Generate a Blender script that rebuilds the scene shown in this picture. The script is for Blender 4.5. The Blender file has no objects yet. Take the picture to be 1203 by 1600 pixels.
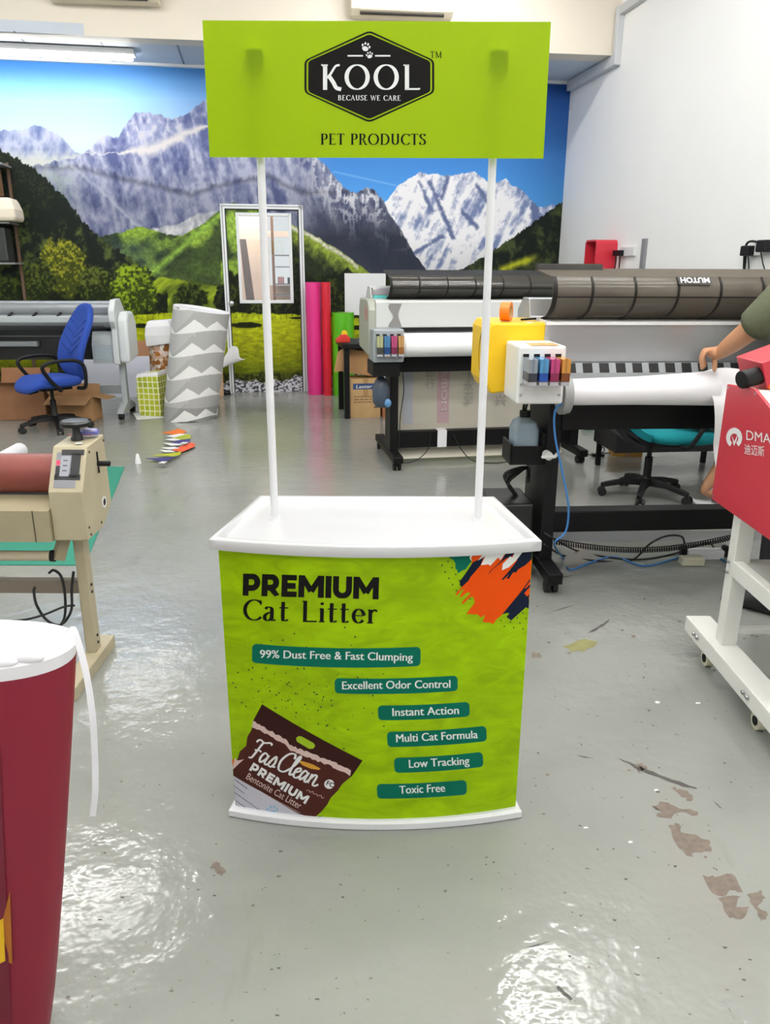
import bpy, bmesh, math, random
import numpy as np
from mathutils import Vector, Matrix
from math import sin, cos, pi, radians as R

random.seed(7)
SC = bpy.context.scene
COL = SC.collection

# ------------------------------------------------------------------ camera
F, CX, CY = 1200.0, 601.5, 800.0
PITCH, ROLL = R(17.7), R(-0.25)
CAM = Vector((0, 0, 1.5))
_fw = Vector((0, cos(PITCH), -sin(PITCH)))
_u0 = Vector((0, sin(PITCH), cos(PITCH)))
_r0 = Vector((1, 0, 0))
_rt = _r0 * cos(ROLL) - _u0 * sin(ROLL)
_up = _r0 * sin(ROLL) + _u0 * cos(ROLL)
cd = bpy.data.cameras.new('camera')
cd.sensor_fit = 'HORIZONTAL'; cd.sensor_width = 36.0; cd.lens = 36.0 * F / 1203.0
cd.clip_start = 0.05; cd.clip_end = 200
cam = bpy.data.objects.new('camera', cd); COL.objects.link(cam)
m3 = Matrix((_rt, _up, -_fw)).transposed()
cam.matrix_world = Matrix.Translation(CAM) @ m3.to_4x4()
SC.camera = cam

# ------------------------------------------------------------------ light level
SC.view_settings.view_transform = 'Standard'
SC.view_settings.look = 'None'
SC.view_settings.gamma = 1.0
SC.view_settings.use_curve_mapping = False
SC.view_settings.exposure = 0.0
TUBE_STRENGTH = 80.0        # fluorescent fittings
LOW_TUBE_STRENGTH = 32.0   # the fitting under the low ceiling
WORLD_STRENGTH = 0.9        # daylight through the shop front behind the camera
SC.cycles.use_denoising = True
SC.cycles.max_bounces = 8
SC.cycles.diffuse_bounces = 4
SC.cycles.transparent_max_bounces = 16
SC.cycles.sample_clamp_indirect = 6.0
SC.cycles.caustics_reflective = False
SC.cycles.caustics_refractive = False
world = bpy.data.worlds.new('daylight'); SC.world = world
world.use_nodes = True
bgn = world.node_tree.nodes['Background']
bgn.inputs['Color'].default_value = (0.95, 0.98, 1.0, 1)
bgn.inputs['Strength'].default_value = WORLD_STRENGTH

# ------------------------------------------------------------------ pixel <-> place
def ray(u, v): return _fw + _rt * ((u - CX) / F) - _up * ((v - CY) / F)
def gp(u, v, h=0.0):
    d = ray(u, v); t = (h - CAM.z) / d.z; return CAM + d * t
def yp(u, v, Y):
    d = ray(u, v); t = Y / d.y; return CAM + d * t
THETA = R(9.4)
EX = Vector((cos(THETA), sin(THETA), 0)); EY = Vector((-sin(THETA), cos(THETA), 0))
O0 = gp(480, 611)
def RM(a, b, h=0.0): return O0 + EX * a + EY * b + Vector((0, 0, h))     # room axes: along the back wall, away from it, up
def wp(u, v, b=0.0):
    d = ray(u, v); t = (O0 + EY * b - CAM).dot(EY) / d.dot(EY); P = CAM + d * t - O0
    return P.dot(EX), P.z
def rwp(u, v, A):
    d = ray(u, v); t = (O0 + EX * A - CAM).dot(EX) / d.dot(EX); P = CAM + d * t - O0
    return P.dot(EY), P.z

# ------------------------------------------------------------------ materials
def lin(c): c /= 255.0; return c / 12.92 if c <= 0.04045 else ((c + 0.055) / 1.055) ** 2.4
def S(r, g, b): return (lin(r), lin(g), lin(b), 1.0)
_M = {}
def mat(name, rgb, rough=0.5, metal=0.0, var=0.0, scale=8.0, bump=0.0, bscale=60.0, spec=0.5, coat=0.0, trans=0.0):
    if name in _M: return _M[name]
    m = bpy.data.materials.new(name); m.use_nodes = True; _M[name] = m
    nt = m.node_tree; b = nt.nodes['Principled BSDF']
    b.inputs['Base Color'].default_value = S(*rgb)
    b.inputs['Roughness'].default_value = rough
    b.inputs['Metallic'].default_value = metal
    b.inputs['Specular IOR Level'].default_value = spec
    b.inputs['Coat Weight'].default_value = coat
    b.inputs['Transmission Weight'].default_value = trans
    m.diffuse_color = S(*rgb)
    if var or bump:
        tc = nt.nodes.new('ShaderNodeTexCoord')
    if var:
        n = nt.nodes.new('ShaderNodeTexNoise'); n.inputs['Scale'].default_value = scale; n.inputs['Detail'].default_value = 5
        r = nt.nodes.new('ShaderNodeMapRange'); r.inputs[1].default_value = 0.3; r.inputs[2].default_value = 0.7
        r.inputs[3].default_value = 1 - var; r.inputs[4].default_value = 1 + var
        x = nt.nodes.new('ShaderNodeVectorMath'); x.operation = 'SCALE'; x.inputs[0].default_value = S(*rgb)[:3]
        nt.links.new(tc.outputs['Object'], n.inputs['Vector']); nt.links.new(n.outputs['Fac'], r.inputs[0])
        nt.links.new(r.outputs[0], x.inputs['Scale']); nt.links.new(x.outputs[0], b.inputs['Base Color'])
    if bump:
        n2 = nt.nodes.new('ShaderNodeTexNoise'); n2.inputs['Scale'].default_value = bscale; n2.inputs['Detail'].default_value = 3
        bp = nt.nodes.new('ShaderNodeBump'); bp.inputs['Strength'].default_value = bump; bp.inputs['Distance'].default_value = 0.01
        nt.links.new(tc.outputs['Object'], n2.inputs['Vector']); nt.links.new(n2.outputs['Fac'], bp.inputs['Height'])
        nt.links.new(bp.outputs['Normal'], b.inputs['Normal'])
    return m
def emit(name, rgb, strength):
    if name in _M: return _M[name]
    m = bpy.data.materials.new(name); m.use_nodes = True; _M[name] = m
    nt = m.node_tree; nt.nodes.clear()
    e = nt.nodes.new('ShaderNodeEmission'); e.inputs['Color'].default_value = S(*rgb); e.inputs['Strength'].default_value = strength
    o = nt.nodes.new('ShaderNodeOutputMaterial'); nt.links.new(e.outputs[0], o.inputs[0]); return m
def tinted(name, rgb, gloss=0.12, rough=0.08, haze=0.35, hue=None):
    if name in _M: return _M[name]
    m = bpy.data.materials.new(name); m.use_nodes = True; _M[name] = m
    nt = m.node_tree; nt.nodes.clear()
    t = nt.nodes.new('ShaderNodeBsdfTransparent'); t.inputs['Color'].default_value = S(*rgb)
    g = nt.nodes.new('ShaderNodeBsdfGlossy'); g.inputs['Roughness'].default_value = rough; g.inputs['Color'].default_value = (0.8, 0.8, 0.8, 1)
    d = nt.nodes.new('ShaderNodeBsdfDiffuse'); d.inputs['Color'].default_value = S(*(hue or [c * 0.75 for c in rgb]))
    x0 = nt.nodes.new('ShaderNodeMixShader'); x0.inputs[0].default_value = haze
    x = nt.nodes.new('ShaderNodeMixShader'); x.inputs[0].default_value = gloss
    o = nt.nodes.new('ShaderNodeOutputMaterial')
    nt.links.new(t.outputs[0], x0.inputs[1]); nt.links.new(d.outputs[0], x0.inputs[2])
    nt.links.new(x0.outputs[0], x.inputs[1]); nt.links.new(g.outputs[0], x.inputs[2]); nt.links.new(x.outputs[0], o.inputs[0]); return m

# ------------------------------------------------------------------ mesh builder
def basis(d):
    d = Vector(d).normalized()
    a = Vector((0, 0, 1)) if abs(d.z) < 0.95 else Vector((1, 0, 0))
    x = d.cross(a).normalized(); y = x.cross(d).normalized(); return x, y
def smooth_path(P, k=6, closed=False):
    P = [Vector(p) for p in P]; n = len(P); out = []
    rng = range(n if closed else n - 1)
    for i in rng:
        p1, p2 = P[i], P[(i + 1) % n]
        p0 = P[(i - 1) % n] if (closed or i > 0) else p1 * 2 - p2
        p3 = P[(i + 2) % n] if (closed or i + 2 < n) else p2 * 2 - p1
        for j in range(k):
            t = j / k
            out.append(0.5 * ((2 * p1) + (p2 - p0) * t + (2 * p0 - 5 * p1 + 4 * p2 - p3) * t * t + (3 * p1 - p0 - 3 * p2 + p3) * t ** 3))
    if not closed: out.append(P[-1])
    return out
class MB:
    def __init__(s): s.bm = bmesh.new(); s.m = 0; s.T = Matrix()
    def add(s, vs, fs):
        V = [s.bm.verts.new(s.T @ Vector(v)) for v in vs]
        for f in fs:
            try: s.bm.faces.new([V[i] for i in f]).material_index = s.m
            except ValueError: pass
        return s
    def box(s, c, d, rot=None):
        q = Matrix.Translation(Vector(c)) @ (rot.to_4x4() if rot else Matrix())
        x, y, z = d[0] / 2, d[1] / 2, d[2] / 2
        vs = [q @ Vector((i * x, j * y, k * z)) for i in (-1, 1) for j in (-1, 1) for k in (-1, 1)]
        return s.add(vs, [(0, 1, 3, 2), (4, 6, 7, 5), (0, 4, 5, 1), (2, 3, 7, 6), (0, 2, 6, 4), (1, 5, 7, 3)])
    def span(s, a, b):
        return s.box([(a[i] + b[i]) / 2 for i in range(3)], [abs(b[i] - a[i]) for i in range(3)])
    def bar(s, p0, p1, w, h, upv=(0, 0, 1)):
        p0, p1 = Vector(p0), Vector(p1); d = (p1 - p0); L = d.length; d.normalize()
        u = Vector(upv); x = d.cross(u).normalized(); u = x.cross(d).normalized()
        vs = [p + x * (i * w / 2) + u * (j * h / 2) for p in (p0, p1) for i, j in ((-1, -1), (1, -1), (1, 1), (-1, 1))]
        return s.add(vs, [(0, 1, 2, 3), (7, 6, 5, 4), (0, 4, 5, 1), (1, 5, 6, 2), (2, 6, 7, 3), (3, 7, 4, 0)])
    def prism(s, pts, a, b, ax='y'):
        f = {'x': lambda p, t: (t, p[0], p[1]), 'y': lambda p, t: (p[0], t, p[1]), 'z': lambda p, t: (p[0], p[1], t)}[ax]
        n = len(pts)
        vs = [f(p, a) for p in pts] + [f(p, b) for p in pts]
        return s.add(vs, [tuple(range(n)), tuple(range(2 * n - 1, n - 1, -1))] + [(i, i + n, (i + 1) % n + n, (i + 1) % n) for i in range(n)])
    def poly(s, pts): return s.add(pts, [tuple(range(len(pts)))])
    def loft(s, rings, closed=True, caps=(True, True)):
        n = len(rings[0]); vs = [p for r in rings for p in r]; fs = []
        for k in range(len(rings) - 1):
            for i in range(n if closed else n - 1):
                j = (i + 1) % n; fs.append((k * n + i, k * n + j, (k + 1) * n + j, (k + 1) * n + i))
        if caps[0]: fs.append(tuple(range(n - 1, -1, -1)))
        if caps[1]: fs.append(tuple(range((len(rings) - 1) * n, len(rings) * n)))
        return s.add(vs, fs)
    def cyl(s, p0, p1, r0, r1=None, n=24, caps=(True, True)):
        r1 = r0 if r1 is None else r1; p0, p1 = Vector(p0), Vector(p1); x, y = basis(p1 - p0)
        ring = lambda p, r: [p + x * (r * cos(2 * pi * i / n)) + y * (r * sin(2 * pi * i / n)) for i in range(n)]
        return s.loft([ring(p0, r0), ring(p1, r1)], True, caps)
    def pipe(s, p0, p1, ro, ri, n=32):
        p0, p1 = Vector(p0), Vector(p1); x, y = basis(p1 - p0)
        ring = lambda p, r: [p + x * (r * cos(2 * pi * i / n)) + y * (r * sin(2 * pi * i / n)) for i in range(n)]
        return s.loft([ring(p0, ri), ring(p0, ro), ring(p1, ro), ring(p1, ri), ring(p0, ri)], True, (False, False))
    def lathe(s, prof, c=(0, 0, 0), axis=(0, 0, 1), n=28):
        c = Vector(c); ax = Vector(axis).normalized(); x, y = basis(ax)
        rings = [[c + ax * z + x * (max(r, 1e-4) * cos(2 * pi * i / n)) + y * (max(r, 1e-4) * sin(2 * pi * i / n)) for i in range(n)] for r, z in prof]
        return s.loft(rings, True, (True, True))
    def tube(s, pts, r, n=8, k=6, smooth=True, caps=True):
        P = smooth_path(pts, k) if smooth else [Vector(p) for p in pts]
        rings = []; x = None
        for i, p in enumerate(P):
            d = (P[min(i + 1, len(P) - 1)] - P[max(i - 1, 0)])
            if d.length < 1e-9: d = Vector((0, 0, 1))
            d.normalize()
            if x is None: x, _ = basis(d)
            x = (x - d * x.dot(d)).normalized(); y = d.cross(x)
            rr = r(i / (len(P) - 1)) if callable(r) else r
            rings.append([p + x * (rr * cos(2 * pi * j / n)) + y * (rr * sin(2 * pi * j / n)) for j in range(n)])
        return s.loft(rings, True, (caps, caps))
    def ribbon(s, pts, w, th, wd=(1, 0, 0), k=6, smooth=True):
        P = smooth_path(pts, k) if smooth else [Vector(p) for p in pts]
        rings = []
        for i, p in enumerate(P):
            d = (P[min(i + 1, len(P) - 1)] - P[max(i - 1, 0)]).normalized()
            ww = Vector(wd(i / (len(P) - 1)) if callable(wd) else wd); ww = (ww - d * ww.dot(d)).normalized(); nn = d.cross(ww)
            wi = w(i / (len(P) - 1)) if callable(w) else w
            rings.append([p + ww * (a * wi / 2) + nn * (b * th / 2) for a, b in ((-1, -1), (1, -1), (1, 1), (-1, 1))])
        return s.loft(rings)
    def ball(s, c, r, n=20, k=12):
        c = Vector(c); r = (r, r, r) if not hasattr(r, '__len__') else r
        rings = [[(c.x + r[0] * sin(pi * j / k) * cos(2 * pi * i / n), c.y + r[1] * sin(pi * j / k) * sin(2 * pi * i / n), c.z - r[2] * cos(pi * j / k)) for i in range(n)] for j in range(k + 1)]
        rings[0] = [(c.x + 1e-4 * cos(2 * pi * i / n), c.y + 1e-4 * sin(2 * pi * i / n), c.z - r[2]) for i in range(n)]
        rings[-1] = [(c.x + 1e-4 * cos(2 * pi * i / n), c.y + 1e-4 * sin(2 * pi * i / n), c.z + r[2]) for i in range(n)]
        return s.loft(rings)
    def sheet(s, fn, nu, nv, th=0.0):
        g = [[Vector(fn(i / nu, j / nv)) for i in range(nu + 1)] for j in range(nv + 1)]
        W = nu + 1
        vs = [p for row in g for p in row]
        fs = [(j * W + i, j * W + i + 1, (j + 1) * W + i + 1, (j + 1) * W + i) for j in range(nv) for i in range(nu)]
        if th:
            N = len(vs); nn = []
            for j in range(nv + 1):
                for i in range(nu + 1):
                    du = g[j][min(i + 1, nu)] - g[j][max(i - 1, 0)]; dv = g[min(j + 1, nv)][i] - g[max(j - 1, 0)][i]
                    nn.append(du.cross(dv).normalized())
            vs = vs + [p - q * th for p, q in zip(vs, nn)]
            fs = fs + [tuple(N + i for i in reversed(f)) for f in fs[:]]
            edge = [(0, i) for i in range(nu)] ; 
            ring = [i for i in range(nu + 1)] + [j * W + nu for j in range(1, nv + 1)] + [nv * W + i for i in range(nu - 1, -1, -1)] + [j * W for j in range(nv - 1, 0, -1)]
            for a, b in zip(ring, ring[1:] + ring[:1]): fs.append((b, a, a + N, b + N))
        return s.add(vs, fs)
    def text(s, string, size, place, bold=0.0, shear=0.0, spacing=1.0, align='LEFT', width=None, height=None):
        """flat lettering; place(x, y) gives the 3D point of each flat letter point"""
        cu = bpy.data.curves.new('t', 'FONT'); cu.body = string; cu.size = size; cu.offset = bold; cu.shear = shear
        cu.space_character = spacing; cu.align_x = align; cu.resolution_u = 4
        ob = bpy.data.objects.new('t', cu); COL.objects.link(ob)
        dg = bpy.context.evaluated_depsgraph_get(); me = bpy.data.meshes.new_from_object(ob.evaluated_get(dg))
        V = [v.co.copy() for v in me.vertices]; Fc = [tuple(p.vertices) for p in me.polygons]
        bpy.data.objects.remove(ob); bpy.data.curves.remove(cu); bpy.data.meshes.remove(me)
        if not V: return s
        x0, x1 = min(v.x for v in V), max(v.x for v in V); y1 = max(v.y for v in V)
        kx = width / (x1 - x0) if width else 1.0; ky = height / y1 if height else kx
        if width: V = [Vector(((v.x - x0) * kx, v.y * ky, 0)) for v in V]
        return s.add([place(v.x, v.y) for v in V], Fc)
    def build(s, name, mats, parent=None, smooth=40, bevel=0.0, seg=2, recalc=True, sub=0):
        if recalc: bmesh.ops.recalc_face_normals(s.bm, faces=s.bm.faces)
        me = bpy.data.meshes.new(name); s.bm.to_mesh(me); s.bm.free()
        for m in (mats if isinstance(mats, (list, tuple)) else [mats]): me.materials.append(m)
        if smooth:
            me.shade_smooth(); me.set_sharp_from_angle(angle=R(smooth))
        ob = bpy.data.objects.new(name, me); COL.objects.link(ob)
        if parent: ob.parent = parent
        if bevel:
            md = ob.modifiers.new('bevel', 'BEVEL'); md.width = bevel; md.segments = seg; md.limit_method = 'ANGLE'; md.angle_limit = R(40)
        if sub:
            md = ob.modifiers.new('sub', 'SUBSURF'); md.levels = sub; md.render_levels = sub
        return ob
def tag(o, label, cat, group=None, kind=None):
    o['label'] = label; o['category'] = cat
    if group: o['group'] = group
    if kind: o['kind'] = kind
    return o
def struct(o): o['kind'] = 'structure'; return o
def thing(name, label, cat, loc=(0, 0, 0), rz=0.0, group=None):
    o = bpy.data.objects.new(name, None); COL.objects.link(o); o.location = loc; o.rotation_euler = (0, 0, rz); o.empty_display_size = 0.1
    return tag(o, label, cat, group)
def dup(root, label, loc=None, rz=None, group=None):
    r = root.copy(); COL.objects.link(r); r['label'] = label
    if loc is not None: r.location = loc
    if rz is not None: r.rotation_euler = (0, 0, rz)
    if group: r['group'] = group
    for ch in list(root.children):
        c = ch.copy(); COL.objects.link(c); c.parent = r
        for g in list(ch.children):
            d = g.copy(); COL.objects.link(d); d.parent = c
    return r
def loc_in(root):                                         # world -> thing-local
    return (Matrix.Translation(root.location) @ Matrix.Rotation(root.rotation_euler[2], 4, 'Z')).inverted()
RZ = lambda a: Matrix.Rotation(a, 3, 'Z')
RX = lambda a: Matrix.Rotation(a, 3, 'X')
RY = lambda a: Matrix.Rotation(a, 3, 'Y')

# common materials
white_plastic = mat('white_plastic', (220, 221, 223), 0.35)
black_plastic = mat('black_plastic', (14, 14, 15), 0.5, spec=0.3)
black_metal = mat('black_metal', (11, 11, 12), 0.5, spec=0.25)
steel = mat('steel', (170, 172, 175), 0.3, 0.9)
paper_white = mat('paper_white', (236, 235, 238), 0.6)
rubber = mat('rubber', (22, 22, 22), 0.7)
ink_black = mat('print_black', (14, 12, 11), 0.7, spec=0.15)
print_white = mat('print_white', (222, 224, 222), 0.6)
cardboard = mat('cardboard', (176, 134, 92), 0.85, var=0.12, scale=6)
cardboard_pale = mat('cardboard_pale', (196, 160, 112), 0.85, var=0.1, scale=6)
# ------------------------------------------------------------------ setting: room shell
A_L, A_R = -5.2, 3.22          # left and right wall along the back wall
B_F = -13.6                    # shop front, behind the camera
H_LOW, H_HIGH = 3.6, 4.3
wall_paint = mat('white_wall_paint', (242, 242, 241), 0.6, var=0.015, scale=1.2)
cream_paint = mat('cream_wall_paint', (226, 217, 202), 0.6)
ceil_tile = mat('ceiling_tile', (196, 204, 214), 0.7, var=0.02, scale=3)
grey_trim = mat('grey_trim', (196, 199, 202), 0.5)
white_trim = mat('white_trim', (225, 228, 230), 0.45)

# floor: glossy grey epoxy with peeled patches and scuffs
fm = bpy.data.materials.new('grey_epoxy_floor'); fm.use_nodes = True
nt = fm.node_tree; pb = nt.nodes['Principled BSDF']
tc = nt.nodes.new('ShaderNodeTexCoord')
def noise(scale, detail=4, rough=0.5, vec=None):
    n = nt.nodes.new('ShaderNodeTexNoise'); n.inputs['Scale'].default_value = scale; n.inputs['Detail'].default_value = detail; n.inputs['Roughness'].default_value = rough
    nt.links.new(vec or tc.outputs['Object'], n.inputs['Vector']); return n
def ramp(fac, stops):
    r = nt.nodes.new('ShaderNodeValToRGB'); e = r.color_ramp.elements
    while len(e) < len(stops): e.new(0.5)
    for q, (p, c) in zip(e, stops): q.position = p; q.color = c
    nt.links.new(fac, r.inputs[0]); return r
def mixc(a, b, f, mode='MIX'):
    x = nt.nodes.new('ShaderNodeMix'); x.data_type = 'RGBA'; x.blend_type = mode
    for sck, val in ((x.inputs[0], f), (x.inputs[6], a), (x.inputs[7], b)):
        if hasattr(val, 'is_linked'): nt.links.new(val, sck)
        else: sck.default_value = val
    return x.outputs[2]
base = ramp(noise(0.7, 5).outputs['Fac'], [(0.3, S(134, 136, 131)), (0.7, S(152, 154, 148))]).outputs['Color']
mp = nt.nodes.new('ShaderNodeMapping'); mp.inputs['Scale'].default_value = (1.0, 0.22, 1); mp.inputs['Rotation'].default_value = (0, 0, 0.7)
nt.links.new(tc.outputs['Object'], mp.inputs['Vector'])
dirt = ramp(noise(5.5, 8, 0.65, mp.outputs[0]).outputs['Fac'], [(0.60, (0, 0, 0, 1)), (0.74, (0.35, 0.35, 0.35, 1))])
base = mixc(base, S(112, 110, 102), dirt.outputs['Color'])
spk = ramp(noise(42, 2, 0.6).outputs['Fac'], [(0.70, (0, 0, 0, 1)), (0.745, (0.8, 0.8, 0.8, 1))])
base = mixc(base, S(95, 90, 82), spk.outputs['Color'])
nt.links.new(base, pb.inputs['Base Color'])
rr = ramp(noise(2.5, 5).outputs['Fac'], [(0.3, (0.07, 0.07, 0.07, 1)), (0.75, (0.20, 0.20, 0.20, 1))])
nt.links.new(rr.outputs['Color'], pb.inputs['Roughness'])
b1 = nt.nodes.new('ShaderNodeBump'); b1.inputs['Strength'].default_value = 0.22; b1.inputs['Distance'].default_value = 0.02
nt.links.new(noise(9, 3, 0.55).outputs['Fac'], b1.inputs['Height'])
b2 = nt.nodes.new('ShaderNodeBump'); b2.inputs['Strength'].default_value = 0.10; b2.inputs['Distance'].default_value = 0.01
nt.links.new(noise(34, 2, 0.5).outputs['Fac'], b2.inputs['Height']); nt.links.new(b1.outputs[0], b2.inputs['Normal'])
nt.links.new(b2.outputs[0], pb.inputs['Normal'])
pb.inputs['Specular IOR Level'].default_value = 0.5
peeled = mat('peeled_concrete', (112, 101, 91), 0.75, var=0.2, scale=45)
scuff = mat('dark_scuff', (74, 72, 69), 0.7)
chalk = mat('white_chip', (228, 228, 224), 0.6)
olive = mat('olive_scuff', (140, 138, 92), 0.6, var=0.1, scale=20)

f = MB()
fc = [RM(A_L, B_F), RM(A_R, B_F), RM(A_R, 0), RM(A_L, 0)]
f.poly([p for p in fc])
f.add([p + Vector((0, 0, -0.1)) for p in fc], [(3, 2, 1, 0)])
rnd = random.Random(3)
def jag(pts, k=4, amp=2.5, rn=rnd):
    out = []
    for (x0, y0), (x1, y1) in zip(pts, pts[1:] + pts[:1]):
        for j in range(k):
            t = j / k; a = amp if j else amp * 0.4
            out.append((x0 + (x1 - x0) * t + rn.uniform(-a, a), y0 + (y1 - y0) * t + rn.uniform(-a, a)))
    return out
def patch(pts, m, amp=2.5, k=4, h=0.0006):
    f.m = m; f.poly([gp(u, v, h) for u, v in jag(pts, k, amp)])
patch([(1049, 1229), (1062, 1233), (1076, 1238), (1083, 1248), (1076, 1251), (1064, 1246)], 1)
patch([(1018, 1259), (1034, 1252), (1050, 1258), (1088, 1268), (1090, 1273), (1056, 1270), (1048, 1279), (1024, 1275), (1032, 1268)], 1)
patch([(1043, 1290), (1062, 1287), (1064, 1300), (1108, 1313), (1112, 1331), (1090, 1332), (1074, 1338), (1058, 1322)], 1)
patch([(1098, 1366), (1116, 1370), (1144, 1366), (1160, 1394), (1140, 1390), (1134, 1400), (1112, 1396)], 1)
patch([(1122, 1404), (1156, 1400), (1150, 1418), (1171, 1417), (1160, 1436), (1140, 1434)], 1)
patch([(1166, 1398), (1188, 1390), (1196, 1404), (1184, 1416), (1200, 1430), (1190, 1440), (1180, 1420)], 1)
patch([(965, 1184), (1000, 1197), (1040, 1214), (1088, 1230), (1089, 1233), (1060, 1226), (1000, 1204)], 2, 1.5)
patch([(990, 1196), (1003, 1191), (1012, 1201), (1000, 1206)], 1, 2)
patch([(916, 990), (935, 978), (952, 967), (950, 972), (932, 985)], 2, 1.5)
patch([(880, 1010), (905, 1000), (935, 1003), (915, 1018), (890, 1017)], 3 + 1, 3)
patch([(830, 1020), (843, 1020), (845, 1027), (832, 1028)], 1, 2)
patch([(872, 1540), (895, 1560), (890, 1563), (870, 1546)], 2, 1.5)
patch([(330, 1352), (338, 1345), (354, 1362), (348, 1370), (336, 1362)], 1, 3)
patch([(1113, 1250), (1130, 1265), (1124, 1262)], 2, 1)
for u, v in ((1027, 1097), (1025, 1234), (915, 1293), (1090, 1098), (985, 1315), (995, 1480)): patch([(u - 3, v - 1), (u + 3, v - 1), (u + 4, v + 1), (u - 3, v + 2)], 3, 0.8, 2)
for i in range(80):
    u = rnd.uniform(830, 1195); v = rnd.uniform(930, 1590); w = rnd.uniform(0.8, 3.4); hgt = w * rnd.uniform(0.3, 0.7)
    patch([(u - w, v - hgt), (u + w, v - hgt * 0.5), (u + w, v + hgt), (u - w * 0.5, v + hgt)], rnd.choice((1, 2, 2)), w * 0.3, 2)
for i in range(40):
    u = rnd.uniform(130, 800); v = rnd.uniform(1300, 1590); w = rnd.uniform(1, 3.2)
    patch([(u - w, v - w * 0.4), (u + w, v - w * 0.4), (u + w, v + w * 0.5), (u - w, v + w * 0.4)], rnd.choice((1, 2)), 0.7, 2)
for u0, v0, u1, v1 in ((1055, 1300, 1070, 1285), (846, 960, 900, 945), (860, 905, 900, 898), (900, 1180, 930, 1186), (1000, 1210, 990, 1192), (820, 1482, 860, 1470), (1130, 1560, 1150, 1596)):
    patch([(u0, v0), ((u0 + u1) / 2, (v0 + v1) / 2 - 1), (u1, v1), ((u0 + u1) / 2, (v0 + v1) / 2 + 1)], 2, 0.6, 3)
struct(f.build('floor', [fm, peeled, scuff, chalk, olive], smooth=0, recalc=False))

# back wall with the door opening's glazed window cut through
DW = [wp(370, 338), wp(452, 336), wp(452, 471), wp(370, 471)]
wx0, wx1 = DW[0][0] + 0.005, DW[1][0]; wz0, wz1 = DW[2][1], DW[1][1]
def rmslab(mb, a0, a1, b0, b1, h0, h1):
    vs = [RM(a, b, h) for a in (a0, a1) for b in (b0, b1) for h in (h0, h1)]
    mb.add(vs, [(0, 1, 3, 2), (4, 6, 7, 5), (0, 4, 5, 1), (2, 3, 7, 6), (0, 2, 6, 4), (1, 5, 7, 3)])
w = MB()
rmslab(w, A_L - 0.15, wx0, 0.004, 0.12, 0, 4.4); rmslab(w, wx1, A_R + 0.15, 0.004, 0.12, 0, 4.4)
rmslab(w, wx0, wx1, 0.004, 0.12, 0, wz0); rmslab(w, wx0, wx1, 0.004, 0.12, wz1, 4.4)
struct(w.build('wall_back', wall_paint, smooth=0))
w = MB(); rmslab(w, A_R, A_R + 0.15, B_F, 0.12, 0, 4.4); struct(w.build('wall_right', wall_paint, smooth=0))
w = MB(); rmslab(w, A_L - 0.15, A_L, B_F, 0.12, 0, 4.4); struct(w.build('wall_left', wall_paint, smooth=0))
w = MB()
rmslab(w, A_L, -4.2, B_F - 0.15, B_F, 0, 4.4); rmslab(w, 2.4, A_R, B_F - 0.15, B_F, 0, 4.4); rmslab(w, -4.2, 2.4, B_F - 0.15, B_F, 3.2, 4.4); rmslab(w, -4.2, 2.4, B_F - 0.15, B_F, 0, 0.1)
struct(w.build('wall_front', wall_paint, smooth=0))
w = MB(); rmslab(w, A_L - 0.1, A_R + 0.1, B_F - 0.15, -1.0, H_HIGH, H_HIGH + 0.1); struct(w.build('ceiling', mat('white_ceiling', (228, 228, 226), 0.7), smooth=0))
# lower tiled ceiling between the beam and the back wall
w = MB(); rmslab(w, A_L, A_R, -1.0, 0.0, H_LOW, H_LOW + 0.1)
w.m = 1
for k in range(12):
    a = A_L + 0.25 + k * 0.74
    rmslab(w, a - 0.008, a + 0.008, -1.0, 0.0, H_LOW - 0.004, H_LOW + 0.01)
w.m = 2; rmslab(w, -2.72, -2.28, -0.48, -0.28, H_LOW - 0.012, H_LOW + 0.01)
struct(w.build('ceiling_low', [ceil_tile, mat('tile_seam', (120, 128, 138), 0.7), mat('vent_grey', (110, 112, 118), 0.6)], smooth=0))
# dropped beam
def beam_pts(h0, h1, t=0.0):
    return [RM(A_L, -0.86 - t, h0), RM(3.0, -1.22 - t, h0), RM(3.0, -1.0 + 0.02, h0), RM(A_L, -0.8, h0)], None
w = MB()
bot = [RM(A_L, -0.86, H_LOW - 0.005), RM(A_R, -1.24, H_LOW - 0.005), RM(A_R, -0.98, H_LOW - 0.005), RM(A_L, -0.70, H_LOW - 0.005)]
top = [p + Vector((0, 0, H_HIGH - H_LOW + 0.005)) for p in bot]
w.add(bot + top, [(0, 1, 2, 3), (7, 6, 5, 4), (0, 4, 5, 1), (1, 5, 6, 2), (2, 6, 7, 3), (3, 7, 4, 0)])
struct(w.build('trim_1', cream_paint, smooth=0))
# pale cornice where the low ceiling meets the mural, and along the white wall
w = MB(); rmslab(w, A_L, A_R, -0.05, 0.0, H_LOW - 0.03, H_LOW - 0.001); struct(w.build('trim_2', white_trim, smooth=0))
w = MB()
rmslab(w, A_R - 0.07, A_R, -1.26, -0.05, H_LOW - 0.11, H_LOW - 0.006)
rmslab(w, A_R - 0.07, A_R, -1.33, -1.26, H_LOW - 0.11, 4.02)
rmslab(w, A_R - 0.06, A_R, B_F, -1.26, 3.94, 4.02)
struct(w.build('trim_3', grey_trim, smooth=0, bevel=0.006))
# skirting on the white wall
w = MB(); rmslab(w, A_R - 0.012, A_R, B_F, 0, 0, 0.09); struct(w.build('baseboard_right', white_trim, smooth=0))

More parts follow.
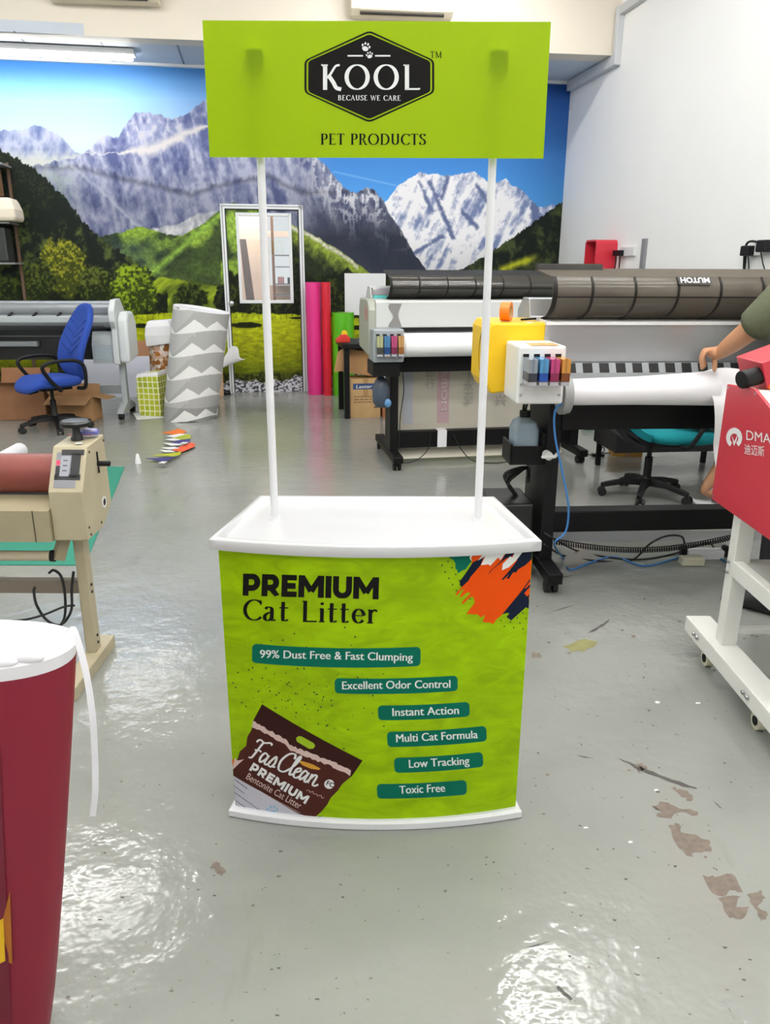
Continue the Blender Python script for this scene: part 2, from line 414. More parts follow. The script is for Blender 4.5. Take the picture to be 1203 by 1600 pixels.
# fluorescent fittings
def tube_light(label, P, L=1.2, rz=0.0, glow=None):
    t = thing('ceiling_light', label, 'light', P, rz, 'fluorescent ceiling fittings')
    h = MB(); h.prism([(-0.10, 0), (0.10, 0), (0.07, -0.045), (-0.07, -0.045)], -L / 2, L / 2, 'x'); h.build('housing', white_plastic, t, smooth=0)
    for s in (-1, 1):
        d = MB(); d.cyl((-L / 2 + 0.03, s * 0.045, -0.064), (L / 2 - 0.03, s * 0.045, -0.064), 0.018, n=12); d.build('tube', emit('tube_glow_%d' % int(glow or TUBE_STRENGTH), (255, 253, 250), glow or TUBE_STRENGTH), t)
    return t
first = tube_light('lit fluorescent fitting under the grey tiled low ceiling', RM(-2.9, -0.55, H_LOW - 0.012), 2.4, THETA, LOW_TUBE_STRENGTH)
LIGHTS = [(-2.5, -3.55), (1.25, -2.2), (1.2, -5.25), (1.7, -6.35), (-0.3, -6.5), (-3.9, -5.6), (-1.6, -6.9), (2.0, -7.6), (-3.4, -9.0), (0.4, -9.2), (2.2, -10.4), (-1.5, -11.2), (0.9, -12.2), (-0.2, -7.9)]  # unseen fittings; second, fourth and fifth are added to brighten the right wall
l2 = None
for i, (a, b) in enumerate(LIGHTS):
    lb = 'unseen lit fluorescent fitting on the high white ceiling'
    if l2 is None: l2 = tube_light(lb, RM(a, b, H_HIGH - 0.001), 1.5, THETA)
    else: dup(l2, lb, RM(a, b, H_HIGH - 0.001))

# ------------------------------------------------------------------ mural
_perm = np.random.RandomState(11).rand(256, 256).astype(np.float64)
def vnoise(x, y):
    xi = np.floor(x).astype(int); yi = np.floor(y).astype(int); fx = x - xi; fy = y - yi
    fx = fx * fx * (3 - 2 * fx); fy = fy * fy * (3 - 2 * fy)
    g = lambda i, j: _perm[i & 255, j & 255]
    return (g(xi, yi) * (1 - fx) + g(xi + 1, yi) * fx) * (1 - fy) + (g(xi, yi + 1) * (1 - fx) + g(xi + 1, yi + 1) * fx) * fy
def fbm(x, y, o=5, gain=0.5):
    s = 0; a = 1.0; t = 0
    for k in range(o):
        s = s + a * vnoise(x * 2 ** k + 17.3 * k, y * 2 ** k + 9.1 * k); t += a; a *= gain
    return s / t
def ridged(x, y, o=5):
    s = 0; a = 1.0; t = 0
    for k in range(o):
        s = s + a * (1 - np.abs(2 * vnoise(x * 2 ** k + 31 * k, y * 2 ** k + 5 * k) - 1)); t += a; a *= 0.55
    return s / t
def paint_mural(u, v):
    C = np.zeros(u.shape + (3,))
    def C3(*c): return np.array(c, float)
    def lerp(a, b, t): return a + (b - a) * np.clip(t, 0, 1)[..., None]
    def put(mask, col):
        mk = np.clip(mask, 0, 1)[..., None]; C[...] = C * (1 - mk) + col * mk
    def line(pts, amp=0.0, sc=0.06, seed=0):
        xs, ys = zip(*pts); r = np.interp(u, xs, ys)
        if amp: r = r + amp * (2 * fbm(u * sc + seed, u * 0 + seed * 3.1, 5, 0.6) - 1)
        return r
    below = lambda r, soft=0.8: np.clip((v - r) / soft + 0.5, 0, 1)
    # sky: tube glare painted into the left, wall shading into the right corner
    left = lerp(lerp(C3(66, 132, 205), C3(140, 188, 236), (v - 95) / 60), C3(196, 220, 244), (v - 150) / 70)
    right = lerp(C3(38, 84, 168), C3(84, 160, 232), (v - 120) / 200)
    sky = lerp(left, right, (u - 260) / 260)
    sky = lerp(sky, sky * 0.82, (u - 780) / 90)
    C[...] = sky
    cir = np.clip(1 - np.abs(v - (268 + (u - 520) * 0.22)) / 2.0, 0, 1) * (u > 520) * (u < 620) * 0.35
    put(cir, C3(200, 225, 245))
    # far ridge
    rk = ridged(u * 0.05, v * 0.03); rk2 = ridged(u * 0.11 + v * 0.04, v * 0.05)
    rA = line([(-600, 250), (-100, 212), (0, 205), (30, 203), (48, 197), (68, 197), (95, 212), (115, 235), (128, 243), (200, 260)], 5, 0.12, 2)
    far = lerp(C3(98, 112, 158), C3(178, 184, 206), (rk - 0.35) * 2.2)
    far = lerp(far, C3(196, 200, 196), (v - 236 + 18 * (rk2 - 0.5)) / 18)
    put(below(rA) * (u < 220), far)
    # pale distant snow massif on the right
    rC = line([(560, 360), (590, 330), (605, 313), (622, 290), (645, 275), (658, 269), (690, 274), (705, 274), (742, 269), (765, 285), (780, 283), (790, 279), (800, 290), (815, 295), (830, 312), (845, 325), (880, 316)], 4, 0.13, 5)
    st = ridged((u + v * 0.45) * 0.055, (v - u * 0.3) * 0.02, 6); st2 = fbm(u * 0.2, v * 0.2, 4)
    snow = lerp(C3(118, 132, 172), C3(236, 236, 240), (st - 0.42) * 3.4 + (st2 - 0.5) * 1.0)
    for (x0, y0, x1, y1, wd) in ((655, 285, 675, 330, 4), (672, 285, 708, 372, 5), (700, 275, 690, 310, 5), (745, 290, 765, 320, 5), (722, 330, 745, 355, 5), (640, 400, 690, 370, 5), (835, 318, 838, 350, 9)):
        t = np.clip(((u - x0) * (x1 - x0) + (v - y0) * (y1 - y0)) / ((x1 - x0) ** 2 + (y1 - y0) ** 2), 0, 1)
        dd = np.hypot(u - x0 - t * (x1 - x0), v - y0 - t * (y1 - y0)) + 6 * (st2 - 0.5)
        snow = lerp(snow, C3(96, 108, 146), (wd - dd) / 3 * 0.8)
    snow = lerp(snow, snow * 0.86, (v - 370) / 60)
    put(below(rC), snow)
    # grey massif
    rB = line([(-600, 330), (30, 262), (125, 245), (150, 222), (158, 206), (166, 212), (185, 213), (192, 199), (212, 174), (240, 177), (255, 181), (268, 186), (285, 182), (300, 171), (318, 156), (420, 150), (470, 205), (495, 247), (515, 263), (532, 288), (548, 302), (560, 300), (573, 292), (585, 298), (600, 316), (612, 338), (626, 360), (645, 392), (668, 425), (720, 470)], 5, 0.12, 9)
    streak = ridged((u - 0.25 * v) * 0.045, v * 0.016, 6); fine = fbm(u * 0.16, v * 0.1, 5)
    face = lerp(C3(84, 92, 134), C3(176, 180, 204), (streak - 0.38) * 2.0 + (fine - 0.5) * 0.9)
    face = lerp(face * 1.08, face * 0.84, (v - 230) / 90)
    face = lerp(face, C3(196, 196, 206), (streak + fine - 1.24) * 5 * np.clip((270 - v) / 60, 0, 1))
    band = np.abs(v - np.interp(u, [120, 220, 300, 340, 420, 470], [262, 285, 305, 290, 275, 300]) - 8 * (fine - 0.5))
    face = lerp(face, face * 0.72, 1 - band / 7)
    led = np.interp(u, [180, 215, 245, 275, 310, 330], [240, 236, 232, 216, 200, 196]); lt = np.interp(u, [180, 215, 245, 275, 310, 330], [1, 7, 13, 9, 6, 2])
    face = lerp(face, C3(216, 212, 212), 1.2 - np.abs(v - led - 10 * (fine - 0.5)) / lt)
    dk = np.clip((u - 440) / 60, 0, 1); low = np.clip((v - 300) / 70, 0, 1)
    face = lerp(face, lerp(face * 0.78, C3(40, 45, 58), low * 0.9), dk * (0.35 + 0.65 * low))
    sn = np.clip((ridged(u * 0.1, v * 0.05, 4) - 0.66) * 8, 0, 1) * dk * np.clip((v - rB + 5) / 10, 0, 1) * np.clip((400 - v) / 80, 0, 1)
    face = lerp(face, C3(205, 206, 214), sn * np.clip(1.25 - (v - rB) / 70, 0.0, 1))
    face = lerp(face, C3(176, 184, 196), np.clip(1 - np.abs(v - np.interp(u, [100, 160, 200, 240], [250, 300, 340, 372]) - 9 * (fine - .5)) / 5, 0, 1) * 0.6 * (u < 245))
    lowc = np.clip((140 - u) / 60, 0, 1) * np.clip((v - 250) / 30, 0, 1)
    face = lerp(face, C3(146, 158, 150), lowc * (fine * 1.2))
    put(below(rB), face)
    # white scree fan, then green hills in the valley
    sc = line([(190, 420), (215, 372), (240, 356), (275, 352), (305, 336), (345, 328), (380, 340)], 3, 0.1, 4)
    put(below(sc, 3) * (u > 180) * (u < 400), lerp(C3(148, 152, 160), C3(214, 212, 214), (fine - 0.3) * 2))
    rE = line([(150, 372), (195, 362), (215, 353), (238, 359), (262, 366), (285, 369), (312, 352), (335, 335), (362, 316), (392, 322), (440, 352), (470, 372), (520, 400), (600, 450)], 4, 0.12, 7)
    hf = fbm(u * 0.035, v * 0.05, 5); tx = fbm(u * 0.3, v * 0.3, 3)
    hill = lerp(C3(48, 62, 38), C3(128, 158, 58), (hf - 0.42) * 5)
    hill = lerp(hill, C3(46, 60, 70), np.clip((270 - u) / 50, 0, 1) * np.clip((v - 366) / 20, 0, 1) * 0.55)
    ridgeline = np.abs(v - (420 - (u - 245) * 0.86))
    hill = lerp(hill, C3(132, 168, 66), (1 - ridgeline / 11) * (u < 350))
    hill = lerp(hill, C3(58, 74, 40), np.clip((v - (430 - (u - 245) * 0.8)) / 14, 0, 1) * (u < 345) * 0.85)
    hill = lerp(hill, C3(146, 180, 72), np.clip(1 - np.hypot((u - 362) / 15, (v - 352) / 36), 0, 1) * 2.0)
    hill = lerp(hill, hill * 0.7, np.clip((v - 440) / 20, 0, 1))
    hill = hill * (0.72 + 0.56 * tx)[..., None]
    put(below(rE, 1.5) * (u > 150), hill)
    # slope to the right of the door with its pale path
    rF = line([(455, 350), (480, 362), (500, 374), (540, 398), (575, 424), (625, 455)], 4, 0.12, 12)
    sl = lerp(C3(128, 148, 52), C3(34, 42, 28), (v - rF - 14) / 26 + (fine - 0.5) * 1.2)
    pth = np.abs(v - (rF + 4 + 4 * (hf - 0.5)))
    sl = lerp(sl, C3(198, 194, 188), (1 - pth / 6) * (u < 560))
    sl = lerp(sl, C3(26, 32, 24), np.clip((470 - u) / 14, 0, 1) * np.clip((v - 375) / 20, 0, 1) * 0.9)
    put(below(rF, 1.5) * (u > 445) * (u < 690), sl * (0.72 + 0.56 * tx)[..., None])
    # dark wooded slopes: left and far right
    jagg = 7 * np.abs(2 * vnoise(u * 0.22, u * 0 + 3.3) - 1) + 5 * vnoise(u * 0.5, u * 0 + 8)
    rD = line([(-600, 40), (-60, 205), (0, 238), (20, 248), (45, 262), (70, 283), (100, 312), (130, 352), (165, 384), (200, 404), (230, 424), (250, 448), (262, 478), (290, 520)]) - jagg
    cell = fbm(u * 0.09, v * 0.075, 4); cel2 = fbm(u * 0.3, v * 0.28, 3)
    wood = lerp(C3(24, 30, 26), C3(78, 92, 44), (cell - 0.47) * 4 * np.clip((v - 300) / 90, 0.12, 1) + (cel2 - 0.5) * 1.0)
    put(below(rD, 1.2) * (u < 300), wood)
    rG = line([(690, 440), (720, 424), (760, 402), (800, 374), (840, 346), (880, 316)]) - jagg * 0.6
    wg = lerp(C3(22, 28, 24), C3(64, 74, 42), (cell - 0.45) * 3 + (cel2 - 0.5))
    wg = lerp(wg, C3(168, 172, 40), np.clip(1 - np.abs(v - (422 - (u - 780) * 0.35)) / 9, 0, 1) * np.clip((u - 776) / 10, 0, 1) * np.clip((846 - u) / 26, 0, 1) * 1.3 * (0.4 + cell))
    put(below(rG, 1.2) * (u > 690), wg)
    # valley meadow and tree belt
    mead = lerp(lerp(C3(172, 186, 28), C3(158, 164, 22), (v - 488) / 40), C3(92, 102, 16), (v - 530) / 55)
    mead = mead * (0.66 + 0.68 * fbm(u * 0.12, v * 0.3, 5, 0.65))[..., None]
    brt = line([(225, 450), (250, 432), (300, 440), (345, 450), (380, 470)], 4, 0.1, 3)
    put(below(brt, 2) * (u > 225) * (u < 400), lerp(C3(150, 170, 40), C3(88, 104, 30), (fbm((u + v) * 0.06, v * 0.05, 3) - 0.4) * 4))
    belt = line([(-600, 440), (0, 440), (180, 450), (240, 470), (262, 455), (330, 455), (360, 430), (400, 445), (460, 400), (490, 440), (540, 430), (600, 440), (900, 440)]) - 10 * np.abs(2 * vnoise(u * 0.09, u * 0 + 1.7) - 1) - 6 * vnoise(u * 0.3, u * 0 + 5)
    put(below(belt, 2) * np.where((u > 262) & (u < 355), 0.0, 1.0), lerp(C3(20, 27, 15), C3(66, 78, 26), (cell - 0.45) * 3 + (cel2 - 0.5)))
    def tree(cx, cy, rx, ry, hi, lo, seed):
        a = np.arctan2((v - cy) / ry, (u - cx) / rx); q = np.hypot((u - cx) / rx, (v - cy) / ry)
        q = q + 0.34 * (fbm(u * 0.14 + seed, v * 0.14, 4) - 0.5) * 2
        sh = lerp(C3(*lo), C3(*hi), (cel2 - 0.42) * 3.2 + (cx - u) / rx * 0.25 + (cy - v) / ry * 0.5)
        put(np.clip((1 - q) * 7, 0, 1), sh)
    tree(100, 418, 42, 48, (150, 150, 40), (58, 66, 22), 1); tree(60, 440, 28, 34, (84, 96, 36), (30, 38, 18), 6); tree(150, 448, 30, 30, (92, 104, 40), (32, 40, 18), 8)
    tree(10, 452, 30, 24, (70, 86, 30), (26, 34, 16), 3)
    tree(208, 456, 36, 44, (142, 168, 34), (44, 58, 18), 2); tree(297, 466, 28, 27, (70, 84, 28), (18, 26, 12), 4); tree(345, 470, 12, 24, (44, 54, 22), (14, 18, 10), 5)
    tree(372, 470, 14, 28, (60, 72, 24), (18, 22, 12), 7); tree(410, 478, 26, 20, (70, 80, 30), (22, 28, 12), 9); tree(455, 455, 22, 48, (40, 46, 24), (14, 18, 12), 10); tree(440, 475, 20, 24, (56, 66, 26), (18, 22, 12), 13)
    tree(520, 470, 34, 34, (56, 66, 24), (18, 24, 12), 11); tree(590, 480, 40, 30, (56, 66, 24), (18, 24, 12), 12)
    mt = line([(-600, 505), (0, 500), (180, 494), (240, 490), (330, 488), (480, 492), (620, 500), (900, 505)], 3, 0.2, 6)
    trunk = np.clip(0.5 - np.abs((u * 0.115) % 1 - 0.5) * 9 + 0.25, 0, 1) * (v < mt + 7 + 4 * vnoise(u * 0.11, u * 0))
    put(below(mt, 2) * (1 - np.clip(trunk, 0, 1) * 0.85), mead)
    for (cx, cy, rx, ry) in ((190, 509, 60, 4.5), (385, 508, 26, 5.5), (465, 497, 16, 2), (40, 515, 50, 4), (560, 512, 40, 4)):
        q = np.hypot((u - cx) / rx, (v - cy) / ry) + 0.4 * (fine - 0.5); put(np.clip((1 - q) * 5, 0, 1), C3(26, 34, 10))
    fr = 582 + 9 * (fbm(u * 0.1, u * 0 + 2, 4) - 0.5)
    put(below(fr, 6), lerp(C3(34, 40, 16), C3(84, 88, 30), (cel2 - 0.45) * 4))
    stn = 594 - (u - 400) * 0.06 + 18 * (fbm(u * 0.08, u * 0 + 6, 4) - 0.5)
    put(below(stn, 3), lerp(C3(62, 62, 66), C3(206, 205, 214), (fbm(u * 0.35, v * 0.45, 3) - 0.38) * 6))
    return C
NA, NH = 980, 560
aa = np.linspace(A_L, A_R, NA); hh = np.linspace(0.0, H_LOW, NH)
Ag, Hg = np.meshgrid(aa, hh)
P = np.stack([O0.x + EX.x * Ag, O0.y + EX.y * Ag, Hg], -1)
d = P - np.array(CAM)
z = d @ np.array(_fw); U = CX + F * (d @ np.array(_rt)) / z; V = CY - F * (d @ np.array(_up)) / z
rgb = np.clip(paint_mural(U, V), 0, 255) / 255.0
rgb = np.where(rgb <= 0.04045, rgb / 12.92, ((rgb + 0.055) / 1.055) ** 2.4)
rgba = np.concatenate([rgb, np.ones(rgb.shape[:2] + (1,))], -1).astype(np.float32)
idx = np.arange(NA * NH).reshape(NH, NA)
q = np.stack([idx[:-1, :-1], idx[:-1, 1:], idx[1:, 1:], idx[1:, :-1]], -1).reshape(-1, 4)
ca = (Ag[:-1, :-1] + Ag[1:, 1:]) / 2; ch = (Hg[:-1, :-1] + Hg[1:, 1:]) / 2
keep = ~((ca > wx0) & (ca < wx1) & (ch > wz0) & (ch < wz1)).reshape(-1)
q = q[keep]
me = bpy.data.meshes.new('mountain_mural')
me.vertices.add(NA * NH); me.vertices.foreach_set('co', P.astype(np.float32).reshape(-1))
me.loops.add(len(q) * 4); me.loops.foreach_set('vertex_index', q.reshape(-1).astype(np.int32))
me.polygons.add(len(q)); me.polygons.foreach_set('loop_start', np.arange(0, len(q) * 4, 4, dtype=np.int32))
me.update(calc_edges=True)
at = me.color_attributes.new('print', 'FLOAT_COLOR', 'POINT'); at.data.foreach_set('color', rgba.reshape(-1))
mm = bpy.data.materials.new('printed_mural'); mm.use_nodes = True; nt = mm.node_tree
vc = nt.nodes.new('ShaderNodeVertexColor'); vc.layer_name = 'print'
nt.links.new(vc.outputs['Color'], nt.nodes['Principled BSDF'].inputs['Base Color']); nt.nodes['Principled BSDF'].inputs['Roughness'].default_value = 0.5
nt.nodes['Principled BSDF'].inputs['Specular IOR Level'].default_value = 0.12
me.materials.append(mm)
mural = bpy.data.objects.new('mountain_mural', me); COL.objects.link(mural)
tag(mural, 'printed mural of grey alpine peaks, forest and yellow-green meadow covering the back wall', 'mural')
# ------------------------------------------------------------------ promotion counter
lime = bpy.data.materials.new('lime_print'); lime.use_nodes = True
nt = lime.node_tree; pb = nt.nodes['Principled BSDF']; tc = nt.nodes.new('ShaderNodeTexCoord')
LIME = S(149, 186, 1)
def crumple(scale, seed):
    v = nt.nodes.new('ShaderNodeTexVoronoi'); v.feature = 'F1'; v.distance = 'EUCLIDEAN'; v.inputs['Scale'].default_value = scale
    n = nt.nodes.new('ShaderNodeTexNoise'); n.inputs['Scale'].default_value = scale * 1.3; n.inputs['Detail'].default_value = 4; n.inputs['Distortion'].default_value = 1.6
    mp = nt.nodes.new('ShaderNodeMapping'); mp.inputs['Rotation'].default_value = (0, 0.6 + seed, 0); mp.inputs['Scale'].default_value = (1, 1, 2.2); mp.inputs['Location'].default_value = (seed, 0, seed)
    nt.links.new(tc.outputs['Object'], mp.inputs[0]); nt.links.new(mp.outputs[0], n.inputs['Vector']); return n.outputs['Fac']
a1 = crumple(3.4, 0.3); a2 = crumple(7.5, 1.7)
ad = nt.nodes.new('ShaderNodeMath'); ad.operation = 'ADD'; nt.links.new(a1, ad.inputs[0]); nt.links.new(a2, ad.inputs[1])
mr = nt.nodes.new('ShaderNodeMapRange'); mr.inputs[1].default_value = 0.75; mr.inputs[2].default_value = 1.3; mr.inputs[3].default_value = 0.76; mr.inputs[4].default_value = 1.12
nt.links.new(ad.outputs[0], mr.inputs[0])
sm = nt.nodes.new('ShaderNodeVectorMath'); sm.operation = 'SCALE'; sm.inputs[0].default_value = LIME[:3]; nt.links.new(mr.outputs[0], sm.inputs['Scale'])
nt.links.new(sm.outputs[0], pb.inputs['Base Color']); pb.inputs['Roughness'].default_value = 0.42; pb.inputs['Specular IOR Level'].default_value = 0.15

limeh = bpy.data.materials.new('lime_translucent_sheet'); limeh.use_nodes = True; nt = limeh.node_tree; nt.nodes.clear()
dfs = nt.nodes.new('ShaderNodeBsdfDiffuse'); dfs.inputs[0].default_value = S(139, 168, 0)
trl = nt.nodes.new('ShaderNodeBsdfTranslucent'); trl.inputs[0].default_value = S(150, 182, 0)
gl = nt.nodes.new('ShaderNodeBsdfGlossy'); gl.inputs['Roughness'].default_value = 0.35; gl.inputs[0].default_value = (1, 1, 1, 1)
x1 = nt.nodes.new('ShaderNodeMixShader'); x1.inputs[0].default_value = 0.42
x2 = nt.nodes.new('ShaderNodeMixShader'); x2.inputs[0].default_value = 0.012
oo = nt.nodes.new('ShaderNodeOutputMaterial')
for a, b in ((dfs.outputs[0], x1.inputs[1]), (trl.outputs[0], x1.inputs[2]), (x1.outputs[0], x2.inputs[1]), (gl.outputs[0], x2.inputs[2]), (x2.outputs[0], oo.inputs[0])): nt.links.new(a, b)

teal_print = mat('teal_print', (2, 98, 78), 0.6, spec=0.12)
navy_print = mat('navy_print', (16, 26, 46), 0.6, spec=0.12)
orange_print = mat('orange_print', (222, 76, 8), 0.6, spec=0.12)
white_print = mat('splash_white_print', (226, 226, 220), 0.6, spec=0.12)
choc = mat('chocolate_print', (48, 20, 18), 0.5, spec=0.15)
choc2 = mat('brown_print', (70, 32, 26), 0.5, var=0.12, scale=9, spec=0.15)
tear = mat('torn_pink_print', (206, 180, 172), 0.6)
grey_print = mat('grey_print', (186, 186, 196), 0.5)
gold = mat('gold_print', (206, 150, 40), 0.5)
paleblue = mat('pale_blue_print', (132, 172, 200), 0.5)

# broad-nib serif lettering -------------------------------------------------
def arc(cx, cy, rx, ry, a0, a1, n=22): return [(cx + rx * cos(R(a0 + (a1 - a0) * i / n)), cy + ry * sin(R(a0 + (a1 - a0) * i / n))) for i in range(n + 1)]
SF = 0.055
def ser(x, y, w=0.3): return ([(x - w / 2, y), (x + w / 2, y)], SF)
GL = {
 'K': (0.80, [([(.20, 0), (.20, 1)], None), ([(.06, .972), (.30, .972)], .05), ([(.06, 1.0), (.16, .90)], .05), ([(.24, .45), (.40, .62), (.58, .92), (.74, .975)], .085), ([(.34, .55), (.50, .30), (.62, .08), (.80, .02)], .15)]),
 'O': (0.98, [(arc(.49, .5, .39, .475, 90, 450, 48), None)]),
 'L': (0.66, [([(.18, 0), (.18, 1)], None), ([(.05, .972), (.24, .972)], .05), ([(.10, .03), (.62, .03), (.66, .06)], .07)]),
 'P': (0.62, [([(.15, 0), (.15, 1)], None), ser(.15, .03, .26), ([(.04, .97), (.3, .97)], SF), ([(.15, .97), (.34, .97)] + arc(.34, .73, .19, .24, 90, -90, 14) + [(.15, .49)], None)]),
 'E': (0.62, [([(.15, 0), (.15, 1)], None), ([(.04, .97), (.54, .97)], .06), ([(.53, .97), (.53, .86)], .05), ([(.15, .51), (.46, .51)], .05), ([(.04, .03), (.58, .03)], .06), ([(.57, .03), (.57, .15)], .05)]),
 'T': (0.66, [([(.33, 0), (.33, 1)], None), ser(.33, .03, .26), ([(.03, .97), (.63, .97)], .06), ([(.05, .97), (.03, .83)], .05), ([(.61, .97), (.63, .83)], .05)]),
 'R': (0.70, [([(.15, 0), (.15, 1)], None), ser(.15, .03, .26), ([(.04, .97), (.3, .97)], SF), ([(.15, .97), (.32, .97)] + arc(.32, .75, .18, .22, 90, -90, 14) + [(.15, .53)], None), ([(.34, .53), (.48, .28), (.58, .06), (.70, .02)], .12)]),
 'D': (0.82, [([(.15, 0), (.15, 1)], None), ([(.04, .97), (.34, .97)], SF), ([(.04, .03), (.34, .03)], SF), ([(.15, .97), (.34, .97)] + arc(.34, .5, .38, .47, 90, -90, 22) + [(.15, .03)], None)]),
 'U': (0.78, [([(.16, 1), (.16, .34)] + arc(.39, .34, .23, .31, 180, 360, 20) + [(.62, 1)], None), ser(.16, .97, .24), ser(.62, .97, .2)]),
 'C': (0.76, [(arc(.47, .5, .38, .475, 42, 318, 34), None), ([(.72, .98), (.74, .74)], .05)]),
 'S': (0.56, [([(.48, .80), (.46, .93), (.30, .97), (.13, .90), (.11, .74), (.24, .58), (.40, .46), (.49, .32), (.46, .12), (.28, .03), (.10, .08), (.07, .24)], 'S')]),
 'B': (0.66, [([(.15, 0), (.15, 1)], None), ([(.04, .97), (.3, .97)], SF), ([(.04, .03), (.3, .03)], SF), ([(.15, .97), (.32, .97)] + arc(.32, .75, .16, .22, 90, -90, 12) + [(.15, .53)], None), ([(.15, .53), (.34, .53)] + arc(.34, .28, .20, .25, 90, -90, 12) + [(.15, .03)], None)]),
 'A': (0.76, [([(.07, .02), (.37, 1)], .06), ([(.35, 1), (.66, .02)], .13), ([(.19, .34), (.54, .34)], .05), ser(.09, .03, .2), ser(.66, .03, .24)]),
 'W': (1.04, [([(.06, .97), (.30, .02)], .12), ([(.30, .02), (.52, .96)], .06), ([(.50, .96), (.74, .02)], .12), ([(.74, .02), (.96, .97)], .06), ser(.08, .97, .2), ser(.95, .97, .2)]),
 'M': (0.98, [([(.16, 0), (.16, 1)], .07), ([(.16, 1), (.49, .06)], .12), ([(.49, .06), (.82, 1)], .07), ([(.82, 0), (.82, 1)], .13), ser(.16, .03, .22), ser(.82, .03, .24)]),
 'a': (0.60, [([(.11, .56), (.20, .65), (.33, .63), (.38, .50), (.38, .10), (.44, .03), (.54, .06)], 'S'), ([(.38, .42), (.22, .37), (.10, .25), (.10, .10), (.20, .02), (.32, .08), (.38, .20)], 'S')]),
 't': (0.44, [([(.18, .92), (.18, .14), (.25, .03), (.40, .08)], 'S'), ([(.03, .64), (.40, .64)], .055)]),
 'i': (0.32, [([(.16, 0), (.16, .66)], None), ser(.16, .03, .24), ([(.06, .64), (.16, .64)], SF), ([(.16, .82), (.16, .94)], .13)]),
 'e': (0.58, [([(.12, .36), (.50, .36)], .05), (arc(.31, .34, .21, .32, 5, 325, 26), None)]),
 'r': (0.46, [([(.15, 0), (.15, .66)], None), ser(.15, .03, .26), ([(.05, .64), (.15, .64)], SF), ([(.15, .38), (.22, .56), (.33, .64), (.43, .58)], .09)]),
 ' ': (0.36, []),
}
def stroke(mb, pts, w, place, thick=0.15, thin=0.05):
    if w == 'S': pts = [tuple(p)[:2] for p in smooth_path([(x, y, 0) for x, y in pts], 6)]; w = None
    elif w is not None and len(pts) > 3: pts = [tuple(p)[:2] for p in smooth_path([(x, y, 0) for x, y in pts], 5)]
    n = len(pts); Lp = []; Rp = []
    for i in range(n):
        a = pts[max(i - 1, 0)]; b = pts[min(i + 1, n - 1)]
        if n > 4 and math.hypot(pts[0][0] - pts[-1][0], pts[0][1] - pts[-1][1]) < 1e-6 and i in (0, n - 1): a, b = pts[-2], pts[1]
        dx, dy = b[0] - a[0], b[1] - a[1]; L = math.hypot(dx, dy) or 1
        dx /= L; dy /= L
        ww = w if w is not None else thin + (thick - thin) * abs(dy) ** 1.4
        Lp.append((pts[i][0] - dy * ww / 2, pts[i][1] + dx * ww / 2)); Rp.append((pts[i][0] + dy * ww / 2, pts[i][1] - dx * ww / 2))
    V = [place(*p) for p in Lp] + [place(*p) for p in Rp]
    mb.add(V, [(i, i + 1, n + i + 1, n + i) for i in range(n - 1)])
def serif_text(mb, string, place, width, height, track=0.06, thick=0.15):
    adv = [(GL[c][0] + track) for c in string]; tot = sum(adv) - track; k = width / tot; x = 0
    for c, a in zip(string, adv):
        for pts, w in GL[c][1]: stroke(mb, pts, w, lambda px, py: place((x + px) * k, py * height), thick)
        x += a

def block_text(mb, string, place, width, height, w=0.235, track=0.05):
    BL = {'P': (.70, [[(.12, 0), (.12, 1)], [(.12, .885), (.36, .885)] + arc(.36, .62, .215, .265, 90, -90, 12) + [(.12, .355)]]),
          'R': (.74, [[(.12, 0), (.12, 1)], [(.12, .885), (.37, .885)] + arc(.37, .64, .205, .245, 90, -90, 12) + [(.12, .395)], [(.36, .40), (.62, .0)]]),
          'E': (.62, [[(.12, 0), (.12, 1)], [(.0, .885), (.60, .885)], [(.0, .5), (.56, .5)], [(.0, .115), (.61, .115)]]),
          'M': (1.02, [[(.12, 0), (.12, 1)], [(.14, .98), (.51, .28)], [(.88, .98), (.51, .28)], [(.90, 0), (.90, 1)]]),
          'I': (.25, [[(.125, 0), (.125, 1)]]),
          'U': (.76, [[(.12, 1), (.12, .42)] + arc(.38, .40, .26, .285, 180, 360, 14) + [(.64, 1)]])}
    tot = sum(BL[c][0] + track for c in string) - track; k = width / tot; x = 0; asp = height / k
    for c in string:
        for pts in BL[c][1]:
            pp = [(p[0], p[1] * asp) for p in pts]; n = len(pp); Lp = []; Rp = []
            for i in range(n):
                a = pp[max(i - 1, 0)]; b_ = pp[min(i + 1, n - 1)]; L_ = math.hypot(b_[0] - a[0], b_[1] - a[1]); dx, dy = (b_[0] - a[0]) / L_, (b_[1] - a[1]) / L_
                Lp.append((pp[i][0] - dy * w / 2, pp[i][1] + dx * w / 2)); Rp.append((pp[i][0] + dy * w / 2, pp[i][1] - dx * w / 2))
            cl = lambda y: min(max(y, 0), asp)
            mb.add([place((x + p[0]) * k, cl(p[1]) * k) for p in Lp] + [place((x + p[0]) * k, cl(p[1]) * k) for p in Rp], [(i, i + 1, n + i + 1, n + i) for i in range(n - 1)])
        x += BL[c][0] + track

